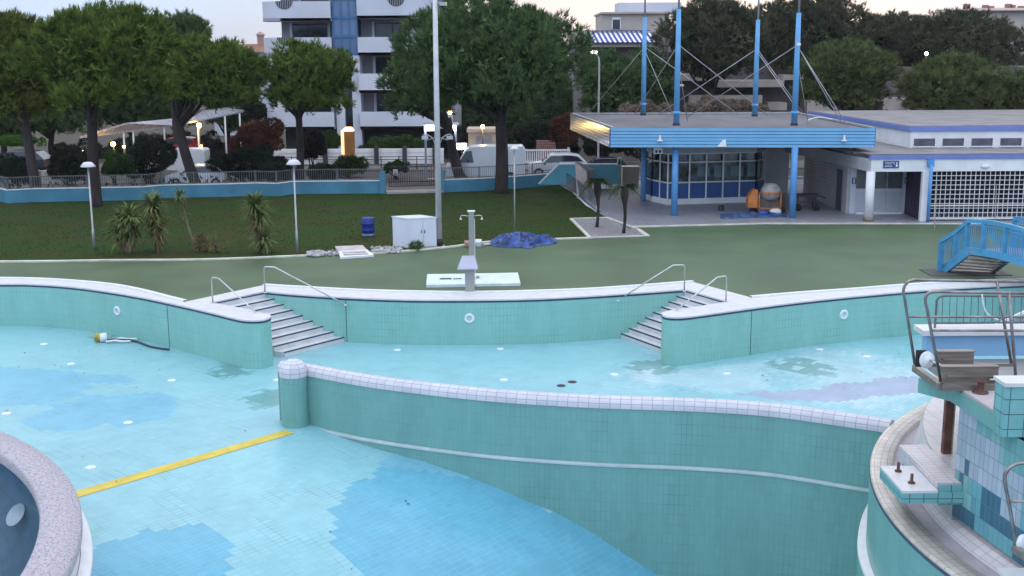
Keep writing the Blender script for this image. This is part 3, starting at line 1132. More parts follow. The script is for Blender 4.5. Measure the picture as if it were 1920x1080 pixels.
# ---- dividing wall
root = thing('dividing_wall', 'long curved teal dividing wall with a white tiled cap and a domed pillar', 'pool wall', (P0.x, P0.y, -1.5))
df = [p for p in div_front if p.x < 8.42]
df[0] = df[0]
m = MB()
rib_thick(m, df, -4.7, -0.06, 0.38)
m.build('tiled_wall', TEAL, root)
m = MB()
lo = offset(df, -0.06)
m.ribbon(lo, -4.7, -1.56)
m.build('lower_wall', TEAL, root)
m = MB()
m.sweep([[(p.x, p.y, -1.56), (q.x, q.y, -1.535), (r_.x, r_.y, -1.535)] for p, q, r_ in zip(offset(df, -0.085), offset(df, -0.075), df)], False)
m.ribbon(offset(df, -0.085), -1.60, -1.56)
m.build('ledge', mat('pale green ledge', (0.46, 0.55, 0.56), .5, var=.08), root)
rows = []
for p, q in zip(offset(df, -0.02), offset(df, 0.40)):
    c = (p + q) / 2
    h = (q - p) / 2
    rows.append([(c.x + h.x * math.cos(t), c.y + h.y * math.cos(t), -0.10 + 0.20 * math.sin(t)) for t in [PI - PI * k / 10 for k in range(11)]][::1])
rows = [[(r[0][0], r[0][1], -0.17)] + r + [(r[-1][0], r[-1][1], -0.17)] for r in rows]
m = MB()
m.sweep(rows)
e = rows[-1]
m.add(e, [tuple(range(len(e)))[::-1]])
m.build('cap', CAPT, root)
pc = W(551, 806, -1.55) + Vector((0, 0.30, 0))
m = MB()
m.lathe([(0.36, 0), (0.36, 1.42)], (pc.x, pc.y, -1.55), 32)
pil = m.build('pillar', TEAL, root)
m = MB()
m.lathe([(0.37, 1.40), (0.375, 1.52)] + [(max(0.001, 0.375 * math.cos(t)), 1.52 + 0.33 * math.sin(t)) for t in [PI / 2 * k / 9 for k in range(1, 10)]], (pc.x, pc.y, -1.55), 36)
m.build('dome', CAPT, pil)

# ---- basin in the left foreground
DC, DRO, DRI = Vector((-17.66, 15.50, 0)), 10.79, 10.13
root = thing('round_basin', 'raised round basin with a speckled rim and dark blue lining', 'basin', (DC.x, DC.y, -1.5))
m = MB()
m.lathe([(DRO + .03, 0.12), (DRO + 0.03, 0.24), (DRO, 0.30), (DRI + .03, 0.31), (DRI, 0.28), (DRI, 0.10)], DC, 200, R(-60), R(120))
m.build('rim', TERRAZZO, root)
m = MB()
m.lathe([(DRO - 0.04, -3.6), (DRO - 0.04, 0.12)], DC, 160, R(-60), R(120))
m.build('outer_wall', STEPW, root)
m = MB()
m.lathe([(DRO - .03, -0.42), (DRO + 0.16, -0.42), (DRO + .16, -0.30), (DRO + 0.12, -0.27), (DRO - .03, -0.27)], DC, 160, R(-60), R(120))
m.build('ledge', LIP, root)
ic = Vector((DC.x, DC.y, 0))
m = MB()
# inside: steep lining that falls from the rim into the bowl
m.lathe([(DRI, 0.10), (DRI - .02, -0.2), (DRI - 1.2, -1.3), (DRI - 3.2, -1.9), (0.01, -2.1)], DC, 160, R(-180), R(180))
lin = m.build('lining', DRUMIN, root)
best = None
for k in range(400):
    zt_ = -0.2 - k * 0.005
    q = W(32, 988, zt_)
    rq = math.hypot(q.x - DC.x, q.y - DC.y)
    if rq < DRI and float(np.interp(rq, [0, DRI - 3.2, DRI - 1.2, DRI - .02], [-2.1, -1.9, -1.3, -0.2])) >= zt_:
        best = q
        break
m = MB()
dirn = Vector((q.x - DC.x, q.y - DC.y, 0)).normalized()
rr = rq
zz = q.z
tn = Vector((-dirn.y, dirn.x, 0))
slope = Vector((dirn.x * 2.0, dirn.y * 2.0, 0.6)).normalized()
nn = tn.cross(slope).normalized()
if nn.z < 0:
    nn = -nn
c0 = Vector((DC.x, DC.y, 0)) + dirn * rr + Vector((0, 0, zz)) + nn * 0.03
m.add([c0 + (Vector((1, .0, 0)) * math.cos(2 * PI * k / 24) * 0.15 + (Vector((-.25, 1, 0))) * math.sin(2 * PI * k / 24) * 0.55 + Vector((0, 0, .22))) for k in range(24)], [tuple(range(24))])
m.build('porthole', mat('grey blue porthole', (0.17, 0.25, 0.32), 0.3, var=0.08), lin)

# ---- floor inlets, drains
proto = None
for px, py in ((82, 645), (133, 682), (322, 713), (240, 792), (170, 876), (12, 775), (745, 656), (938, 654), (1152, 702), (1363, 700), (1537, 655), (1625, 668), (520, 712), (945, 712)):
    p = W(px, py, -1.497)
    if proto is None:
        proto = thing('floor_inlet', 'small white round inlet set flush in the pale pool floor', 'pool inlet', p, 'white floor inlets')
        m = MB()
        m.lathe([(0.001, 0.022), (0.06, 0.022), (0.105, 0.014), (0.125, 0.0)], p, 18)
        m.build('cover', PLASTIC_W, proto)
    else:
        dup(proto, p)
for i, (px, py, z) in enumerate(((1073, 716, -1.495), (1052, 723, -1.495), (1215, 1069, -4.28))):
    p = W(px, py, z)
    m = MB()
    m.lathe([(0.001, 0.012), (0.12, 0.012), (0.14, 0.0)], p, 14)
    tag(m.build('floor_drain', DARKMET), ['dark round floor drain behind the dividing wall, the farther right of two', 'dark round floor drain behind the dividing wall, the nearer left of two', 'dark drain at the foot of the dividing wall in the deep end'][i], 'drain')

# ---- debris: bucket, hose, seals
p = W(190, 641, -1.49)
root = thing('bucket', 'yellow and white plastic bucket lying on the pool floor', 'bucket', p)
m = MB()
ax = Vector((1, 0.2, 0)).normalized()
m.tube([p + Vector((-.2, 0, .15)), p + Vector((.18, .04, .15))], 0.14, 14, r1=0.16)
m.build('pail', PLASTIC_Y, root)
m = MB()
m.tube([p + Vector((-.02, -.02, .15)), p + Vector((.20, .045, .152))], 0.152, 14, r1=0.167)
m.build('label_band', PLASTIC_W, root)
m = MB()
m.tube(spline([p + Vector((.2, -.12, .12)), p + Vector((.33, -.2, .05)), p + Vector((.3, .1, .04)), p + Vector((.22, .18, .14))], 6), 0.012, 6)
m.build('handle', STEEL, root)
for i, (dx, dy, c, lb_) in enumerate(((0.55, 0.02, DARKMET, 'black cloth strip folded beside the yellow bucket'), (0.62, -.16, PLASTIC_W, 'white rolled sheet lying between black cloths by the bucket'), (0.75, 0.17, PLASTIC_W, 'white rolled sheet behind the black cloth by the pool wall'))):
    m = MB()
    q = p + Vector((dx, dy, 0))
    m.tube(spline([q + Vector((-.4, -.03, .05)), q + Vector((-.1, .05, .07)), q + Vector((.15, -.02, .06)), q + Vector((.42, .05, .05))], 5), 0.036, 8)
    tag(m.build('cloth_roll', c), lb_, 'cloth')
m = MB()
m.tube(spline([W(232, 637, -1.46), W(255, 640, -1.46), (W(280, 649, -1.46)), W(300, 653, -1.46), W(317, 655, -1.46)], 8), 0.035, 8)
tag(m.build('hose', mat('dark green hose', (0.03, 0.06, 0.06), 0.6)), 'dark hose lying along the foot of the left pool wall', 'hose')

# ================================================================== DIVING TOWER (right foreground)
RC, RO = Vector((16.42, 19.45, 0)), 9.70
A0, A1 = R(60), R(255)
root = thing('diving_basin_edge', 'curved rim of the diving pit with beige tiles and a grey overflow channel', 'pool edge', (RC.x - RO, RC.y, -1.5))
m = MB()
m.lathe([(RO, -4.7), (RO, -0.02)], RC, 160, A0, A1)
m.build('tiled_wall', TEAL, root)
m = MB()
m.lathe([(RO + 0.012, -0.07), (RO + 0.012, -0.015), (RO - .05, -0.015)], RC, 160, A0, A1)
m.build('trim_line', NAVY, root)
m = MB()
m.lathe([(RO + .004, -0.013), (RO + .004, 0.03), (RO - .03, 0.045), (RO - 0.42, 0.05), (RO - 0.44, -0.05)], RC, 160, A0, A1)
m.build('coping', BEIGET, root)
m = MB()
m.lathe([(RO - 0.43, -0.05), (RO - 0.73, -0.06), (RO - 0.735, 0.02)], RC, 160, A0, A1)
m.build('overflow_channel', TROUGH, root)
m = MB()
m.lathe([(RO - 0.73, -0.06), (RO - 0.745, 0.06), (RO - 1.10, 0.26), (RO - 1.5, 0.30)], RC, 120, R(171), A1)
m.lathe([(RO - 0.73, -0.06), (RO - 0.78, 0.30), (RO - 0.93, 0.90), (RO - 0.95, 0.935)], RC, 100, A0, R(171))
m.build('white_kerb', WTILE, root)
m = MB()
cres = spline(Wl([(1634, 915), (1631, 935), (1617, 966), (1609, 1000), (1609, 1035), (1622, 1075), (1640, 1105), (1700, 1160)], -1.52), 6)
inn = []
for p in cres:
    dd = (Vector((p.x, p.y, 0)) - RC).normalized()
    inn.append(RC + dd * (RO - 0.02))
m.sweep([[(q.x, q.y, -1.50), (p.x, p.y, -1.52)] for p, q in zip(cres, inn)], False)
m.ribbon(cres, -1.60, -1.52)
m.build('ledge', LIP, root)
m = MB()
m.ribbon(offset(cres, 0.015), -4.7, -1.6)
m.build('lower_wall', TEAL, root)

TW = thing('diving_tower', 'tiled diving tower with mosaic side wall and cantilevered platform', 'diving tower', (9, 19, 0.3))
# plan of the mosaic wall
tb = Vector((7.585, 19.10, 0))
tf = Vector((8.30, 14.6, 0))
PAL = dict(L=(0.36, 0.42, 0.50), T=(0.16, 0.37, 0.37), D=(0.045, 0.13, 0.20), B=(0.14, 0.37, 0.44), G=(0.21, 0.42, 0.40))
m = MB()
m.col = []
tw_, th_ = 0.14, 0.28
ln = (tf - tb).length
dv = (tf - tb) / ln
nj = 7
for i in range(int(ln / tw_)):
    for j in range(nj):
        u, v = i * tw_, j * th_
        nzv = noise.noise((u * 1.1, v * 1.3, 2.0))
        n2 = noise.noise((u * 1.5 + 7, v * 1.2, 8.0))
        # light band falling from the back edge, dark steps low down, as laid by hand
        key = 'T'
        st_ = 0.28 * round((1.18 - 0.16 * u) / 0.28)
        if (u < 0.55 and v > 0.80) or (u < 1.9 and abs(v - st_) < 0.36):
            key = 'L' if nzv > -0.55 else 'G'
        dk = 0.62 - 0.30 * (u - 0.9)
        if 0.75 < u < 2.3 and abs(v + .14 - dk) < 0.22 and n2 > -0.4:
            key = 'D'
        elif u < 0.6 and v < 0.2:
            key = 'D'
        elif key == 'T' and v < 0.7 and u > 0.3 and nzv > -0.15:
            key = 'B'
        elif key == 'T' and n2 > 0.22:
            key = 'G'
        if (i, j) in ((2, 3), (1, 2)):
            key = 'D'
        c = np.array(PAL[key]) * (1 + 0.06 * np.random.default_rng(i * 31 + j).normal())
        a, b = tb + dv * u, tb + dv * (u + tw_)
        z0, z1 = 0.30 + v, 0.30 + v + th_
        m.add([(a.x, a.y, z0), (a.x, a.y, z1), (b.x, b.y, z1), (b.x, b.y, z0)], [(3, 2, 1, 0)], uvs=[((u + tw_, v), (u + tw_, v + th_), (u, v + th_), (u, v))])
        m.col.append(tuple(float(k) for k in np.clip(c, 0, .9)))
m.build('mosaic_wall', MOSAIC, TW)
m = MB()
m.bx(tf.x + 0.05, 14, 14.6, tb.y - .01, 0.2, 2.27)
m.add([(tb.x, tb.y, .2), (14, tb.y + .001, .2), (14, tb.y + .001, 2.26), (tb.x, tb.y, 2.26)], [(3, 2, 1, 0)])
m.build('core', CONC, TW)
m = MB()   # inner deck behind the tower
arc = [RC + Vector((math.cos(t), math.sin(t), 0)) * (RO - 0.945) for t in np.linspace(R(75), R(181), 60)]
m.prism([(p.x, p.y) for p in arc] + [(14, 19.3)], 0.20, 0.93)
m.build('inner_deck', WTILE, TW)
# raised tiled landing and the lower mount slab with bolts
st_b, st_f = W(1706, 853, 0.96), W(1762, 906, 0.96)
m = MB()
m.bx(7.20, tb.x + .12, st_f.y, st_b.y + .55, 0.70, 0.965)
m.build('landing', WTILE, TW)
m = MB()
m.bx(7.23, tb.x + .10, st_f.y - .035, st_f.y - .004, 0.66, 0.93)
m.bx(7.26, tb.x + .11, st_f.y + .003, st_b.y + .5, 0.56, 0.699)
m.build('landing_base', TEALBIG, TW)
sl_b, sl_f = W(1650, 874, 0.86), W(1698, 921, 0.86)
m = MB()
m.bx(sl_b.x, 7.195, sl_f.y, sl_b.y, 0.82, 0.865)
slab = m.build('mount_slab_top', STEPW, TW)
m = MB()
m.bx(sl_b.x + .003, 7.7, sl_f.y + .003, sl_b.y - .003, 0.64, 0.819)
m.build('mount_slab', TEALBIG, TW)
for px, py in ((1684, 884), (1709, 906)):
    p = W(px, py, 0.866)
    m = MB()
    m.lathe([(0.001, 0.17), (0.026, 0.17), (0.028, 0.025), (0.06, 0.022), (0.062, 0.0)], p, 14)
    m.build('bolt', RUST, slab)
# three metre platform slab
sl0, sl1 = W(1722, 705, 2.58), W(1874, 778, 2.58)
YP = 17.40
slab_pl = [(7.11, 19.82), (7.49, 19.28), (7.615, YP + .02), (10.4, YP + .02), (10.4, 19.82)]
m = MB()
m.prism(slab_pl, 2.28, 2.54, bottom=True)
m.build('platform_slab', TEAL, TW)
m = MB()
m.prism([(7.14, 19.80), (7.52, 19.27), (7.64, YP + .04), (10.4, YP + .04), (10.4, 19.80)], 2.543, 2.585)
m.build('platform_paving', mat('pinkish platform paving', (0.48, 0.42, 0.45), 0.7, var=0.08), TW)
pt, pbm = WY(1887, 718, YP), WY(1887, 820, YP)
m = MB()
m.bx(pt.x - .03, 10.5, YP - .03, YP + .42, pt.z - .06, pt.z)
m.build('pedestal_top', COPE, TW)
m = MB()
m.bx(pt.x, 10.5, YP, YP + .40, pbm.z, pt.z - .062)
m.build('pedestal', TEALBIG, TW)
m = MB()
pp = WY(1738, 632, 22.0)
m.bx(pp.x, 13.5, 22.0, 22.25, 2.36, 2.80)
m.build('parapet_wall', LIGHTBL, TW)
m = MB()
m.bx(pp.x - .13, 13.6, 21.85, 22.4, 2.80, 2.90)
m.build('parapet_top', COPE, TW)
m = MB()
m.bx(pp.x + .05, 13.4, 19.83, 21.99, 2.1, 2.30)
m.build('upper_floor', CONC, TW)
bp = W(1775, 849, 0.36)
p0 = W(1773, 849, 0.935)
m = MB()
m.bx(p0.x - 0.07, p0.x + 0.07, p0.y - .06, p0.y + .06, 0.93, 2.12)
m.build('support_post', RUST, TW)
m = MB()
m.bx(p0.x + .072, p0.x + 0.11, p0.y - .04, p0.y + .04, 0.93, 2.12)
m.build('post_edge', mat('pale green paint', (0.42, 0.50, 0.36), 0.6), TW)
m = MB()
m.bx(7.25, 10, 14.6, W(1852, 1066, 0.55).y, 0.50, 0.56)
m.build('lower_slab', STEPW, TW)

# ---- springboard stand on top


def railing(side, Yd, name_y):
    pass


SB = thing('springboard_stand', 'steel springboard stand with leaning handrails on top of the diving tower', 'springboard stand', W(1745, 705, 2.6))


def rail_set(foot, top, run_y, bar_y, foot2, top2, Y, mb_):
    f, t = WY(*foot, Y), WY(*top, Y)
    bendp = WY(top[0] + 20, run_y, Y)
    far = WY(1990, run_y + 4, Y)
    crv = [t + (f - t) * 0.04, t, t.lerp(bendp, 0.15) + (t - f).normalized() * 0.10, t.lerp(bendp, 0.5) + (t - f).normalized() * 0.13, bendp]
    mb_.tube([f] + spline([t.lerp(f, 0.12), t, t.lerp(bendp, 0.42) + Vector((-0.03, 0, 0.05)), bendp, bendp.lerp(far, 0.1)], 5) + [far], 0.026, 10)
    k = (bar_y - top[1]) / (foot[1] - top[1])
    s0 = t.lerp(f, k)
    mb_.tube([s0, WY(1990, bar_y + 1, Y)], 0.022, 8)
    mb_.tube([WY(*top2, Y), WY(*foot2, Y)], 0.026, 10)


yb_, yf_ = W(1715, 688, 2.62).y, W(1766, 722, 2.62).y
m = MB()
rail_set((1716, 688), (1694, 545), 525, 593.5, (1897, 686), (1869, 527), yb_, m)
m.build('handrail', STEELD, SB)
m = MB()
rail_set((1764, 716), (1735, 562), 547, 619, (1905, 713), (1892, 549), yf_, m)
m.build('handrail', STEELD, SB)
fb, ff = W(1715, 690, 2.63), W(1765, 726, 2.63)
m = MB()
m.beam(fb, ff, 0.10, 0.11)
m.beam(W(1724, 684, 2.66) + Vector((.05, 0, 0)), W(1905, 684, 2.66), 0.06, 0.05)
m.beam(ff, W(1875, 726, 2.63), 0.10, 0.11)
m.build('base_frame', BRONZE, SB)


def channel(pa, pbx, z0, z1, Y):
    x0, x1 = WY(pa, 700, Y).x, WY(pbx, 700, Y).x
    q = MB()
    q.bx(x0, x1, Y, Y + 0.02, z0, z1)
    q.bx(x0, x1, Y - 0.05, Y - .001, z0, z0 + 0.035)
    h = (z0 + z1) / 2 - 0.01
    q.bx(x0 + .1, x1 - .01, Y - 0.035, Y - .001, h, h + 0.03)
    q.bx(x0, x1, Y - 0.03, Y + 0.12, z1 + .001, z1 + 0.02)
    q.bx(x1 - .02, x1 + .001, Y + 0.021, Y + 0.12, z0, z1)
    return q


z_at = lambda py, Y: WY(1800, py, Y).z
channel(1763, 1872, z_at(720, yf_), z_at(688, yf_), yf_ - .02).build('guide_channel', BRONZE, SB)
yk = W(1790, 690, 2.62).y - .1
channel(1755, 1824, z_at(687, yk), z_at(660, yk), yk).build('guide_channel', BRONZE, SB)
wc = WY(1738, 675, (yb_ + yf_) / 2)
m = MB()


def disc(mb_, c, axis, prof, n=24):
    axis = Vector(axis).normalized()
    s1 = axis.cross(Vector((0, 0, 1))).normalized()
    s2 = s1.cross(axis)
    vs = [c + axis * h + (s1 * math.cos(2 * PI * k / n) + s2 * math.sin(2 * PI * k / n)) * r for r, h in prof for k in range(n)]
    fs = [(i * n + k, i * n + (k + 1) % n, (i + 1) * n + (k + 1) % n, (i + 1) * n + k) for i in range(len(prof) - 1) for k in range(n)]
    mb_.add(vs, fs, True)


disc(m, wc, (0.45, -1, 0.1), [(0.001, -0.03), (0.145, -0.03), (0.15, 0.0), (0.145, 0.02), (0.10, 0.012), (0.07, 0.05), (0.03, 0.06), (0.001, 0.06)])
whl = m.build('fulcrum_wheel', PLASTIC_W, SB)
m = MB()
m.tube([wc + Vector((.03, -.07, .01)), wc + Vector((.22, -.26, -.06))], 0.022, 8)
m.build('axle', STEEL, whl)
m = MB()
m.bx(wc.x - .17, wc.x + .0, wc.y + 0.06, wc.y + .09, wc.z - .14, wc.z + .16)
m.build('wheel_guard', DARKMET, SB)
fp = W(1838, 736, 2.59)
m = MB()
m.lathe([(0.13, 0.0), (0.13, 0.02), (0.06, 0.03), (0.045, 0.09), (0.06, 0.17), (0.09, 0.19)], fp, 16)
m.build('fulcrum_post', RUST, SB)
m = MB()
hb = WY(1855, 712, yf_ - .1)
m.tube([hb, hb + Vector((0.35, 0, 0))], 0.02, 8)
m.build('lever', STEEL, SB)

# ---- lower springboard stand (bottom right)
SB2 = thing('springboard_stand', 'lower steel springboard stand beside the mosaic wall, cut by the right edge', 'springboard stand', W(1910, 1040, 0.9))
Yl = 16.2
m = MB()
m.tube(spline([WY(1906, 1028, Yl), WY(1893, 950, Yl), WY(1884, 903, Yl), WY(1887, 885, Yl), WY(1900, 873, Yl), WY(1925, 868, Yl), WY(2010, 868, Yl)], 5), 0.026, 10)
m.tube([WY(1893, 940, Yl), WY(2010, 940, Yl)], 0.022, 8)
m.build('handrail', STEELD, SB2)
wc2 = WY(1919, 1018, Yl)
m = MB()
disc(m, wc2, (0.45, -1, 0.1), [(0.001, -0.03), (0.125, -0.03), (0.13, 0.0), (0.12, 0.02), (0.06, 0.05), (0.001, 0.06)])
m.build('fulcrum_wheel', PLASTIC_W, SB2)
m = MB()
m.beam(WY(1902, 1028, Yl), WY(1960, 1068, Yl - .7), 0.10, 0.1)
m.build('base_frame', BRONZE, SB2)

# ---- balustrade and stair rail behind the stand
BL = thing('balustrade', 'grey steel balustrade with thin bars behind the springboard stand', 'railing', WY(1755, 620, 22.1))
Yb = 22.1
m = MB()
a0 = WY(1752, 622, Yb)
t0 = WY(1757, 562, Yb)
m.tube(spline([a0, a0.lerp(t0, .8), t0, WY(1768, 555, Yb), WY(1800, 554.5, Yb)], 4) + [WY(1990, 556, Yb)], 0.024, 8)
m.tube([WY(1754, 606, Yb), WY(1990, 603, Yb)], 0.02, 8)
for k in range(17):
    x = 1768 + 13.4 * k
    m.tube([WY(x, 556, Yb), WY(x - 2, 606, Yb)], 0.008, 5, cap=False)
m.build('bars', RAILM, BL)
m = MB()
m.tube(spline([WY(1841, 551, Yb - .03), WY(1845, 575, Yb - .03), WY(1854, 591, Yb - .03), WY(1872, 600, Yb - .03)], 5), 0.016, 6)
tag(m.build('rope', PLASTIC_W), 'white rope hanging from the balustrade behind the springboard stand', 'rope')
ST = thing('stair_railing', 'white sloping stair railing with small bars behind the balustrade', 'railing', WY(1850, 640, 24))
m = MB()
m.beam(WY(1846, 620, 24), WY(1990, 553, 24), 0.05, 0.06)
m.build('top_rail', LIP, ST)
m = MB()
for k in range(16):
    x = 1858 + k * 8.5
    yt = 620 - (x - 1846) * 67 / 144
    m.tube([WY(x, yt, 24), WY(x - 1, yt + 34, 24)], 0.012, 5, cap=False)
m.beam(WY(1850, 650, 24), WY(1990, 588, 24), 0.04, 0.05)
m.build('bars', GALV, ST)

# ================================================================== DECK OBJECTS
# shower
p = W(885, 523, 0.1)
SH = thing('shower', 'pale grey double shower post on a white tray', 'shower', p)
m = MB()
m.box((p.x, p.y, 1.33), (0.19, 0.18, 2.46))
m.build('post', mat('weathered grey post', (0.30, 0.305, 0.29), .6, var=.1), SH)
m = MB()
m.box((p.x, p.y, 2.575), (0.27, 0.25, 0.035))
m.build('post_cap', LIP, SH)
m = MB()
m.box((p.x + .118, p.y - .02, 1.2), (0.014, 0.15, 2.2))
m.build('light_strip', LIP, SH)
for sgn in (-1, 1):
    m = MB()
    a = Vector((p.x + sgn * .1, p.y, 2.40))
    m.tube(spline([a, a + Vector((sgn * .16, 0, .02)), a + Vector((sgn * .27, 0, .0)), a + Vector((sgn * .28, 0, -.07))], 4), 0.014, 8)
    arm = m.build('shower_arm', STEEL, SH)
    m = MB()
    e = a + Vector((sgn * .28, 0, -.07))
    m.lathe([(0.012, 0.02), (0.02, 0), (0.05, -.06), (0.001, -.062)], e, 12)
    m.build('shower_head', PLASTIC_W, arm)
for px4, lb_ in (((799, 534, 801, 514, 873, 513, 873, 533), 'l'), ((891, 532, 893, 512.5, 971, 511, 976, 531), 'r')):
    m = MB()
    q = [W(px4[i], px4[i + 1], 0.10) for i in (0, 2, 4, 6)]
    m.prism([(k.x, k.y) for k in q], 0.0, 0.10)
    m.build('tray', mat('white ribbed tray', (0.66, 0.76, 0.78), 0.5, var=0.08, scale=2.2), SH)
m = MB()
a, b = W(873, 533, .09), W(893, 512, .09)
m.bx(a.x, W(892, 522, .09).x, a.y, b.y, 0.0, 0.09)
m.build('tray', COPE, SH)
m = MB()
q = W(842, 523, 0.104)
m.box((q.x - .12, q.y, .115), (0.42, 0.14, 0.02))
m.box((q.x + .3, q.y, .112), (0.30, 0.08, 0.016), rz=.2)
m.build('drain_grate', DARKMET, SH)
m = MB()
q = W(896, 521, 0.104)
m.box((q.x, q.y, .14), (0.12, 0.12, 0.07))
m.build('valve', GALV, SH)

p = W(881, 549, ZC)
FT = thing('drinking_fountain', 'grey pedestal with a sloping hood at the pool edge in front of the shower', 'fountain', p)
m = MB()
m.box((p.x, p.y + .1, 0.5), (0.32, 0.26, 0.9))
m.build('pedestal', mat('weathered grey post', (0.30, 0.305, 0.29)), FT)
m = MB()
zb, zt = 0.93, 1.30
x, y = p.x - .06, p.y + .05
vs = [(x - .35, y - .22, zb), (x + .35, y - .22, zb), (x + .35, y + .28, zb), (x - .35, y + .28, zb),
      (x - .20, y + .12, zt), (x + .24, y + .12, zt), (x + .24, y + .28, zt), (x - .20, y + .28, zt)]
vs2 = [(v[0], v[1], zb - .04) for v in vs[:4]]
m.add(vs, [(3, 2, 1, 0), (4, 5, 6, 7), (0, 1, 5, 4), (1, 2, 6, 5), (2, 3, 7, 6), (3, 0, 4, 7)])
m.add(vs2 + vs[:4], [(3, 2, 1, 0), (0, 1, 5, 4), (1, 2, 6, 5), (2, 3, 7, 6), (3, 0, 4, 7)])
m.build('hood', mat('lavender steel hood', (0.42, 0.42, 0.52), 0.4, metal=0.3, var=0.06), FT)

# cabinet
A, B, Cc = W(737, 461), W(767, 466), W(819, 463)
CB = thing('cabinet', 'white steel utility cabinet standing at the lawn edge by the tall pole', 'cabinet', B)
D = A + Cc - B
m = MB()
m.prism([(k.x, k.y) for k in (A, B, Cc, D)], 0.0, 1.24)
m.build('body', CABW, CB)
m = MB()
ctr = (A + Cc) / 2
m.prism([(ctr.x + (k.x - ctr.x) * 1.05, ctr.y + (k.y - ctr.y) * 1.05) for k in (A, B, Cc, D)], 1.242, 1.29, bottom=True)
m.build('lid', CABW, CB)
fn = Vector((Cc.y - B.y, -(Cc.x - B.x), 0)).normalized()
for k in range(2):
    m = MB()
    a = B.lerp(Cc, 0.03 + 0.49 * k) + fn * 0.012
    b = B.lerp(Cc, 0.50 + 0.47 * k) + fn * 0.012
    m.beam(a + Vector((0, 0, .63)), b + Vector((0, 0, .63)), 0.022, 1.16)
    d_ = m.build('door', CABW, CB)
    m = MB()
    h = (b if k == 0 else a) + fn * 0.02
    m.box((h.x + (-.06 if k == 0 else .06), h.y, .7), (0.03, 0.03, 0.14))
    m.build('handle', DARKMET, d_)

# barrel
p = W(690.5, 443)
BR = thing('barrel', 'blue plastic barrel standing on the lawn', 'barrel', p)
m = MB()
m.lathe([(0.001, 0), (0.25, 0), (0.275, 0.04), (0.285, 0.26), (0.298, 0.28), (0.298, 0.30), (0.287, 0.33), (0.287, 0.56), (0.30, 0.58), (0.30, 0.60), (0.287, 0.63), (0.28, 0.80), (0.25, 0.86), (0.235, 0.85), (0.001, 0.83)], p, 24)
bo = m.build('drum', BARRELM, BR)
m = MB()
m.lathe([(0.268, 0.03), (0.281, 0.06), (0.2865, 0.15)], p, 24, R(190), R(350))
m.build('worn_patch', mat('pale worn plastic', (0.30, 0.34, 0.50), 0.6, var=0.2, scale=9), BR)
m = MB()
m.lathe([(0.03, 0.86), (0.03, 0.875), (0.001, 0.875)], p + Vector((.12, 0, 0)), 10)
m.build('bung', DARKMET, BR)

# lamps on the lawn


def park_lamp(label, base_px, h, proto=None):
    p = W(*base_px)
    r = thing('park_lamp', label, 'lamp', p, 'mushroom lamps on the lawn')
    m = MB()
    m.tube([p, p + Vector((0, 0, 0.9)), p + Vector((0, 0, 0.92)), p + Vector((0, 0, h - .1))], [0.055, 0.052, 0.038, 0.034], 10)
    m.build('pole', GALV, r)
    m = MB()
    m.lathe([(0.001, h + .02), (0.16, h + .0), (0.19, h - .02), (0.31, h - .17), (0.30, h - .19), (0.05, h - .16)], p, 24)
    m.build('shade', mat('pale lamp shade', (0.62, 0.60, 0.64), 0.5, var=0.06), r)
    return r


L1 = park_lamp('mushroom lamp on the lawn in front of the left pine trunk', (177, 469), 3.72)
L2 = park_lamp('mushroom lamp on the lawn between the yuccas and the blue barrel', (557.5, 473), 3.85)
p = W(965, 440)
L3 = thing('park_lamp', 'thin lamp post with a small cap behind the blue tarpaulin', 'lamp', p, 'mushroom lamps on the lawn')
m = MB()
m.tube([p, p + Vector((0, 0, 3.9))], 0.034, 8)
m.build('pole', GALV, L3)
m = MB()
m.lathe([(0.001, 4.0), (0.12, 3.98), (0.26, 3.86), (0.05, 3.86)], p, 18)
m.build('shade', mat('pale lamp shade', (0.62, 0.60, 0.64)), L3)

# tall pole
p = W(823.5, 462)
TP = thing('tall_pole', 'very tall pale grey lighting pole rising beside the white cabinet', 'pole', p)
m = MB()
m.tube([p + Vector((0, 0, .0)), p + Vector((0, 0, 6.0)), p + Vector((0, 0, 12.5))], [0.135, 0.115, 0.085], 16)
m.build('shaft', mat('pale galvanised pole', (0.56, 0.56, 0.60), 0.5, metal=0.2, var=0.08), TP)
m = MB()
m.tube([p + Vector((0, 0, 0.03)), p + Vector((0, 0, 0.33))], 0.15, 16)
m.build('base_sleeve', DARKMET, TP)
m = MB()
m.box((p.x, p.y, .015), (0.5, 0.5, 0.03))
m.build('base_plate', CONC, TP)
for sx in (-1, 1):
    m = MB()
    b = p + Vector((sx * .1, 0, 4.35))
    m.tube(spline([b, b + Vector((sx * .12, 0, .28)), b + Vector((sx * .38, 0, .42)), b + Vector((sx * .5, 0, .38))], 4), 0.02, 6)
    m.tube([b + Vector((0, 0, .3)), b + Vector((sx * .36, 0, .16))], 0.014, 6)
    m.box(b + Vector((sx * .42, 0, .28)), (0.26, 0.12, 0.14))
    m.build('bracket_lamp', GALV, TP)
m = MB()
b = p + Vector((.08, 0, 10.15))
m.tube([b, b + Vector((.16, 0, -.02))], 0.03, 6)
m.box(b + Vector((.25, -.05, -.05)), (0.28, 0.2, 0.14))
m.box(b + Vector((.22, -.02, .18)), (0.10, 0.1, 0.16))
m.build('floodlight', GALV, TP)

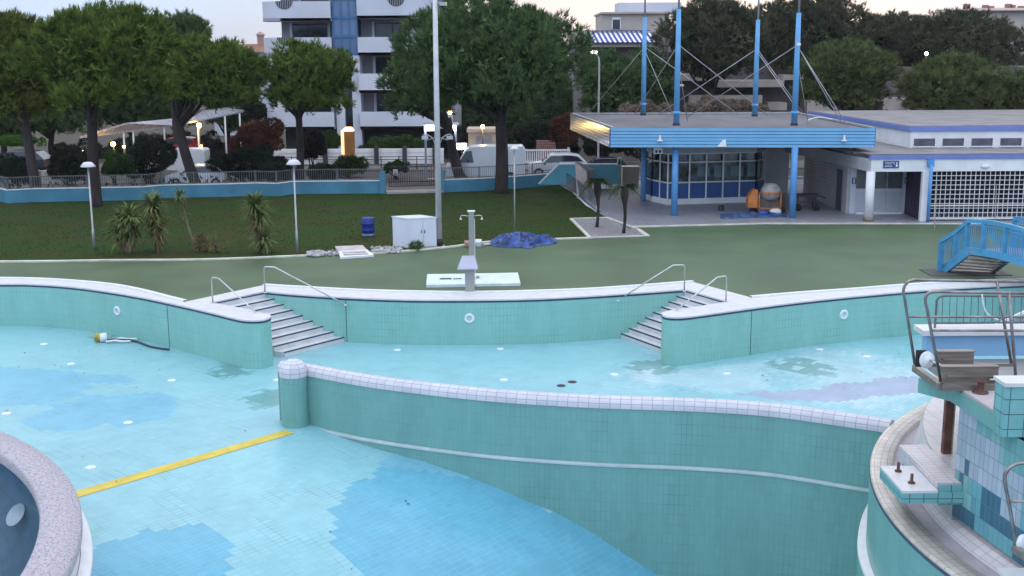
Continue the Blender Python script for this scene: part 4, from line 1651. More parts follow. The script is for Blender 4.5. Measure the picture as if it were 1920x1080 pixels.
# stone slab, tray and rubble at the lawn edge
m = MB()
q = [W(634, 471, .06), W(628, 461.5, .06), W(680, 459.5, .06), W(688, 468, .06)]
m.prism([(k.x, k.y) for k in q], -.05, .06)
tag(m.build('paving_slab', PINKST), 'pinkish paving slabs laid on the lawn edge next to the rubble', 'paving slab')
FTH = thing('foot_basin', 'low white framed foot basin at the lawn edge between two heaps of rubble', 'basin', W(665, 478))
m = MB()
o4 = [W(638, 482, .08), W(634, 470.5, .08), W(688, 467.5, .08), W(701, 478, .08)]
i4 = [W(645, 479.5, .08), W(641, 471.5, .08), W(684, 469.5, .08), W(692, 477, .08)]
m.add([(k.x, k.y, .08) for k in o4 + i4] + [(k.x, k.y, -.06) for k in i4] + [(k.x, k.y, 0) for k in o4],
      [(0, 1, 5, 4), (1, 2, 6, 5), (2, 3, 7, 6), (3, 0, 4, 7), (4, 5, 9, 8), (5, 6, 10, 9), (6, 7, 11, 10), (7, 4, 8, 11), (1, 0, 12, 13), (0, 3, 15, 12), (3, 2, 14, 15), (2, 1, 13, 14)])
m.build('frame', LIP, FTH)
m = MB()
m.add([(k.x, k.y, 0.025) for k in i4], [(0, 3, 2, 1)])
m.build('bottom', mat('dull lilac basin', (0.30, 0.25, 0.28), 0.8), FTH)
rng = np.random.default_rng(5)


def rubble(label, regions, n):
    m = MB()
    for i in range(n):
        px = rng.uniform(*regions[0])
        py = rng.uniform(*regions[1])
        c = W(px, py, 0.03)
        s_ = rng.uniform(0.035, 0.105)
        o = len(m.v)
        m.ball((c.x, c.y, 0.02 + s_ * .4), s_, 7, 5, rng.uniform(.7, 1.3), rng.uniform(.7, 1.2), rng.uniform(.5, .9))
        for k in range(o, len(m.v)):
            v = Vector(m.v[k])
            dsp = noise.noise(v * 9) * .04
            m.v[k] = (v.x + dsp, v.y + dsp, v.z + dsp * .6)
    o = m.build('rubble', STONE)
    o['kind'] = 'stuff'
    return o


rubble('', ((576, 606), (472, 481)), 90)
rubble('', ((604, 634), (471, 480)), 45)
rubble('', ((697, 752), (464, 474)), 140)

# tarpaulin
m = MB()
rows = []
nx, ny = 110, 44
for i in range(nx):
    row = []
    for j in range(ny):
        u, v = i / (nx - 1), j / (ny - 1)
        px = 915 + 130 * u
        ymid = 457 - 4 * u
        hw_ = 10 * math.sin(PI * min(1, max(0.0, u * .92 + .05))) ** 0.6 * (1 + .5 * noise.noise((u * 6, 3, 2)))
        py = ymid + (v - .5) * 2 * hw_ + 3 * noise.noise((u * 5, v * 2, 1))
        c = W(px, py)
        edge = min(u, 1 - u, v, 1 - v) * 6
        rdg = 1 - abs(noise.noise((u * 6 + 2 * noise.noise((u * 3, v * 3, 4)), v * 4.5, 2))) * 2.2
        rd2 = 1 - abs(noise.noise((u * 15, v * 9 + u * 4, 7))) * 2.2
        h = max(0, min(1, edge)) * (0.02 + 0.20 * max(0, rdg) ** 2 + 0.10 * max(0, rd2) + 0.16 * math.exp(-((u - .42) / .10) ** 2 - ((v - .5) / .3) ** 2))
        row.append((c.x, c.y, 0.02 + h))
    rows.append(row)
m.sweep(rows, smooth=False)
tag(m.build('tarpaulin', TARPM), 'crumpled blue tarpaulin lying on the green deck', 'tarpaulin')
for px, py, mm, r_, h, lb_ in ((875, 464, PLASTIC_R, .10, .30, 'pinkish bucket on the kerb left of the shower post'), (897, 463, PLASTIC_W, .15, .32, 'white bucket on the kerb right of the shower post')):
    c = W(px, py)
    bk_ = thing('bucket', lb_, 'bucket', c)
    m = MB()
    m.lathe([(0.001, 0), (r_ * .82, 0), (r_, h), (r_ * .93, h), (r_ * .8, .03), (0.001, .03)], c, 16)
    m.build('pail', mm, bk_)
    m = MB()
    m.lathe([(r_ * .93, h * .55), (r_ * .945, h * .62)], c, 16)
    m.build('band', DARKMET, bk_)
m = MB()
m.tube([W(905, 459, .06), W(918, 457.5, .06)], 0.06, 8)
tag(m.build('stone_piece', KERB), 'loose pale kerb piece lying next to the white bucket', 'stone')

# ---- yuccas


def rosette(rng, c, n, ln, droop, up=0.35, wd=0.075):
    out_ = []
    for i in range(n):
        a = rng.uniform(0, 2 * PI)
        el = rng.uniform(-droop, 1.15) + up * .2
        d = np.array([math.cos(a) * math.cos(el), math.sin(a) * math.cos(el), math.sin(el)])
        l = ln * rng.uniform(.7, 1.15)
        s_ = np.cross(d, [0, 0, 1.0])
        s_ = s_ / (np.linalg.norm(s_) + 1e-6) * wd / 2
        p0 = np.array(c)
        p1 = p0 + d * l * .55
        p2 = p0 + d * l + np.array([0, 0, -l * 0.22])
        out_ += [[p0 - s_ * .6, p0 + s_ * .6, p1 + s_], [p0 - s_ * .6, p1 + s_, p1 - s_], [p1 - s_, p1 + s_, p2]]
    return out_


def yucca(label, stems, seed, dry=0.25, ln=0.62):
    rng = np.random.default_rng(seed)
    b0 = W(*stems[0][0])
    root = thing('yucca', label, 'plant', b0, 'yuccas on the lawn')
    T, Td = [], []
    for (bp_, tp_, n) in stems:
        b = W(*bp_)
        t = WY(*tp_, b.y)
        m = MB()
        m.tube(spline([b, b.lerp(t, .5) + Vector((rng.uniform(-.06, .06), 0, 0)), t], 4), 0.055, 8, r1=0.04)
        m.build('stem', STALK, root)
        T += rosette(rng, t, n, ln, .45)
        T += rosette(rng, t - Vector((0, 0, .12)), n // 3, ln * .9, .9)
        for k in range(5):
            Td += rosette(rng, b.lerp(t, .62 + .07 * k), int(n * dry / 2), ln * .6, 1.5, -1.5)
    tri_mesh('leaves', T, LEAF_YU, root)
    if Td:
        tri_mesh('dry_leaves', Td, LEAF_YD, root)
    return root


yucca('bushy yucca clump with several short stems, leftmost of the yuccas', [((240, 476), (228, 416), 60), ((243, 477), (243, 405), 70), ((246, 476), (252, 424), 55), ((238, 475), (222, 436), 45)], 1, dry=.5, ln=.86)
yucca('tall green yucca with a full drooping head, second from the left', [((293, 472), (287, 384), 120), ((291, 471), (292, 408), 60), ((296, 472), (297, 430), 40)], 2, dry=.9, ln=.92)
yucca('thin leaning yucca with a bare stem and a small head', [((367, 468), (338, 366), 46)], 3, dry=.2, ln=.5)
yucca('twin stemmed yucca at the right end of the row, beside the lamp', [((487, 474), (478, 385), 120), ((491, 475), (495, 448), 60), ((484, 473), (486, 400), 40)], 4, dry=.5, ln=.86)
shrub('dry_shrub', 'dried brown plant at the foot of the leaning yucca', 362, 388, 436, 472, W(375, 472).y, LEAF_YD, 41, 'plant', None, n=130, leaf=.25, k=4, gz=0, wd=.03)
shrub('dry_shrub', 'dried straw coloured plant right of the leaning yucca', 388, 428, 440, 473, W(400, 473).y, LEAF_YD, 42, 'plant', None, n=120, leaf=.25, k=3, gz=0, wd=.025)
shrub('weed', 'low green weed growing in front of the white cabinet', 767, 790, 450, 469, W(778, 469).y, LEAF_GR, 43, 'plant', None, n=160, leaf=.16, k=4, gz=0, wd=.03)

# ---- small palms on the gravel bed


def palm(label, base, top, n, seed, ln):
    rng = np.random.default_rng(seed)
    b = W(*base)
    t = WY(*top, b.y)
    root = thing('palm', label, 'palm', b, 'small palms on the gravel bed')
    m = MB()
    k = 9
    pts_ = [b.lerp(t, i / (k - 1)) + Vector((0.04 * math.sin(i * .6), 0, 0)) for i in range(k)]
    m.tube(pts_, [0.085, .075, .07, .072, .08, .10, .17, .185, .12], 10)
    m.build('trunk', BARK, root)
    T = []
    for i in range(n):
        a = 2 * PI * i / n + rng.uniform(-.2, .2)
        el = rng.uniform(-.15, .75)
        d = Vector((math.cos(a) * math.cos(el), math.sin(a) * math.cos(el), math.sin(el)))
        l = ln * rng.uniform(.8, 1.1)
        sd = d.cross(Vector((0, 0, 1))).normalized()
        for s_ in range(12):
            f = (s_ + 1) / 12
            q = t + d * l * f + Vector((0, 0, -l * .75 * f * f))
            for sg in (-1, 1):
                e = q + (sd * sg * .8 + d * .7).normalized() * (0.30 * math.sin(PI * (0.12 + .8 * f))) + Vector((0, 0, -.06))
                T.append([q - d * .05, q + d * .05, e])
    tri_mesh('fronds', [[list(v) for v in t_] for t_ in T], LEAF_PA, root)
    return root


palm('small palm on the gravel bed, the left one nearer the lawn', (1119, 427), (1122, 338), 20, 3, .85)
palm('small palm on the gravel bed, the right one with thinner fronds', (1169, 438), (1173, 350), 15, 8, .80)

# ================================================================== FENCE, GATE


def fence(label, pts_px, tops_px, hw=0.72, htop=1.42):
    line = Wl(pts_px)
    root = thing('fence', label, 'fence', line[0])
    m = MB()
    back = offset(line, 0.22)
    rib_thick(m, line, -0.5, hw, 0.22)
    m.build('low_wall', BLUEP, root)
    m = MB()
    rib_thick(m, [Vector((p.x, p.y, 0)) for p in offset(line, -0.02)], hw + .002, hw + .04, 0.26)
    m.build('wall_cap', LIP, root)
    mid = offset(line, 0.11)
    posts, bars = [], MB()
    for i in range(len(mid) - 1):
        a, b = mid[i], mid[i + 1]
        l = (b - a).length
        n = max(1, round(l / 2.2))
        for k in range(n + (1 if i == len(mid) - 2 else 0)):
            posts.append(a.lerp(b, k / n))
        for z in (hw + .09, htop):
            bars.beam(a + Vector((0, 0, z)), b + Vector((0, 0, z)), 0.045, 0.045)
        nb = int(l / 0.13)
        for k in range(nb):
            q = a.lerp(b, (k + .5) / nb)
            bars.box((q.x, q.y, (hw + .09 + htop) / 2), (0.022, 0.022, htop - hw - .09))
    bars.build('railing', RAILM, root)
    for q in posts[:90]:
        m = MB()
        m.box((q.x, q.y, hw + (htop - hw + .03) / 2 + .02), (0.06, 0.06, htop - hw + .03))
        m.build('post', RAILM, root)
    return root


fence('long low blue wall with a grey railing, left of the gate', [(p, q) for p, q in wall_px[:12]], None)
fence('low blue wall with a grey railing, right of the gate behind the big pine', [(p, q) for p, q in wall_px[13:]], None)
ga, gb = W(718, 362.4), W(818, 359.5)
GT = thing('gate', 'double sliding metal bar gate between blue gate posts', 'gate', ga)
for k, q in enumerate((W(718, 362.6), W(829, 360.5))):
    m = MB()
    m.box((q.x, q.y, 0.62), (0.32, 0.34, 1.35))
    m.build('gate_post', BLUEP, GT)
m = MB()
g0, g1 = ga + Vector((.3, .3, 0)), gb + Vector((.3, .3, 0))
nb = 24
for k in range(nb):
    q = g0.lerp(g1, (k + .5) / nb)
    m.tube([q + Vector((0, 0, .35)), q + Vector((0, 0, 1.62))], 0.016, 5)
for z in (.36, .62, 1.5):
    m.beam(g0 + Vector((0, 0, z)), g1 + Vector((0, 0, z)), 0.04, 0.05)
m.build('bars', DARKMET, GT)
m = MB()
q = g0.lerp(g1, .14)
m.box((q.x, q.y - .04, 1.2), (0.28, 0.02, 0.34))
sgn = m.build('notice', mat('notice plate', (0.45, 0.47, 0.48), 0.6), GT)
m = MB()
m.lathe([(0.001, 0), (0.08, 0), (0.08, .01)], (q.x, q.y - .06, 1.25), 10)
m.box((q.x, q.y - .055, 1.1), (0.2, 0.01, 0.06))
m.build('pictogram', DARKMET, sgn)
m = MB()
m.beam(g0 + Vector((-.1, -.3, .06)), g1 + Vector((.1, -.3, .06)), 0.9, 0.12)
struct(m.build('gate_threshold', PINKW))

# ================================================================== CANOPY PAVILION
ZT, ZB = 4.43, 3.47
cFL, cFR, cBR, cBL = W(1145, 240, ZT), W(1641, 240, ZT), W(1492, 212, ZT), W(1070, 213.5, ZT)
cBR = Vector((cFR.x - .35, cBL.y - .3, ZT))
CN = thing('canopy', 'flat blue canopy roof hung from four tall blue masts by cables', 'canopy', W(1264, 405))


def board(parts_, a, b, matr, nm, n=6):
    h = (ZT - ZB) / n
    m = MB()
    for k in range(n):
        z = ZB + h * (k + .5)
        m.beam(Vector((a.x, a.y, z)), Vector((b.x, b.y, z)), 0.06, h - 0.03)
    fo = m.build(nm, matr, CN)
    m = MB()
    m.beam(Vector((a.x, a.y, (ZB + ZT) / 2)), Vector((b.x, b.y, (ZB + ZT) / 2)), 0.03, ZT - ZB - .02)
    m.build('backing', mat('dark blue seam', (0.03, 0.08, 0.17), .6), fo)


board(0, cFL, cFR, BLUEC, 'fascia')
board(0, cBL + Vector((-.0, 0, 0)), cFL + Vector((-.035, 0.03, 0)), ALU, 'fascia')
board(0, cFR + Vector((.035, .03, 0)), cBR, BLUEC, 'fascia')
m = MB()
m.prism([(p.x, p.y) for p in (cFL + Vector((.05, .08, 0)), cFR + Vector((-.05, .08, 0)), cBR, cBL + Vector((.05, 0, 0)))], ZT - .18, ZT - .06, bottom=True)
m.build('roof', ROOFG, CN)
m = MB()
for a, b in ((cBL, cBR), (cBL + Vector((.1, 0, 0)), cFL + Vector((.1, .1, 0))), (cFR + Vector((-.1, .1, 0)), cBR + Vector((-.1, 0, 0)))):
    m.beam(a + Vector((0, 0, .01)), b + Vector((0, 0, .01)), 0.12, 0.10)
m.build('roof_edge', GALV, CN)
m = MB()
m.prism([(p.x, p.y) for p in (cFL + Vector((.06, .06, 0)), cFR + Vector((-.06, .06, 0)), cBR, cBL + Vector((.06, 0, 0)))], ZB + .03, ZB + .07, bottom=True)
m.build('soffit', mat('grey soffit', (0.36, 0.36, 0.40), 0.7, var=0.05), CN)
masts = []
for i, (px, py, foot, thin_y) in enumerate(((1206, 216, None, 32), (1268, 235, (1264, 405), 17), (1415, 218, None, 37), (1489, 235, (1485, 409), 24))):
    b = W(px, py, ZT - .06)
    z_th = WY(px, thin_y, b.y).z
    m = MB()
    gz_ = 0.02
    q = b if not foot else W(*foot)
    m.tube([Vector((q.x, q.y, gz_)), Vector((q.x, q.y, ZB + .03))], 0.165, 14)
    if foot:
        m.build('column', BLUEM, CN)
    m = MB()
    m.tube([b, b + Vector((0, 0, (z_th - b.z) * .5)), Vector((b.x, b.y, z_th))], [0.155, 0.14, 0.115], 14)
    m.lathe([(0.20, 0.0), (0.20, 0.10), (0.16, 0.10)], b + Vector((0, 0, .62)), 14)
    ms = m.build('mast', mat('mast blue paint', (0.11, 0.34, 0.62), .45, var=.08), CN)
    m = MB()
    m.tube([Vector((b.x, b.y, z_th)), Vector((b.x, b.y, z_th + 3.2))], 0.055, 8)
    m.build('mast_tip', GALV, ms)
    m = MB()
    m.tube([b - Vector((0, 0, .05)), b + Vector((0, 0, .12))], 0.19, 14)
    m.build('collar', DARKMET, ms)
    masts.append(b)
col3 = W(1206, 378)
m = MB()
m.tube([Vector((col3.x, col3.y, 0.02)), Vector((col3.x, col3.y, ZB + .03))], 0.155, 14)
m.build('column', BLUEM, CN)
cab = [(0, 95, 1110, 205), (0, 94, 1385, 215), (0, 99, 1262, 216), (1, 91, 1190, 214), (1, 90, 1440, 216), (1, 115, 1289, 226), (2, 99, 1235, 214), (2, 99, 1508, 216), (2, 104, 1507, 222), (3, 92, 1288, 220), (3, 94, 1578, 231), (3, 94, 1589, 236), (3, 117, 1514, 224)]
for i, yt, ex, ey in cab:
    b = masts[i]
    m = MB()
    t = WY(0, yt, b.y)
    m.tube([Vector((b.x, b.y, t.z)), W(ex, ey, ZT)], 0.022, 5)
    m.build('cable', GALV, CN)
for px, py in ((1237, 258), (1582, 258)):
    q, _n = on_line(px, py, [cFL, cFR])
    q = q + Vector((0, -.09, 0))
    m = MB()
    m.box(q, (0.10, 0.10, 0.26))
    m.box(q + Vector((-.02, -.03, -.14)), (0.26, 0.16, 0.05))
    m.build('bracket_light', LIP, CN)
q, _n = on_line(1355, 268, [cFL, cFR])
q = q + Vector((0, -.10, 0))
m = MB()
m.add([q + Vector((-.28, -.12, -.17)), q + Vector((.14, -.12, -.17)), q + Vector((.14, .06, -.17)), q + Vector((-.28, .06, -.17)), q + Vector((.0, -.08, .16)), q + Vector((.12, -.08, .16)), q + Vector((.12, .06, .16)), q + Vector((0, .06, .16))],
      [(3, 2, 1, 0), (4, 5, 6, 7), (0, 1, 5, 4), (1, 2, 6, 5), (2, 3, 7, 6), (3, 0, 4, 7)])
m.build('floodlight', LIP, CN)
b = masts[3]
for py, d in ((61, (0.12, .1, .36)), (83, (0.2, .16, .14))):
    q = WY(1497, py, b.y - .05)
    m = MB()
    m.box(q, d)
    m.build('antenna', LIP, CN)
b = masts[1]
q = WY(1277, 160, b.y)
m = MB()
m.box(q, (.28, .1, .1))
m.build('mast_bracket', GALV, CN)
m = MB()
m.tube(spline([W(1513, 230, ZT), W(1518, 224, ZT + .2), W(1540, 220, ZT + .15), W(1570, 226, ZT), W(1600, 232, ZT)], 5), 0.03, 6)
m.build('loose_pipe', LIP, CN)

# ---- kiosk under the canopy
KI = thing('ticket_kiosk', 'glazed white and blue kiosk under the canopy', 'kiosk', W(1330, 380))
kf = [W(1205, 371), W(1222, 378), W(1251, 384.5), W(1416, 379.5), W(1432, 374)]
zk, zs, zm, zt_ = 0.05, 0.30, 1.18, 2.3
z_top = 2.75
m = MB()
inner = offset(kf, 0.12)
m.ribbon(inner, 0.02, 3.42, smooth=False)
m.prism([(p.x, p.y) for p in inner + [inner[-1] + Vector((0, 6, 0)), inner[0] + Vector((0, 6, 0))]], 2.95, 3.0)
m.build('backing', GLASSK, KI)
m = MB()
m.ribbon(kf, 0.28, zm, smooth=False)
m.build('panel', PANELB, KI)
m = MB()
m.ribbon(offset(kf, -.03), 0.02, 0.26, smooth=False)
m.sweep([[(p.x, p.y, 0.26), (q.x, q.y, 0.26)] for p, q in zip(offset(kf, -.03), offset(kf, .1))], False)
m.build('plinth', WHITEP, KI)
m = MB()
m.ribbon(offset(kf, -.02), 2.76, 3.44, smooth=False)
m.build('fascia_band', mat('pale grey band', (0.42, 0.43, 0.47), 0.6, var=0.05), KI)


def mull(a, b, n):
    for k in range(n + 1):
        q = a.lerp(b, k / n)
        m = MB()
        m.box((q.x, q.y - .01, 1.5), (0.075, 0.075, 2.5))
        m.build('mullion', WHITEP, KI)


mull(kf[0], kf[1], 1)
mull(kf[1], kf[2], 2)
mull(kf[2] + Vector((.25, -.0, 0)), kf[3], 5)
mull(kf[3], kf[4], 1)
m = MB()
for z in (0.29, zm + .02, 2.28, 2.74):
    for i in range(len(kf) - 1):
        m.beam(kf[i] + Vector((0, -.015, z)), kf[i + 1] + Vector((0, -.015, z)), 0.06, 0.07)
m.build('transom', WHITEP, KI)
m = MB()
for k in range(4):
    q = kf[2].lerp(kf[3], .38 + .19 * k) + Vector((0, .085, 0))
    m.box((q.x, q.y, 1.75), (0.9, 0.02, 0.55 + .1 * (k % 2)))
m.build('blind', mat('pale teal blind', (0.16, 0.26, 0.29), 0.7, var=0.2, scale=1.5), KI)
q = W(1244, 372, .9) + Vector((0, -.2, 0))
HS = thing('hanging_sign', 'small white sign with dark pictograms hanging under the canopy edge', 'sign', WY(1234, 283, cFL.y + .6))
q = WY(1234, 283, cFL.y + .6)
m = MB()
m.box(q, (0.42, 0.08, 0.28))
m.tube([q + Vector((0, 0, .1)), q + Vector((0, 0, .22))], 0.02, 6)
hs = m.build('plate', SIGNW, HS)
m = MB()
m.box(q + Vector((-.09, -.045, -.03)), (0.12, 0.01, 0.14))
m.box(q + Vector((.09, -.045, -.03)), (0.12, 0.01, 0.14))
m.build('pictogram', DARKMET, HS)

# ================================================================== CHANGING-ROOM BUILDING
BD = thing('changing_rooms', 'low white building with blue roof edges, lattice screen and clerestory windows', 'building', W(1628, 415))
zF0, zF1 = 2.42, 3.02
c1 = W(1628, 415)
fx0, fx1 = W(1626, 415).x, 34.0
Yf = c1.y - .15
m = MB()
m.bx(fx0, fx1, Yf, Yf + .25, zF0, zF1)
m.build('fascia', WHITEP, BD)
m = MB()
m.bx(fx0 - .06, fx1, Yf - .08, Yf + .3, zF1 + .002, zF1 + .20)
m.build('roof_edge', mat('violet blue roof edge', (0.16, 0.22, 0.52), 0.5, var=0.06), BD)
# side fascia going back to the left
sb = WY(1562, 292, 70)
bl = Vector((W(1557, 380).x, 71.0, 0))
m = MB()
m.beam(Vector((fx0, Yf + .1, (zF0 + zF1) / 2)), Vector((fx0 - 1.8, 71, (zF0 + zF1) / 2)), 0.2, zF1 - zF0)
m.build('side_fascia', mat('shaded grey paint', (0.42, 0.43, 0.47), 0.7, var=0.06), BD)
m = MB()
m.prism([(fx0 - .1, Yf - .02), (fx1, Yf - .02), (fx1, 64), (fx0 - 1.0, 64), (fx0 - 1.9, 71), (fx0 - 2.0, 71.2)], zF1 + .205, zF1 + .25)
m.build('lower_roof', ROOFP, BD)
# clerestory
yc = 59.6
x0c = WY(1706, 285, yc).x
x_bl = WY(1640, 268, 71).x
m = MB()
m.prism([(x0c, yc), (fx1, yc), (fx1, 75), (x0c - 1.2, 75)], zF1 + .2, 4.12)
m.build('clerestory', WHITEP, BD)
m = MB()
m.prism([(x0c - .12, yc - .12), (fx1, yc - .12), (fx1, 75.2), (x0c - 1.35, 75.2)], 4.122, 4.34)
m.build('roof_edge', mat('violet blue roof edge', (0.16, 0.22, 0.52)), BD)
m = MB()
m.prism([(x0c - .05, yc + .05), (fx1, yc + .05), (fx1, 75), (x0c - 1.25, 75)], 4.343, 4.38)
m.build('roof', ROOFP, BD)
for k in range(5):
    xa, xb = WY(1713 + 54 * k, 276, yc).x, WY(1752 + 54 * k, 276, yc).x
    m = MB()
    m.bx(xa, xb, yc - .03, yc - .004, 3.36, 3.74)
    wdo = m.build('window', mat('dim purple glass', (0.13, 0.115, 0.15), 0.3, var=0.2), BD)
    m = MB()
    m.bx(xa - .05, xb + .05, yc - .09, yc - .031, 3.30, 3.36)
    m.bx(xb, xb + .07, yc - .07, yc - .004, 3.361, 3.78)
    m.build('sill', LIP, wdo)
# columns
m = MB()
m.tube([Vector((c1.x, c1.y, .2)), Vector((c1.x, c1.y, zF0))], 0.21, 16)
cl = m.build('column', WHITEP, BD)
m = MB()
m.tube([Vector((c1.x, c1.y, .02)), Vector((c1.x, c1.y, .2))], 0.24, 16)
m.build('column_foot', mat('worn brown plinth', (0.25, 0.2, 0.14), 0.9, var=0.2), cl)
c2 = W(1729, 415)
m = MB()
m.box((c2.x, c2.y, 1.22), (0.30, 0.25, 2.40))
m.build('column', WHITEP, BD)
c3 = W(1737.5, 416)
m = MB()
m.tube([Vector((c3.x, c3.y - .15, .03)), Vector((c3.x, c3.y - .15, 2.75))], 0.085, 10)
dp = m.build('downpipe', BLUEM, BD)
m = MB()
m.box((c3.x + .02, Yf - .1, 2.83), (0.30, 0.18, 0.34))
m.build('rain_hopper', BLUEM, dp)
# lattice screen
m = MB()
lx0 = W(1745, 416).x
nx_ = 46
for k in range(nx_):
    x = lx0 + .235 * k
    m.bx(x - .014, x + .014, Yf + .1, Yf + .128, .16, zF0)
for k in range(11):
    z = .18 + .225 * k
    m.bx(lx0 - .1, lx0 + .235 * (nx_ - 1), Yf + .07, Yf + .099, z - .014, z + .014)
m.build('lattice_screen', WHITEP, BD)
m = MB()
m.bx(lx0 - .1, fx1, Yf + .02, Yf + .06, .74, .79)
m.bx(lx0 - .1, fx1, Yf + .02, Yf + .06, .10, .15)
m.build('screen_rail', WHITEP, BD)
m = MB()
m.bx(lx0 - .3, fx1, Yf + 3.2, Yf + 3.4, .0, zF1)
m.bx(lx0 - .35, lx0 - .2, Yf + .3, Yf + 3.2, 0, zF1 - .02)
m.build('inner_wall', mat('dark aubergine wall', (0.055, 0.035, 0.075), 0.8, var=0.3, scale=.7), BD)
# vestibule with glazed white partition
yv = W(1640, 406).y + .9
xa, xb = WY(1592, 400, yv).x, WY(1703, 400, yv).x
m = MB()
m.bx(xa, xb, yv, yv + .2, 0.02, zF1)
m.build('partition', mat('lilac white partition', (0.56, 0.57, 0.64), 0.6, var=0.05), BD)
m = MB()
m.bx(xa + .3, xb - .38, yv - .22, yv - .005, .02, .12)
m.build('partition_sill', LIP, BD)
xm0, xm1 = WY(1604, 350, yv).x, WY(1692, 350, yv).x
for k in range(3):
    w_ = (xm1 - xm0) / 3
    m = MB()
    m.bx(xm0 + w_ * k + .03, xm0 + w_ * (k + 1) - .03, yv - .04, yv - .004, 1.30, 2.36)
    m.build('window', mat('grey glazing', (0.13, 0.14, 0.155), 0.15, var=0.15), BD)
    m = MB()
    m.bx(xm0 + w_ * k + .02, xm0 + w_ * (k + 1) - .02, yv - .035, yv - .004, .16, 1.14)
    m.build('door_panel', mat('lilac panel', (0.46, 0.48, 0.56), 0.55, var=0.05), BD)
for k, xq in enumerate((xa + .15, xb - .2)):
    m = MB()
    m.bx(xq - .10, xq + .10, yv - .06, yv - .02, 1.55, 1.84)
    sg_ = m.build('pictogram_sign', SIGNB, BD)
    m = MB()
    if k == 0:
        m.box((xq, yv - .065, 1.68), (.05, .008, .18))
        m.ball((xq, yv - .065, 1.80), .025, 8, 6, 1, .3, 1)
    else:
        for j in range(3):
            m.box((xq - .05 + .05 * j, yv - .065, 1.68), (.022, .008, .16))
    m.build('pictogram', SIGNW, sg_)
m = MB()
m.bx(xb + .02, c2.x + 1, yv + 2.4, yv + 2.6, .02, zF1)
m.build('passage_wall', mat('dark teal grey wall', (0.08, 0.13, 0.16), 0.8, var=.1), BD)
# white wall with notice boards behind the columns
m = MB()
m.bx(W(1440, 380).x + .4, W(1500, 380).x + .3, 67.8, 68.0, .02, 3.4)
m.build('rear_wall', WHITEP, BD)
m = MB()
wl0, wl1 = Vector((WY(1508, 380, 67.7).x, 67.7, 0)), Vector((xa - .05, yv + .1, 0))
m.beam(wl0 + Vector((0, 0, 1.7)), wl1 + Vector((0, 0, 1.7)), 0.2, 3.36)
m.build('notice_wall', mat('grey notice wall', (0.40, 0.40, 0.42), 0.75, var=0.06), BD)
dvv = (wl1 - wl0).normalized()
nv = Vector((dvv.y, -dvv.x, 0))
if nv.x > 0:
    nv = -nv
L_ = (wl1 - wl0).length
for k in range(2):
    m = MB()
    a = wl0 + dvv * (L_ * (.12 + .28 * k)) + nv * .12
    b = wl0 + dvv * (L_ * (.34 + .28 * k)) + nv * .12
    m.beam(a + Vector((0, 0, 1.9)), b + Vector((0, 0, 1.9)), 0.03, 1.3)
    nb_ = m.build('notice_board', mat('pale notice board', (0.46, 0.45, 0.44), 0.7, var=0.06), BD)
    m = MB()
    for j in range(7):
        m.beam(a + nv * .02 + dvv * .1 + Vector((0, 0, 1.4 + .16 * j)), b + nv * .02 - dvv * .2 + Vector((0, 0, 1.4 + .16 * j)), 0.008, 0.05)
    m.build('notice_line', mat('grey notice print', (0.27, 0.26, 0.27), 0.8), nb_)
m = MB()
a = wl0 + dvv * (L_ * .80) + nv * .12
m.beam(a + Vector((0, 0, 1.08)), a + dvv * .9 + Vector((0, 0, 1.08)), 0.04, 2.1)
m.build('door', mat('dark grey door', (0.06, 0.065, 0.09), 0.5), BD)
# blue sign with lettering
sx0, sx1 = WY(1656, 309, Yf).x, WY(1685, 309, Yf).x
m = MB()
m.bx(sx0, sx1, Yf - .05, Yf - .004, zF1 - .42, zF1 - .08)
sign = m.build('sign', SIGNB, BD)


def text_mesh(txt, size, loc, m_, parent, name='lettering', width=None):
    cu = bpy.data.curves.new(name, 'FONT')
    cu.body = txt
    cu.size = size
    cu.extrude = 0.004
    to = bpy.data.objects.new(name, cu)
    C.objects.link(to)
    dg = bpy.context.evaluated_depsgraph_get()
    me = bpy.data.meshes.new_from_object(to.evaluated_get(dg))
    bpy.data.objects.remove(to)
    xs = [v.co.x for v in me.vertices]
    k = (width / (max(xs) - min(xs))) if width else 1
    for v in me.vertices:
        x, y, z = v.co
        v.co = (loc[0] + x * k, loc[1] - z, loc[2] + y)
    me.materials.clear()
    me.materials.append(m_)
    return link(name, me, parent)


text_mesh('TOILETTE', 0.16, (sx0 + .06, Yf - .056, zF1 - .24), SIGNW, sign, width=.47)
m = MB()
m.bx(sx0 + .06, sx0 + .42, Yf - .056, Yf - .051, zF1 - .345, zF1 - .315)
m.ball((sx1 - .11, Yf - .055, zF1 - .16), .028, 8, 6, 1, .2, 1)
m.add([(sx1 - .16, Yf - .055, zF1 - .36), (sx1 - .06, Yf - .055, zF1 - .36), (sx1 - .085, Yf - .055, zF1 - .2), (sx1 - .135, Yf - .055, zF1 - .2)], [(0, 1, 2, 3)])
m.build('pictogram', SIGNW, sign)
m = MB()
q = WY(1848, 312, Yf - .06)
m.ball(q, .16, 12, 8, 1.3, .5, .6)
m.build('bulkhead_lamp', LIP, BD)
# mops leaning on the lattice
for px0_, px1_, lb_ in ((1752, 1757, 'wooden broom handle leaning against the lattice screen, nearer the downpipe'), (1865, 1868, 'wooden broom handle leaning against the lattice screen, farther from the downpipe')):
    m = MB()
    m.tube([W(px0_, 430), WY(px1_, 345, Yf - .02)], 0.022, 6)
    tag(m.build('broom', mat('grey wood', (0.30, 0.26, 0.22), 0.8)), lb_, 'broom')

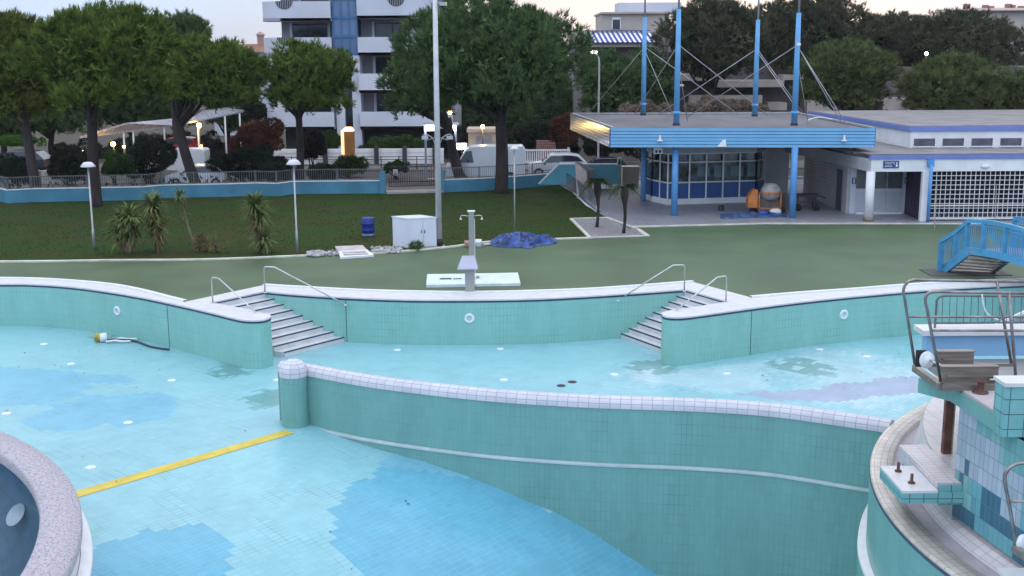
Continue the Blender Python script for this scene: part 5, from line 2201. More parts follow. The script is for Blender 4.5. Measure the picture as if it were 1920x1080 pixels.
# ---- cement mixer, sacks, trolley
p = W(1440, 402)
CM = thing('cement_mixer', 'orange cement mixer with a grey cream drum under the canopy', 'cement mixer', p)
m = MB()
m.add([], [])
q = p + Vector((-.62, .2, 0))
prof = [(-.42, .35), (.05, .35), (.05, 1.25), (-.12, 1.28), (-.30, 1.12), (-.42, .85)]
vs = [(q.x + x, q.y + s_ * .28, z) for s_ in (-1, 1) for x, z in prof]
n_ = len(prof)
m.add(vs, [tuple(range(n_))] + [tuple(range(n_, 2 * n_))[::-1]] + [(i, i + n_, (i + 1) % n_ + n_, (i + 1) % n_) for i in range(n_)])
m.build('motor_housing', ORANGE, CM)
m = MB()
dc = p + Vector((.12, .15, 1.12))
m.lathe([(0.001, -.42), (.34, -.38), (.50, -.12), (.52, .05)], dc, 22)
m.lathe([(.52, .05), (.47, .20), (.30, .42), (.27, .42), (.42, .18)], dc, 22)
m.build('drum', CREAM, CM)
m = MB()
m.lathe([(.535, -.06), (.545, .02), (.53, .05)], dc, 22)
m.build('drum_ring', ORANGE, CM)
m = MB()
for x in (-.48, .62):
    m.beam(p + Vector((x, .0, .1)), p + Vector((x, .0, 1.12)), .06, .06)
    m.beam(p + Vector((x, .45, .1)), p + Vector((x, .0, .9)), .05, .05)
m.beam(p + Vector((-.52, 0, .3)), p + Vector((.66, 0, .3)), .06, .07)
m.beam(p + Vector((-.52, .45, .3)), p + Vector((.66, .45, .3)), .05, .06)
m.build('frame', ORANGE, CM)
m = MB()
m.bx(p.x - .44, p.x + .58, p.y + .05, p.y + .1, .34, .78)
m.build('guard_board', mat('brown board', (0.16, 0.12, 0.10), 0.9, var=.2), CM)
for x in (-.75, .70):
    m = MB()
    disc(m, p + Vector((x, .1, .2)), (0.2, -1, 0), [(0.001, -.05), (.19, -.05), (.2, 0), (.19, .05), (.001, .05)], 18)
    m.build('wheel', RUBBER, CM)
m = MB()
rows = []
for i in range(26):
    row = []
    for j in range(12):
        u, v = i / 25, j / 11
        px, py = 1350 + 125 * u, 402 + 9 * v - 3 * u
        c = W(px, py)
        ed = min(1, 5 * min(u, 1 - u, v, 1 - v))
        row.append((c.x, c.y, .03 + ed * (.06 + .22 * abs(noise.noise((u * 7, v * 4, 5))))))
    rows.append(row)
m.sweep(rows, smooth=False)
tag(m.build('plastic_sheet', mat('dull blue sheeting', (0.07, 0.13, 0.30), .5, var=.3, scale=4)), 'dull blue plastic sheeting spread on the terrace in front of the mixer', 'plastic sheet')
for px, py, lb_, mm in ((1432, 404, 'blue sack lying on the sheeting at the mixer wheel', TARPM), (1452, 402, 'white crumpled sack lying under the mixer', PLASTIC_W)):
    c = W(px, py)
    m = MB()
    m.ball((c.x, c.y - .1, .16), .22, 12, 8, 1.5, 1, .7)
    for k in range(len(m.v)):
        v = Vector(m.v[k])
        m.v[k] = tuple(v + v.normalized() * 0 + Vector((noise.noise(v * 4), noise.noise(v * 5), noise.noise(v * 6))) * .05)
    tag(m.build('sack', mm), lb_, 'sack')
p = W(1513, 394)
TR = thing('trolley', 'dark flat bed trolley on wheels beside the blue column', 'trolley', p)
m = MB()
m.box((p.x - .1, p.y, .78), (1.25, .7, .12))
m.beam(p + Vector((.5, 0, .8)), p + Vector((.95, 0, .62)), .06, .06)
m.build('bed', mat('dark wood bed', (0.06, 0.055, 0.06), .8, var=.2), TR)
m = MB()
for x in (-.55, .35):
    m.beam(p + Vector((x, -.25, .2)), p + Vector((x, -.25, .72)), .05, .05)
    m.beam(p + Vector((x, .25, .2)), p + Vector((x, .25, .72)), .05, .05)
m.beam(p + Vector((-.55, -.25, .45)), p + Vector((.35, -.25, .45)), .04, .04)
m.build('legs', DARKMET, TR)
for x in (-.55, .4):
    m = MB()
    disc(m, p + Vector((x, -.3, .19)), (0, -1, 0), [(0.001, -.05), (.18, -.05), (.19, 0), (.18, .05), (.001, .05)], 16)
    m.build('wheel', RUBBER, TR)
p = W(1352, 396)
m = MB()
m.lathe([(.12, 0), (.15, .3), (.13, .3), (.1, .02)], p, 14)
tag(m.build('tub', DARKMET), 'small dark tub standing before the kiosk panels', 'tub')

# ================================================================== BRIDGE
BG = thing('footbridge', 'cyan blue arched footbridge with barred railings and wooden steps', 'footbridge', W(1765, 506))
lft = [W(1767, 508, 0.0), W(1813, 470, 1.02)]
rgt = [W(1858, 511, 0.0), W(1892, 484, 1.02)]
for i in range(7):
    t = (i + .3) / 6.6
    a = lft[0].lerp(lft[1], t)
    b = rgt[0].lerp(rgt[1], t)
    m = MB()
    z = a.z + .04
    dd = (lft[1] - lft[0])
    dd = Vector((dd.x, dd.y, 0)).normalized() * .30
    mid = a.lerp(b, .5) - dd * .45
    m.prism([(a.x, a.y), (mid.x, mid.y), (b.x, b.y), (b.x + dd.x, b.y + dd.y), (a.x + dd.x, a.y + dd.y)], z - .05, z, bottom=True)
    m.build('tread', mat('weathered grey brown wood', (0.34, 0.29, 0.27), .85, var=.2, scale=3), BG)
m = MB()
m.beam(lft[0] + Vector((0, 0, -.02)), lft[1] + Vector((0, 0, -.05)), .10, .34)
m.build('stringer', BRIDGE, BG)
m = MB()
m.beam(rgt[0] + Vector((0, 0, .02)), rgt[1] + Vector((0, 0, -.03)), .08, .2)
m.beam(rgt[0] + Vector((.05, 0, -.02)), rgt[0] + Vector((.05, 0, .25)), .1, .1)
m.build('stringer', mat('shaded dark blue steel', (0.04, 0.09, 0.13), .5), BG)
near = spline([W(1811, 469, 1.02), W(1850, 473, 1.10), W(1890, 482, 1.08), W(1925, 493, 1.0), W(1990, 520, .8), W(2060, 555, .45)], 5)
far_ = [p + Vector((1.9 + .12 * i / 6, .5, 0)) for i, p in enumerate(near)]
m = MB()
m.sweep([[(q.x, q.y, q.z + .02), (p.x, p.y, p.z + .02)] for p, q in zip(near, far_)], False)
m.sweep([[(p.x, p.y, p.z - .06), (q.x, q.y, q.z - .06)] for p, q in zip(near, far_)], False)
m.build('deck', mat('violet grey bridge deck', (0.22, 0.24, 0.34), .7, var=.1), BG)


def girder(line, nm):
    m = MB()
    for a, b in zip(line[:-1], line[1:]):
        m.beam(a + Vector((0, 0, -.02)), b + Vector((0, 0, -.02)), .12, .26)
    m.build(nm, BRIDGE, BG)


girder(near, 'girder')
girder(far_, 'girder')


def rails(line, hgt, start=None, k0=0):
    tops = [p + Vector((0, 0, hgt)) for p in line]
    m = MB()
    for a, b in zip(tops[:-1], tops[1:]):
        m.beam(a, b, .13, .14)
    for a, b in zip(line[:-1], line[1:]):
        m.beam(a + Vector((0, 0, hgt - .16)), b + Vector((0, 0, hgt - .16)), .05, .05)
    m.build('top_rail', BRIDGE, BG)
    m = MB()
    acc = 0
    for a, b in zip(line[:-1], line[1:]):
        l = (b - a).length
        n = max(2, int(l / .105))
        for k in range(n):
            q = a.lerp(b, k / n)
            m.box((q.x, q.y, q.z + (hgt - .1) / 2), (.028, .028, hgt - .12))
    m.build('bars', BRIDGE, BG)
    acc = 0
    nxt = 0
    for a, b in zip(line[:-1], line[1:]):
        acc += (b - a).length
        if acc >= nxt:
            nxt += .95
            m = MB()
            m.box((a.x, a.y, a.z + hgt / 2), (.17, .1, hgt))
            m.build('post', BRIDGE, BG)


rails(near, 1.08)
rails(far_, 1.08)
sline = [lft[0] + Vector((-.12, 0, .05)), lft[0].lerp(lft[1], .5), lft[1]]
rails(sline, 1.08)
m = MB()
m.box(lft[0] + Vector((-.12, 0, .5)), (.16, .16, 1.1))
m.build('post', BRIDGE, BG)
m = MB()
q = lft[0] + Vector((.55, -.2, 0))
m.box((W(1815, 514).x, W(1815, 514).y + .3, .012), (3.0, 1.3, .02))
struct(m.build('bridge_footing', mat('dark grey footing', (0.10, 0.095, 0.10), .8, var=.2, scale=1.2)))  # thin dark grey sheet on the ground under the bridge steps

# ================================================================== BACKGROUND
# ---- apartment block
AP = thing('apartment_building', 'white curved apartment block with a blue glazed stair tower', 'building', WY(650, 300, 95))
YA = 95.0
X = lambda px: WY(px, 100, YA).x
Zp = lambda py: WY(700, py, YA).z
m = MB()
m.bx(X(520), X(850), YA + 2.2, YA + 14, GY, Zp(-60))
m.build('wall', GREYW, AP)


def parapet(x0, x1, zt, zb, roundl, roundr):
    pts_ = []
    y0_, r_ = YA - .1, 1.7
    if roundl:
        for k in range(9):
            t = PI / 2 * k / 8
            pts_.append(Vector((x0 + r_ * (1 - math.sin(t)) * 1.0, y0_ + r_ * (1 - math.cos(t)) * 0 + r_ * math.cos(t) * 1.3, 0)))
        pts_ = [Vector((x0 + 0.2 * 0, y0_ + 3.2, 0))] + [Vector((x0 + r_ * (1 - math.cos(PI / 2 * k / 8)), y0_ + r_ * (1 - math.sin(PI / 2 * k / 8)), 0)) for k in range(9)]
    else:
        pts_ = [Vector((x0, y0_, 0))]
    if roundr:
        pts_ += [Vector((x1 - r_ + r_ * math.sin(PI / 2 * k / 8), y0_ + r_ * (1 - math.cos(PI / 2 * k / 8)), 0)) for k in range(9)] + [Vector((x1, y0_ + 3.2, 0))]
    else:
        pts_.append(Vector((x1, y0_, 0)))
    m = MB()
    m.ribbon(pts_, zb, zt)
    m.ribbon(offset(pts_, .18), zb, zt, flip=True)
    m.sweep([[(p.x, p.y, zt), (q.x, q.y, zt)] for p, q in zip(pts_, offset(pts_, .18))], False)
    poly = pts_ + [Vector((x1, YA + 2.2, 0)), Vector((x0, YA + 2.2, 0))] if not roundr else pts_ + [Vector((x0, y0_ + 3.2, 0))]
    m.prism([(p.x, p.y) for p in pts_] + [(x1, YA + 3.1), (x0, YA + 3.1)], zb, zb + .22, bottom=True)
    return m.build('balcony', WHITEW, AP)


LV = [(-68, -33), (1.5, 38.5), (69.5, 103.5), (138, 174), (209.5, 242)]
for i, (t, b) in enumerate(LV):
    parapet(X(489), X(622.5), Zp(t), Zp(b), True, False)
    pr = parapet(X(671.5), X(813 if i < 2 else 845), Zp(t if i != 1 else -3), Zp(b - (4 if i == 1 else 0)), False, True)
    for cx_ in ([745, 537] if i in (1, 2) else []):
        m = MB()
        zt = Zp(-3 if (i == 1 and cx_ == 745) else t) + .012
        r_ = .68
        arc_ = [(X(cx_) + r_ * math.cos(t_), YA - .115, zt + r_ * math.sin(t_) * .95) for t_ in [PI + PI * k / 12 for k in range(13)]]
        m.add(arc_, [tuple(range(13))])
        hp = m.build('opening', DARK, pr)
        m = MB()
        for k in range(9):
            x = X(cx_) - .56 + .14 * k
            hh = math.sqrt(max(0, r_ * r_ - (x - X(cx_)) ** 2)) * .95
            m.bx(x - .018, x + .018, YA - .15, YA - .12, zt - hh, zt)
        m.build('bars', GALV, hp)
# windows behind the balconies
for (x0, x1, y0, y1) in ((541, 608, 44, 74), (698, 766, 42, 72), (698, 748, 108, 142), (698, 760, 176, 212), (545, 610, 108, 140), (545, 610, 176, 212), (560, 612, -26, 3), (700, 768, -26, 0)):
    m = MB()
    m.bx(X(x0) + .08, X(x1) - .08, YA + 2.10, YA + 2.14, Zp(y1), Zp(y0) - .08)
    wn = m.build('window', GLASSD, AP)
    m = MB()
    xm = (X(x0) + X(x1)) / 2
    for a, b in ((X(x0), X(x0) + .08), (X(x1) - .08, X(x1)), (xm - .05, xm + .05)):
        m.bx(a, b, YA + 2.05, YA + 2.13, Zp(y1), Zp(y0) - .081)
    m.bx(X(x0), X(x1), YA + 2.04, YA + 2.13, Zp(y0) - .08, Zp(y0))
    m.build('frame', DARKMET, wn)
    m = MB()
    m.bx(X(x0) - .22, X(x0) - .003, YA + 2.06, YA + 2.19, Zp(y1), Zp(y0) + .1)
    m.build('jamb', WHITEW, wn)
    m = MB()
    m.bx(X(x1) + .003, X(x1) + .22, YA + 2.06, YA + 2.19, Zp(y1), Zp(y0) + .1)
    m.build('jamb', WHITEW, wn)
# ground floor shade and stair tower
m = MB()
m.bx(X(622), X(671.5), YA + .6, YA + 2.19, Zp(103), Zp(-60))
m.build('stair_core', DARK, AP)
nfl = 5
for r_ in range(-1, 3):
    y0, y1 = -40 + 35.5 * r_ + 4, -40 + 35.5 * (r_ + 1) + 2
    for k in range(3):
        xa, xb = X(624.5) + (X(669) - X(624.5)) * k / 3 + .05, X(624.5) + (X(669) - X(624.5)) * (k + 1) / 3 - .05
        m = MB()
        za, zb_ = Zp(103 - (2 - r_) * 35.5), Zp(103 - (3 - r_) * 35.5)
        m.bx(xa, xb, YA + .53, YA + .57, za + .1, zb_ - .08)
        m.build('stair_window', GLASSB, AP)
m = MB()
for k in range(4):
    x = X(624.5) + (X(669) - X(624.5)) * k / 3
    m.bx(x - .06, x + .06, YA + .44, YA + .6, Zp(104), Zp(-60))
for r_ in range(5):
    z = Zp(103 - 35.5 * r_)
    m.bx(X(622.5), X(671), YA + .42, YA + .6, z - .1, z + .1)
m.build('stair_frame', FRAMEB, AP)
for x0, x1 in ((626, 642), (657, 673)):
    m = MB()
    m.bx(X(x0), X(x1), YA + .3, YA + 2.19, GY, Zp(104 if x0 > 650 else 104))
    m.build('pier', WHITEW, AP)
m = MB()
m.bx(X(642) + .004, X(657) - .004, YA + .8, YA + 2.18, GY, Zp(104))
m.build('stair_glazing', GLASSD, AP)
m = MB()
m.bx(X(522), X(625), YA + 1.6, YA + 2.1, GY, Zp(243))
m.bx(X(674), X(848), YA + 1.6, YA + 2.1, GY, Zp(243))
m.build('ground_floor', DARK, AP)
m = MB()
for px in (777, 806):
    m.tube([(X(px), YA + .4, Zp(70)), (X(px), YA + .4, Zp(38))], .12, 8)
m.build('balcony_column', WHITEW, AP)
m = MB()
m.bx(X(510), X(856), YA + .4, YA + 15, Zp(-60), Zp(-64))
m.build('roof', CONC, AP)

# ---- house with a chimney left of the block
HO = thing('house', 'pale house with a tiled roof and a brick chimney left of the apartment block', 'house', WY(480, 300, 125))
Yh = 125
m = MB()
xa, xb = WY(395, 100, Yh).x, WY(505, 100, Yh).x
m.bx(xa, xb, Yh, Yh + 8, GY, WY(480, 97, Yh).z)
m.build('wall', WHITEW, HO)
m = MB()
z0_, z1_ = WY(480, 98, Yh).z, WY(480, 82, Yh).z
m.add([(xa - .4, Yh - .4, z0_), (xb + .4, Yh - .4, z0_), (xb + .4, Yh + 8.4, z0_), (xa - .4, Yh + 8.4, z0_), (xa, Yh + 4, z1_), (xb, Yh + 4, z1_)], [(0, 1, 5, 4), (2, 3, 4, 5), (1, 2, 5), (3, 0, 4)])
rf = m.build('roof', mat('terracotta roof', (0.30, 0.15, 0.10), .9, var=.2, scale=2), HO)
m = MB()
q = WY(488, 80, Yh + 3)
m.bx(q.x - .32, q.x + .32, Yh + 3, Yh + 3.6, z0_, WY(488, 66, Yh).z)
m.bx(q.x - .42, q.x + .42, Yh + 2.9, Yh + 3.7, WY(488, 66, Yh).z + .002, WY(488, 64, Yh).z)
m.add([(q.x - .45, Yh + 2.9, WY(488, 63.5, Yh).z), (q.x + .45, Yh + 2.9, WY(488, 63.5, Yh).z), (q.x + .45, Yh + 3.7, WY(488, 63.5, Yh).z), (q.x - .45, Yh + 3.7, WY(488, 63.5, Yh).z), (q.x, Yh + 3.3, WY(488, 58, Yh).z)], [(0, 1, 4), (1, 2, 4), (2, 3, 4), (3, 0, 4)])
m.build('chimney', mat('pale brick', (0.40, 0.27, 0.23), .9, var=.15, scale=4), rf)

# ---- building with the striped awning
AB = thing('terrace_building', 'grey beige building with a blue and white striped awning on its terrace', 'building', WY(1180, 300, 112))
Yw = 112.0
XW = lambda px: WY(px, 100, Yw).x
ZW = lambda py: WY(1180, py, Yw).z
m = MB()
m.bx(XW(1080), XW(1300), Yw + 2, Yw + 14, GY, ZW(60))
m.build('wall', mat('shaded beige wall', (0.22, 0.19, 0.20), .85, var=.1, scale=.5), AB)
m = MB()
m.bx(XW(1133), XW(1262), Yw + 3, Yw + 12, ZW(60), ZW(24))
m.bx(XW(1130), XW(1265), Yw + 2.6, Yw + 12.4, ZW(24) + .002, ZW(20.5))
m.build('penthouse', BEIGEW, AB)
m = MB()
m.bx(XW(1174), XW(1300), Yw + 8.5, Yw + 13, ZW(20), ZW(-2))
m.build('upper_storey', WHITEW, AB)
m = MB()
m.bx(XW(1153), XW(1167), Yw + 2.93, Yw + 2.97, ZW(53), ZW(35))
wn = m.build('window', GLASSD, AB)
m = MB()
m.bx(XW(1151), XW(1153) - .002, Yw + 2.88, Yw + 2.96, ZW(53), ZW(33))
m.bx(XW(1167) + .002, XW(1169), Yw + 2.88, Yw + 2.96, ZW(53), ZW(33))
m.bx(XW(1151), XW(1169), Yw + 2.88, Yw + 2.96, ZW(35) + .002, ZW(33) + .1)
m.build('frame', WHITEP, wn)
m = MB()
m.bx(XW(1080), XW(1101), Yw, Yw + 2, ZW(88), ZW(56))
m.bx(XW(1101) + .01, XW(1226), Yw - .2, Yw + 2, ZW(88), ZW(79.5))
m.build('terrace_parapet', BEIGEW, AB)
nst = 26
xa, xb = XW(1102), XW(1222)
for k in range(nst):
    x0, x1 = xa + (xb - xa) * k / nst, xa + (xb - xa) * (k + 1) / nst
    if k % 2 == 0:
        continue
m1, m2 = MB(), MB()
for k in range(nst):
    x0, x1 = xa + (xb - xa) * k / nst, xa + (xb - xa) * (k + 1) / nst
    mm = m1 if k % 2 == 0 else m2
    sh = .35
    mm.add([(x0, Yw + 2.4, ZW(58.5)), (x1, Yw + 2.4, ZW(58.5)), (x1 + sh, Yw - .6, ZW(79)), (x0 + sh, Yw - .6, ZW(79))], [(3, 2, 1, 0)])
    mm.add([(x0, Yw + 2.4, ZW(58.5) - .06), (x1, Yw + 2.4, ZW(58.5) - .06), (x1 + sh, Yw - .6, ZW(79) - .06), (x0 + sh, Yw - .6, ZW(79) - .06)], [(0, 1, 2, 3)])
aw = m1.build('awning', AWNB, AB)
m2.build('white_stripe', AWNW, aw)
m = MB()
m.bx(XW(1100), XW(1224), Yw + 2.3, Yw + 2.7, ZW(58), ZW(56))
m.build('awning_box', mat('awning box', (0.09, 0.10, 0.22), .6), AB)
m = MB()
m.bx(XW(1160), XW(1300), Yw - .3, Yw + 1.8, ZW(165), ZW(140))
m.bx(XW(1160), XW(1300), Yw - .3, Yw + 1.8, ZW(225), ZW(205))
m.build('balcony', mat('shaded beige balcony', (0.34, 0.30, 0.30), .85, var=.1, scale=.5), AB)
m = MB()
for py in (131, 136):
    m.tube([(XW(1160), Yw - .2, ZW(py)), (XW(1300), Yw - .2, ZW(py))], .05, 6)
for k in range(5):
    m.tube([(XW(1164 + 32 * k), Yw - .2, ZW(141)), (XW(1164 + 32 * k), Yw - .2, ZW(130))], .05, 6)
m.build('balcony_rail', GALV, AB)

# ---- long low building behind the right pines
LB = thing('stepped_building', 'long stepped beige building half hidden behind the pines on the right', 'building', WY(1500, 300, 104))
Yl2 = 104.0
XL = lambda px: WY(px, 150, Yl2).x
ZL = lambda py: WY(1500, py, Yl2).z
m = MB()
m.bx(XL(1270), XL(1990), Yl2 + 2.5, Yl2 + 14, GY, ZL(128))
m.build('wall', mat('brown grey wall', (0.13, 0.11, 0.115), .9, var=.15, scale=.4), LB)
for i, (x0, x1, y0, y1) in enumerate(((1275, 1345, 138, 150), (1345, 1470, 150, 163), (1470, 1540, 140, 150), (1440, 1475, 192, 206), (1515, 1570, 190, 212), (1660, 1702, 185, 215), (1702, 1745, 192, 209), (1600, 1660, 182, 190), (1850, 1890, 143, 150), (1880, 1990, 190, 205), (1300, 1430, 178, 200))):
    m = MB()
    dy_ = .35 * (i % 3)
    m.bx(XL(x0), XL(x1), Yl2 - .5 + dy_, Yl2 + 2.6, ZL(y1), ZL(y0))
    m.build('balcony', mat('dim beige balcony', (0.40, 0.34, 0.31), .85, var=.12, scale=.5), LB)
m = MB()
for (x0, x1, py) in ((1600, 1660, 185), (1700, 1720, 183), (1860, 1882, 138)):
    m.bx(XL(x0), XL(x1), Yl2 - .4, Yl2 - .3, ZL(py) - .05, ZL(py) + .05)
m.build('rail', GALV, LB)
for x0, x1, y0, y1 in ((1690, 1712, 216, 238), (1560, 1590, 214, 236), (1720, 1760, 212, 236), (1320, 1360, 155, 172), (1390, 1430, 166, 178)):
    m = MB()
    m.bx(XL(x0), XL(x1), Yl2 + 2.44, Yl2 + 2.49, ZL(y1), ZL(y0))
    m.build('window', GLASSD, LB)

# ---- far pale building at the top right
FB = thing('far_building', 'far pale building with red chimneys above the pines at the top right', 'building', WY(1860, 300, 190))
Yq = 190
m = MB()
m.bx(WY(1838, 30, Yq).x, WY(2000, 30, Yq).x, Yq, Yq + 12, GY, WY(1860, 18, Yq).z)
m.build('wall', BEIGEW, FB)
m = MB()
za, zb_ = WY(1860, 20, Yq).z, WY(1860, 12, Yq).z
xq0, xq1 = WY(1796, 30, Yq).x, WY(2000, 30, Yq).x
m.add([(xq0, Yq - 1, za), (xq1, Yq - 1, za), (xq1, Yq + 13, za), (xq0, Yq + 13, za), (xq0 + 5, Yq + 6, zb_), (xq1, Yq + 6, zb_)], [(0, 1, 5, 4), (1, 2, 5), (2, 3, 4, 5), (3, 0, 4), (3, 2, 1, 0)])
rf = m.build('roof', mat('pale pink roof', (0.45, 0.36, 0.33), .9), FB)
for k, px in enumerate((1815, 1850, 1860, 1893, 1900, 1917)):
    m = MB()
    q = WY(px, 12, Yq + 5)
    m.bx(q.x - .4, q.x + .4, Yq + 5, Yq + 6, WY(px, 18, Yq).z, WY(px, 5 + (k % 3) * 2, Yq).z)
    m.build('chimney', mat('reddish chimney', (0.36, 0.17, 0.14), .9), rf)

# ---- carport roofs with posts
for i, (pl, pr, back, posts_, lb_) in enumerate((((150, 256), (322, 235), (315, 224), (224, 304, 242), 'long white sloping carport roof on posts, the left one behind the pine trunk'), ((345, 230), (456, 208), (452, 203), (367, 417, 447), 'white sloping carport roof on posts, the right one with the warm lamp beneath'))):
    Y0_, Y1_ = (80, 92) if i == 0 else (84, 96)
    CP = thing('carport', lb_, 'carport', WY(pl[0] + 60, 300, Y0_), 'white carport roofs')
    a, b = WY(*pl, Y0_), WY(*pr, Y1_)
    b.z = a.z * .6 + WY(*pr, Y1_).z * .4
    b = WY(*pr, Y1_)
    a2 = a + Vector((1.6 if i == 0 else .2, 4.6, .62))
    b2 = b + Vector((-.4, 4.6, .35))
    m = MB()
    m.add([a, b, b2, a2], [(0, 1, 2, 3)])
    m.add([v - Vector((0, 0, .12)) for v in (a, b, b2, a2)] + [a, b, b2, a2], [(3, 2, 1, 0), (0, 1, 5, 4), (1, 2, 6, 5), (2, 3, 7, 6), (3, 0, 4, 7)])
    m.build('roof', mat('white corrugated roof', (0.50, 0.50, 0.56), .6, col2=(.24, .24, .28), scale=1.6, detail=6, stretch=(.4, 3, 1)), CP)
    for px in posts_:
        t = (px - pl[0]) / (pr[0] - pl[0])
        q = a.lerp(b, t) + Vector((0, .15, 0))
        m = MB()
        m.tube([Vector((q.x, q.y, GY)), q - Vector((0, 0, .1))], .07, 8)
        m.build('post', WHITEP, CP)


def bulb(name, label, px, py, Y, r, mm, cat='lamp', power=0, post=True):
    p = WY(px, py, Y)
    root = thing(name, label, cat, Vector((p.x, Y, GY)))
    m = MB()
    m.ball(p, r, 12, 8)
    m.build('bulb', mm, root)
    m = MB()
    m.tube([Vector((p.x, Y + .1, GY)), p + Vector((0, .1, r))], .05, 6)
    m.lathe([(r * 1.1, r * .9), (r * .6, r * 1.35), (.01, r * 1.45)], p, 12)
    m.build('post', DARKMET, root)
    if power:
        ld = bpy.data.lights.new(name + '_light', 'POINT')
        ld.energy, ld.color, ld.shadow_soft_size = power, (1, .55, .15), r
        lo_ = bpy.data.objects.new('light', ld)
        C.objects.link(lo_)
        lo_.location = p + Vector((0, -r * 1.6, 0))
        lo_.parent = root
        lo_.matrix_parent_inverse = world_of(root).inverted()
    return root


bulb('street_lamp', 'bright warm lamp under the right carport roof', 373, 235, 86, .17, WARM, power=22)
bulb('street_lamp', 'bright warm lamp under the left carport roof, right of the pine trunk', 212, 270, 82, .15, WARM, power=25)
bulb('street_lamp', 'small warm lamp under the left carport roof, near its post', 232.5, 275, 83, .09, WARM)
bulb('street_lamp', 'small warm lamp left of the pine trunk', 154, 283, 82, .08, WARM, power=14)
bulb('street_lamp', 'small yellow lamp below the right carport roof', 377.5, 274, 85, .08, WARM)
bulb('street_lamp', 'small warm lamp above the beige kiosk behind the big pine', 905, 237.5, 84, .13, WARM, power=40)
bulb('street_lamp', 'warm lamp high under the big pine, left of its trunk', 844, 211, 84, .12, WARM)
bulb('street_lamp', 'white street lamp above the right pines', 1737, 100.5, 86, .12, COOL)
SLm = thing('street_lamp', 'tall grey street lamp with a curved arm left of the canopy masts', 'street lamp', WY(1123, 290, 80))
q = WY(1123, 150, 80)
m = MB()
m.tube(spline([Vector((q.x, 80, GY)), Vector((q.x, 80, 4)), WY(1123.5, 125, 80), WY(1122, 108, 80), WY(1116, 99, 80)], 5), .075, 8, r1=.05)
m.build('pole', GALV, SLm)
m = MB()
m.ball(WY(1114, 97.5, 80), .17, 12, 8, 1.4, 1, .6)
m.build('lamp_head', glowmat('dim white lamp', (1, .95, .85), 1.6), SLm)

# ---- illuminated shelter, lit sign, yellow booth, kiosk
SHL = thing('bus_shelter', 'open shelter with bright white light tubes behind the tall pole', 'shelter', WY(826, 300, 79))
for x0, x1 in ((796, 822), (838, 855)):
    m = MB()
    a, b = WY(x0, 240, 79), WY(x1, 240, 79)
    m.bx(a.x, b.x, 78.9, 79.1, a.z - .17, a.z + .14)
    m.build('light_tube', COOL, SHL)
m = MB()
for px in (797.5, 854):
    q = WY(px, 245, 79.3)
    m.bx(q.x - .07, q.x + .07, 79.2, 79.4, GY, q.z)
a, b = WY(794, 234, 79), WY(858, 234, 79)
m.bx(a.x, b.x, 79, 80.6, a.z - .04, a.z + .06)
m.build('frame', mat('blue grey frame', (0.28, 0.34, 0.42), .5), SHL)
LS = thing('lit_sign', 'small brightly lit white sign above the white van', 'sign', WY(864, 300, 86))
q = WY(865, 274.5, 86)
m = MB()
m.bx(q.x - .38, q.x + .38, 85.9, 86, q.z - .22, q.z + .22)
m.build('panel', COOL, LS)
m = MB()
m.bx(q.x - .03, q.x + .03, 86.01, 86.1, GY, q.z + .22)
m.build('post', DARKMET, LS)
YB = thing('phone_booth', 'yellow booth with a glowing top in front of the white pier', 'booth', WY(652, 300, 88))
xa, xb = WY(640, 270, 88).x, WY(663, 270, 88).x
zt, zb_ = WY(650, 246, 88).z, WY(650, 300, 88).z
m = MB()
m.bx(xa, xb, 88, 88.7, GY, zt)
m.build('cabin', mat('dull orange booth', (0.30, 0.13, 0.03), .5, var=.1), YB)
m = MB()
m.bx(xa, xa + .22, 87.9, 87.99, zb_, zt)
m.build('lit_panel', WARM3, YB)
m = MB()
m.add([(xa, 87.95, zt + .004), (xb, 87.95, zt + .004), (xb, 88.7, zt + .004), (xa, 88.7, zt + .004), (xa + .35, 88.2, zt + .3), (xb - .12, 88.2, zt + .3)], [(0, 1, 5, 4), (1, 2, 5), (2, 3, 4, 5), (3, 0, 4)])
m.build('lit_top', WARM2, YB)
KB = thing('kiosk', 'beige kiosk with a closed grey shutter behind the white van', 'kiosk', WY(903, 300, 90))
xa, xb = WY(878, 260, 90).x, WY(945, 260, 90).x
zt = WY(900, 248, 90).z
m = MB()
m.bx(xa, xb, 90, 93, GY, zt)
m.bx(xa - .1, xb + .1, 89.8, 93, zt + .002, zt + .25)
m.build('wall', mat('warm beige kiosk wall', (0.47, 0.38, 0.28), .8, var=.08), KB)
m = MB()
m.bx(WY(893, 260, 90).x, WY(922, 260, 90).x, 89.92, 89.99, WY(900, 281, 90).z, WY(900, 254, 90).z)
m.build('shutter', mat('grey shutter', (0.27, 0.26, 0.28), .6, var=.2, scale=3), KB)

# ---- white low walls and street railings
WW = thing('garden_wall', 'low white banded garden wall in front of the apartment block', 'wall', WY(680, 310, 91))
m = MB()
for k in range(4):
    z0 = GY + .32 * k
    m.bx(WY(508, 300, 91).x, WY(832, 300, 91).x, 91 - .03 * (k % 2), 91.3, z0 + .01, z0 + .31)
m.build('bands', WHITEP, WW)
m = MB()
for px in (706, 759, 815, 610):
    q = WY(px, 285, 90.9)
    m.bx(q.x - .16, q.x + .16, 90.6, 90.95, GY, GY + 1.5)
m.build('pier', mat('dark wall pier', (0.05, 0.05, 0.055), .8), WW)
RL = thing('street_railing', 'thin dark pipe railing along the street before the white wall', 'railing', WY(700, 320, 86.5))
m = MB()
xa, xb = WY(480, 300, 86.5).x, WY(815, 300, 86.5).x
for z in (.45, .85, 1.05):
    m.tube([(xa, 86.5, GY + z), (xb, 86.5, GY + z)], .03, 6)
for k in range(11):
    x = xa + (xb - xa) * k / 10
    m.tube([(x, 86.5, GY), (x, 86.5, GY + 1.1)], .04, 6)
m.build('pipes', DARKMET, RL)
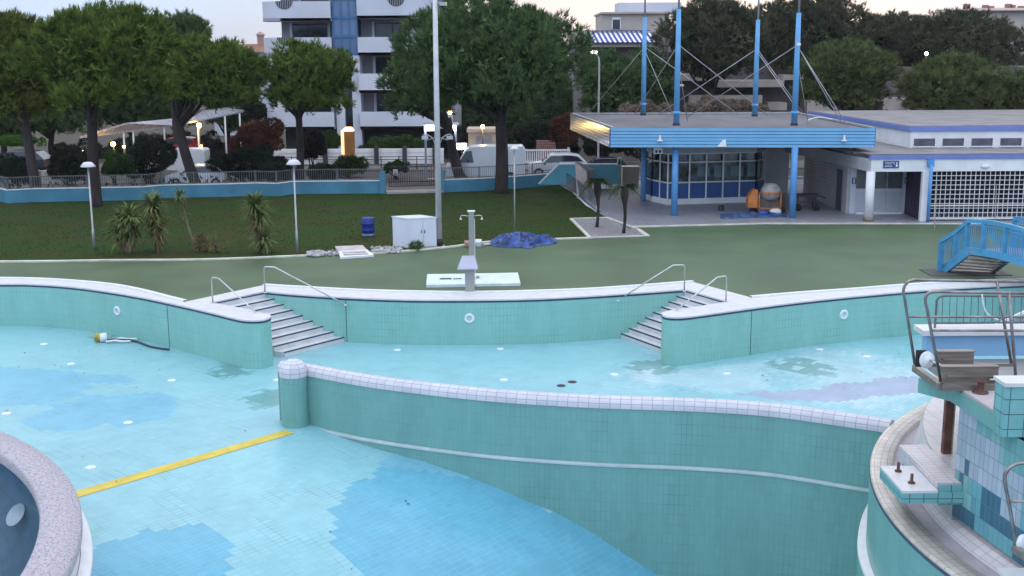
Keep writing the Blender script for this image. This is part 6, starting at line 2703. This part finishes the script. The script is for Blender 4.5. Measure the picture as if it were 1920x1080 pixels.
LW2 = thing('garden_wall', 'low pale banded wall on the far left behind the fence', 'wall', WY(100, 330, 79))
m = MB()
for k in range(3):
    m.bx(WY(75, 300, 79).x, WY(330, 300, 79).x, 79 - .02 * (k % 2), 79.25, GY + .3 * k + .01, GY + .3 * k + .29)
m.build('bands', mat('dull cream wall', (0.46, 0.42, 0.37), .85, var=.15), LW2)
WG = thing('street_gate', 'white barred sliding gate right of the big pine', 'gate', WY(1015, 305, 84))
m = MB()
xa, xb = WY(965, 290, 84).x, WY(1068, 290, 84).x
zt, zb_ = WY(1010, 281, 84).z, WY(1010, 305, 84).z
for k in range(26):
    x = xa + (xb - xa) * k / 25
    m.bx(x - .04, x + .04, 84, 84.05, zb_, zt)
m.bx(xa, xb, 83.96, 83.998, zt - .08, zt + .04)
m.bx(xa, xb, 83.96, 83.998, zb_, zb_ + .12)
m.build('bars', WHITEP, WG)
m = MB()
for px in (965, 1066):
    q = WY(px, 300, 84)
    m.bx(q.x - .09, q.x + .09, 84.06, 84.2, GY, zt + .15)
m.build('post', GALV, WG)

# ramp wall by the terrace
RW = thing('ramp_wall', 'sloping blue ramp wall beside the terrace entrance', 'wall', W(1090, 350))
yr = 70.5
m = MB()
pts4 = [WY(1010, 346, yr), WY(1048, 309, yr), WY(1158, 309, yr), WY(1158, 346, yr)]
m.add([p for p in pts4] + [p + Vector((0, .3, 0)) for p in pts4], [(0, 3, 2, 1), (4, 5, 6, 7), (0, 1, 5, 4), (1, 2, 6, 5), (2, 3, 7, 6)])
m.build('wall', mat('turquoise blue wall', (0.13, 0.40, 0.50), .6, var=.1, scale=.8), RW)
m = MB()
m.beam(pts4[1] + Vector((0, .15, .03)), pts4[2] + Vector((0, .15, .03)), .36, .06)
m.beam(pts4[0] + Vector((0, .15, .03)), pts4[1] + Vector((0, .15, .03)), .36, .06)
m.build('wall_cap', LIP, RW)
CP2 = thing('entrance_wall', 'pinkish leaning concrete wall between lawn and terrace', 'wall', W(1090, 370))
m = MB()
a, b, c, d = W(1082, 372), W(1103, 376), WY(1108, 318, 69.5), WY(1074, 305, 70.2)
m.add([a, b, WY(1100, 322, W(1103, 376).y + 1.8), WY(1078, 302, W(1082, 372).y + 2.0)] + [a + Vector((.3, 1.2, 0)), b + Vector((.25, 1.3, 0)), WY(1108, 318, 69.5) + Vector((.2, .4, 0)), WY(1084, 303, 70.2)],
      [(0, 1, 2, 3), (1, 5, 6, 2), (5, 4, 7, 6), (4, 0, 3, 7), (3, 2, 6, 7)])
m.build('slab', PINKW, CP2)
RL2 = thing('ramp_railing', 'dark sloping railing along the lawn edge below the ramp', 'railing', W(1075, 362))
m = MB()
ln_ = [W(1000, 349), W(1048, 347), W(1075, 362), W(1098, 383), W(1118, 398)]
for a, b in zip(ln_[:-1], ln_[1:]):
    m.beam(a + Vector((0, .05, .95)), b + Vector((0, .05, .95)), .04, .04)
    m.beam(a + Vector((0, .05, .12)), b + Vector((0, .05, .12)), .04, .04)
    n = max(3, int((b - a).length / .16))
    for k in range(n):
        q = a.lerp(b, k / n)
        m.box((q.x, q.y + .05, .52), (.02, .02, .85))
m.build('bars', RAILM, RL2)
m = strip(ln_[2:], .25, -.1, .14)
m.build('kerb', WHITEP, RL2)
PL = thing('planter', 'pale beige planter block at the terrace entrance', 'planter', WY(1182, 335, 72))
q = WY(1182, 325, 72)
m = MB()
m.bx(q.x - .5, q.x + .5, 71.8, 72.6, 0, WY(1182, 315, 72).z)
m.bx(q.x - .53, q.x + .53, 71.77, 72.63, WY(1182, 315, 72).z + .002, WY(1182, 313, 72).z + .03)
m.build('box', BEIGEW, PL)
GP = thing('gate_pillar', 'white intercom pillar at the end of the ramp wall', 'pillar', WY(1161, 330, 71.5))
q = WY(1161, 320, 71.5)
m = MB()
m.bx(q.x - .12, q.x + .12, 71.4, 71.7, 0, WY(1161, 296, 71.5).z)
m.build('box', mat('pale intercom box', (0.55, 0.56, 0.55), .6), GP)
m = MB()
m.bx(q.x - .06, q.x + .06, 71.37, 71.395, WY(1161, 308, 71.5).z, WY(1161, 300, 71.5).z)
m.build('screen', DARKMET, GP)
BN = thing('steps', 'reddish entrance steps behind the white gate, right of the big pine', 'steps', WY(1022, 280, 96))
m = MB()
for k in range(4):
    a, b = WY(1006, 278 - 4.5 * k, 96 + .4 * k), WY(1042, 278 - 4.5 * k, 96 + .4 * k)
    m.bx(a.x, b.x, 96 + .4 * k, 98, GY, a.z)
m.build('treads', mat('reddish stone steps', (0.22, 0.12, 0.10), .85, var=.15), BN)

# ---- vehicles


def car(name, label, cat, p, L_, H_, Wd, paint, kind, rotz=0, group=None):
    """side profile lofted across the width, with glass, wheels and lamps"""
    root = thing(name, label, cat, p, group, 0)
    ca, sa = math.cos(rotz), math.sin(rotz)

    def tr(x, y, z):
        return (p.x + x * ca - y * sa, p.y + x * sa + y * ca, p.z + z)
    if kind == 'van':
        prof = [(-.5, .22), (-.5, .40), (-.49, .48), (-.36, .56), (-.245, .93), (-.20, .98), (.0, 1.0), (.47, .99), (.5, .93), (.5, .22)]
        win = [(-.335, .57), (-.245, .86), (-.175, .88), (-.15, .57)]
    else:
        prof = [(-.5, .22), (-.5, .50), (-.47, .58), (-.27, .66), (-.13, .97), (-.08, 1.0), (.22, 1.0), (.36, .95), (.47, .68), (.5, .60), (.5, .22)]
        win = [(-.235, .68), (-.12, .93), (.20, .95), (.33, .90), (.42, .70)]
    m = MB()
    n = len(prof)
    secs = [(-1, .90), (-.93, 1), (.93, 1), (1, .90)]
    vs = []
    for s_, k in secs:
        for x, z in prof:
            tum = 1 - .13 * max(0, (z - .55)) / .45
            vs.append(tr(x * L_ * (1 if abs(s_) < 1 else .985), s_ * Wd / 2 * tum, .16 * H_ + (z - .16) * H_ * (1 if abs(s_) < 1 else .99)))
    fs = [tuple(range(n)), tuple(range(3 * n, 4 * n))[::-1]]
    for q in range(3):
        for i in range(n):
            j = (i + 1) % n
            fs.append((q * n + i, (q + 1) * n + i, (q + 1) * n + j, q * n + j))
    m.add(vs, fs)
    body = m.build('body', paint, root)
    for sd in (-1, 1):
        m = MB()
        m.add([tr(x * L_, sd * (Wd / 2 * (1 - .13 * (z - .55) / .45) + .012), .16 * H_ + (z - .16) * H_) for x, z in win], [tuple(range(len(win)))])
        m.build('side_window', GLASSD, root)
    m = MB()
    i0 = 3
    (xa, za), (xb, zb2) = prof[i0], prof[i0 + 1]
    e = .012
    m.add([tr(xa * L_ - e + .02, -Wd * .41, .16 * H_ + (za + .02 - .16) * H_), tr(xa * L_ - e + .02, Wd * .41, .16 * H_ + (za + .02 - .16) * H_), tr(xb * L_ - e - .03, Wd * .37, .16 * H_ + (zb2 - .03 - .16) * H_), tr(xb * L_ - e - .03, -Wd * .37, .16 * H_ + (zb2 - .03 - .16) * H_)], [(0, 1, 2, 3)])
    m.build('windscreen', GLASSD, root)
    wr = .16 * H_ if kind == 'van' else .215 * H_
    for x in (-.32, .31):
        for sd in (-1, 1):
            m = MB()
            c = Vector(tr(x * L_, sd * (Wd / 2 - .06), wr))
            disc(m, c, Vector(tr(0, -1, 0)) - Vector(tr(0, 0, 0)), [(0.001, -.11), (wr, -.11), (wr, .11), (wr * .7, .115), (wr * .62, .09), (.001, .09)], 20)
            wh = m.build('wheel', RUBBER, root)
            m = MB()
            disc(m, c, Vector(tr(0, sd, 0)) - Vector(tr(0, 0, 0)), [(0.001, .112), (wr * .6, .118)], 20)
            m.build('rim', GALV, wh)
    for sd in (-1, 1):
        m = MB()
        m.box(tr(-.495 * L_, sd * Wd * .38, .46 * H_), (.06, .26, .14), rotz)
        m.build('headlight', LIP, root)
        m = MB()
        m.box(tr(.495 * L_, sd * Wd * .40, .52 * H_), (.05, .2, .2), rotz)
        m.build('tail_light', CARR, root)
        m = MB()
        m.box(tr(-.22 * L_, sd * (Wd / 2 + .1), .62 * H_), (.1, .18, .14), rotz)
        m.build('mirror', DARKMET, root)
    return root


v = WY(912, 330, 77.8)
car('van', 'white delivery van parked behind the big pine trunk', 'van', Vector((v.x - .05, 78.5, GY)), 5.2, 2.5, 2.0, CARW, 'van')
v = WY(1042, 320, 80)
car('parked_car', 'white car with roof bars seen above the blue ramp wall', 'car', Vector((v.x + .1, 79.5, GY + .25)), 4.0, 1.58, 1.75, CARW, 'car')
v = WY(1128, 320, 80)
car('parked_car', 'dark car showing its roof above the blue ramp wall, right of the white car', 'car', Vector((v.x, 79.8, GY + .1)), 3.6, 1.42, 1.7, CARD, 'car')
v = WY(330, 300, 83)
car('van', 'white van parked under the carports on the left', 'van', Vector((v.x, 83.5, GY)), 4.2, 2.0, 1.8, CARW, 'van')
v = WY(372, 325, 77)
car('parked_car', 'white car just behind the fence at the leaning pine trunk', 'car', Vector((v.x, 77.2, GY)), 4.1, 1.42, 1.75, CARW, 'car')
v = WY(328, 275, 90)
car('parked_car', 'red car with a lit tail lamp under the left carport roof', 'car', Vector((v.x, 90.5, GY + .7)), 3.9, 1.6, 1.7, CARR, 'car')
v = WY(30, 292, 82)
car('parked_car', 'dark car parked on the far left behind the pine', 'car', Vector((v.x, 82.5, GY + .5)), 4.1, 1.5, 1.7, CARD, 'car')

# ================================================================== PLANTS
pine('umbrella_pine', 'olive green umbrella pine cut by the left edge of the picture', 12, 8, 240, 82, 70, (68, 330), NEEDLE_B, 1, dens=1.2, trunk_r=.34, ox=-.4)
pine('umbrella_pine', 'broad green umbrella pine on the lawn behind the left lamp', 196, 8, 208, 142, 63.6, (181, 387), NEEDLE_A, 2, trunk_r=.33, gz=-.05, dens=1.3)
pine('umbrella_pine', 'umbrella pine with a leaning trunk behind the fence, left of the apartment block', 392, 68, 212, 98, 73, (372, 318), NEEDLE_A, 3, trunk_r=.36, ox=-1.2)
pine('umbrella_pine', 'dark pine crown rising behind the two left pines', 335, 26, 130, 68, 90, (335, 300), NEEDLE_C, 4, trunk_r=.3)
pine('umbrella_pine', 'small far pine crown sloping down towards the chimney house', 430, 80, 262, 62, 98, (430, 300), NEEDLE_C, 14, trunk_r=.25)
pine('umbrella_pine', 'small umbrella pine in front of the apartment block', 576, 78, 218, 92, 76, (561, 310), NEEDLE_A, 5, trunk_r=.28)
pine('umbrella_pine', 'largest dark umbrella pine on the lawn right of the tall pole', 925, -2, 216, 186, 68.7, (940, 362), NEEDLE_C, 6, trunk_r=.43, gz=-.05, dens=1.5)
pine('umbrella_pine', 'pine with a leaning trunk hidden behind the left half of the largest pine', 792, 96, 228, 76, 77, (866, 315), NEEDLE_C, 7, trunk_r=.38, ox=-.9)
pine('umbrella_pine', 'dark tree behind the curved street lamp', 1138, 96, 232, 58, 92, (1135, 290), NEEDLE_C, 8, flat=.9)
pine('umbrella_pine', 'far tall pine behind the two right canopy masts', 1340, -10, 165, 105, 96, (1330, 290), NEEDLE_D, 9, dens=.8)
pine('umbrella_pine', 'far tall pine right of the fourth canopy mast', 1520, -22, 160, 120, 108, (1530, 290), NEEDLE_D, 10, dens=.8)
pine('umbrella_pine', 'far wide pine below the pale building at the top right', 1800, 16, 180, 130, 112, (1800, 290), NEEDLE_D, 11, dens=.8)
pine('umbrella_pine', 'far pine crown between the two wide right hand pines', 1670, 20, 175, 110, 116, (1670, 290), NEEDLE_D, 12, dens=.8)
pine('umbrella_pine', 'rounded pine in front of the stepped building, right of the masts', 1588, 76, 214, 96, 84, (1590, 290), NEEDLE_E, 13, dens=1.1)
pine('umbrella_pine', 'rounded pine with a white lamp at its top edge', 1792, 103, 236, 104, 80, (1740, 290), NEEDLE_E, 15, dens=1.1)
pine('umbrella_pine', 'pine cut by the right edge behind the low white building', 1942, 128, 244, 70, 80, (1945, 290), NEEDLE_E, 16, dens=1.0)
pine('umbrella_pine', 'far pine filling the gap behind the canopy cables', 1440, 30, 175, 85, 114, (1440, 290), NEEDLE_D, 17, dens=.8)
pine('umbrella_pine', 'far dark pine behind the carports on the left', 255, 110, 250, 120, 104, (250, 300), NEEDLE_C, 18, dens=.7)
pine('umbrella_pine', 'far dark pine behind the leftmost pine trunk', 95, 120, 262, 95, 100, (100, 300), NEEDLE_C, 19, dens=.7)

shrub('hedge', 'bright green clipped hedge at the far left', -40, 88, 250, 274, 88, LEAF_BR, 21, 'hedge', n=2200, leaf=.14)
shrub('shrub', 'dark bushy shrub left of the broad pine trunk', 84, 160, 262, 330, 76, LEAF_DK, 22, n=2600, leaf=.2)
shrub('shrub', 'dark loose shrub between the two left pine trunks', 238, 330, 252, 326, 77, LEAF_DK, 23, n=2800, leaf=.2)
shrub('shrub', 'wide dark shrub behind the fence, right of the leaning trunk', 385, 540, 272, 332, 76.5, LEAF_DK, 24, n=4200, leaf=.2)
shrub('shrub', 'reddish brown shrub below the small pine', 428, 532, 212, 285, 86, LEAF_RD, 25, n=2800, leaf=.2)
shrub('shrub', 'purple leaved shrub beside the small pine trunk', 566, 608, 228, 296, 83, LEAF_PU, 26, n=1800, leaf=.2)
shrub('hedge', 'green hedge above the white wall before the apartment block', 672, 800, 252, 288, 92.6, LEAF_GR, 27, 'hedge', n=3600, leaf=.22)
shrub('hedge', 'green hedge left of the yellow booth', 596, 640, 246, 288, 92.6, LEAF_GR, 28, 'hedge', n=1400, leaf=.2)
shrub('shrub', 'round clipped green shrub behind the gate', 718, 768, 300, 322, 81, LEAF_GR, 29, n=1800, leaf=.1)
shrub('shrub', 'grey green grassy shrub in front of the white wall', 618, 688, 292, 326, 82, LEAF_GR, 30, n=1400, leaf=.26)
shrub('shrub', 'dark low shrub behind the railing near the small pine', 578, 626, 305, 340, 74, LEAF_DK, 31, n=1400, leaf=.16)
shrub('shrub', 'dark red bush left of the canopy', 1030, 1092, 208, 275, 88, LEAF_RD, 32, n=2200, leaf=.2)
shrub('shrub', 'dark bush under the canopy edge behind the ramp', 1086, 1210, 222, 290, 90, LEAF_DK, 33, n=3000, leaf=.2)
shrub('shrub', 'pale dry flowering bush behind the canopy roof, left of the masts', 1156, 1262, 183, 240, 88, LEAF_DRY, 34, n=2600, leaf=.16)
shrub('shrub', 'pale dry flowering bush behind the canopy roof, between the masts', 1284, 1450, 172, 240, 88, LEAF_DRY, 35, n=3600, leaf=.16)
shrub('shrub', 'brownish flowering shrub behind the white building', 1590, 1698, 200, 248, 84, leafmat('brown green leaves', (.04, .035, .02), (.12, .09, .055)), 36, n=2400, leaf=.18)
shrub('shrub', 'dark green undergrowth behind the white building on the right', 1700, 1850, 208, 252, 86, LEAF_DK, 37, n=3000, leaf=.2)
shrub('shrub', 'reddish shrub behind the white building at the right edge', 1825, 1960, 212, 250, 83, leafmat('dull red leaves', (.05, .03, .02), (.14, .07, .05)), 38, n=2400, leaf=.18)
shrub('hedge', 'dark hedge in the shade under the largest pine', 800, 960, 228, 300, 97, LEAF_DK, 39, 'hedge', n=3600, leaf=.24)
shrub('hedge', 'dark hedge behind the carports', 150, 470, 240, 305, 99, LEAF_DK, 40, 'hedge', n=5000, leaf=.26)

for i, (a, b, t, Yd, sd) in enumerate(((815, 900, 150, 118, 51), (890, 985, 165, 112, 52), (975, 1085, 150, 120, 53))):
    pine('umbrella_pine', ['shaded far tree behind the left half of the largest pine', 'shaded far tree behind the trunk of the largest pine', 'shaded far tree right of the largest pine trunk'][i],
         (a + b) / 2, t, 285, (b - a) / 2 + 14, Yd, ((a + b) / 2, 290), NEEDLE_C, sd, group='far trees behind the pines', dens=.8, flat=1.0, limb=False, blade=.45)
pine('umbrella_pine', 'dark tree in front of the terrace building, left of the first mast', 1212, 96, 222, 66, 96, (1212, 290), NEEDLE_C, 55, group='far trees behind the pines', dens=.8, flat=1.0, limb=False)
rng = np.random.default_rng(77)
lob = []
for k in range(120):
    x = -120 + 240 * k / 119 + rng.uniform(-1, 1)
    y = 175 + rng.uniform(-12, 12)
    h = rng.uniform(5.6, 7.6)
    lob.append((x, y, h * .55, rng.uniform(2.5, 4.5), 3.5, h * .5))
p_, d_ = lobe_cloud(rng, lob, 26000, under=-.6)
struct(tri_mesh('distant_trees', tufts(rng, p_, unit(d_ + np.array([0, 0, .5])), 3, .9, .42, .6), NEEDLE_D), 'stuff')
shrub('hedge', 'dark hedge in the shade between the big pine trunk and the canopy', 960, 1090, 225, 290, 100, LEAF_DK, 54, 'hedge', n=3600, leaf=.26)

shrub('shrub', 'dark shrub at the far left foot of the fence', -30, 60, 288, 338, 74, LEAF_DK, 61, n=2000, leaf=.2)
shrub('shrub', 'dark scrub behind the fence left of the broad pine trunk, below the carport', 110, 172, 288, 335, 73.5, LEAF_DK, 62, n=1600, leaf=.2)
shrub('shrub', 'speckled grey green shrub right of the broad pine trunk', 186, 250, 280, 330, 74.5, LEAF_GR, 63, n=1700, leaf=.16)
shrub('shrub', 'tall dark shrub behind the right carport', 440, 520, 170, 290, 97, LEAF_DK, 64, n=3000, leaf=.24)
shrub('shrub', 'low dark shrub right of the small pine behind the railing', 470, 560, 300, 338, 74.5, LEAF_DK, 65, n=2000, leaf=.18)
rng = np.random.default_rng(91)
gl = [p for p in offset(wall_line[:11], 1.0)]
gp = []
for a, b in zip(gl[:-1], gl[1:]):
    for k in range(int((b - a).length * 26)):
        q = a.lerp(b, rng.uniform(0, 1))
        gp.append((q.x, q.y + rng.uniform(-.4, .8), rng.uniform(-.3, .95)))
gp = np.array(gp)
struct(tri_mesh('shadow_foliage', tufts(rng, gp, unit(rng.normal(0, 1, gp.shape) + np.array([0, 0, .6])), 5, .24, .1, .6), LEAF_DK), 'stuff')  # added strip of dark leaves standing in for shadow at the railing foot
pine('umbrella_pine', 'shaded far tree at the left edge above the bright hedge', 8, 150, 266, 92, 99, (8, 290), NEEDLE_C, 56, group='far trees behind the pines', dens=.8, flat=1.0, limb=False)
rng = np.random.default_rng(13)
lv = []
for k in range(90):
    px, py = rng.uniform(0, 1750), rng.uniform(640, 1075)
    if rng.uniform() < .45:
        px, py = (rng.uniform(20, 480), rng.uniform(625, 705)) if rng.uniform() < .5 else (rng.uniform(1250, 1700), rng.uniform(650, 745))
    q = W(px, py, -1.494)
    if (q - P0).dot(b_) > 0 and q.y < np.interp(q.x, _dx, _dy):
        q.z = floor_z(q.x, q.y) + .012
    a = rng.uniform(0, 6.28)
    l = rng.uniform(.025, .055)
    u_ = np.array([math.cos(a), math.sin(a), 0]) * l
    v_ = np.array([-math.sin(a), math.cos(a), 0]) * l * .45
    c = np.array([q.x, q.y, q.z + .012])
    lv += [[c - u_, c - v_, c + u_], [c - u_, c + u_, c + v_ + np.array([0, 0, .01])]]
struct(tri_mesh('leaf_litter', lv, leafmat('dead leaves', (.05, .04, .025), (.16, .11, .06), scale=3)), 'stuff')
# ---- air: a thin even haze over the whole park
bpy.ops.mesh.primitive_cube_add(size=1, location=(0, 480, 20))
hz = bpy.context.object
hz.name = 'haze'
hz.scale = (900, 1060, 56)
hm = bpy.data.materials.new('haze')
hm.use_nodes = True
hn = hm.node_tree
hn.nodes.clear()
ho = hn.nodes.new('ShaderNodeOutputMaterial')
hv = hn.nodes.new('ShaderNodeVolumePrincipled')
hv.inputs['Color'].default_value = (0.88, 0.92, 1.0, 1)
hv.inputs['Density'].default_value = 0.00011
hn.links.new(hv.outputs['Volume'], ho.inputs['Volume'])
hz.data.materials.append(hm)
struct(hz, 'stuff')
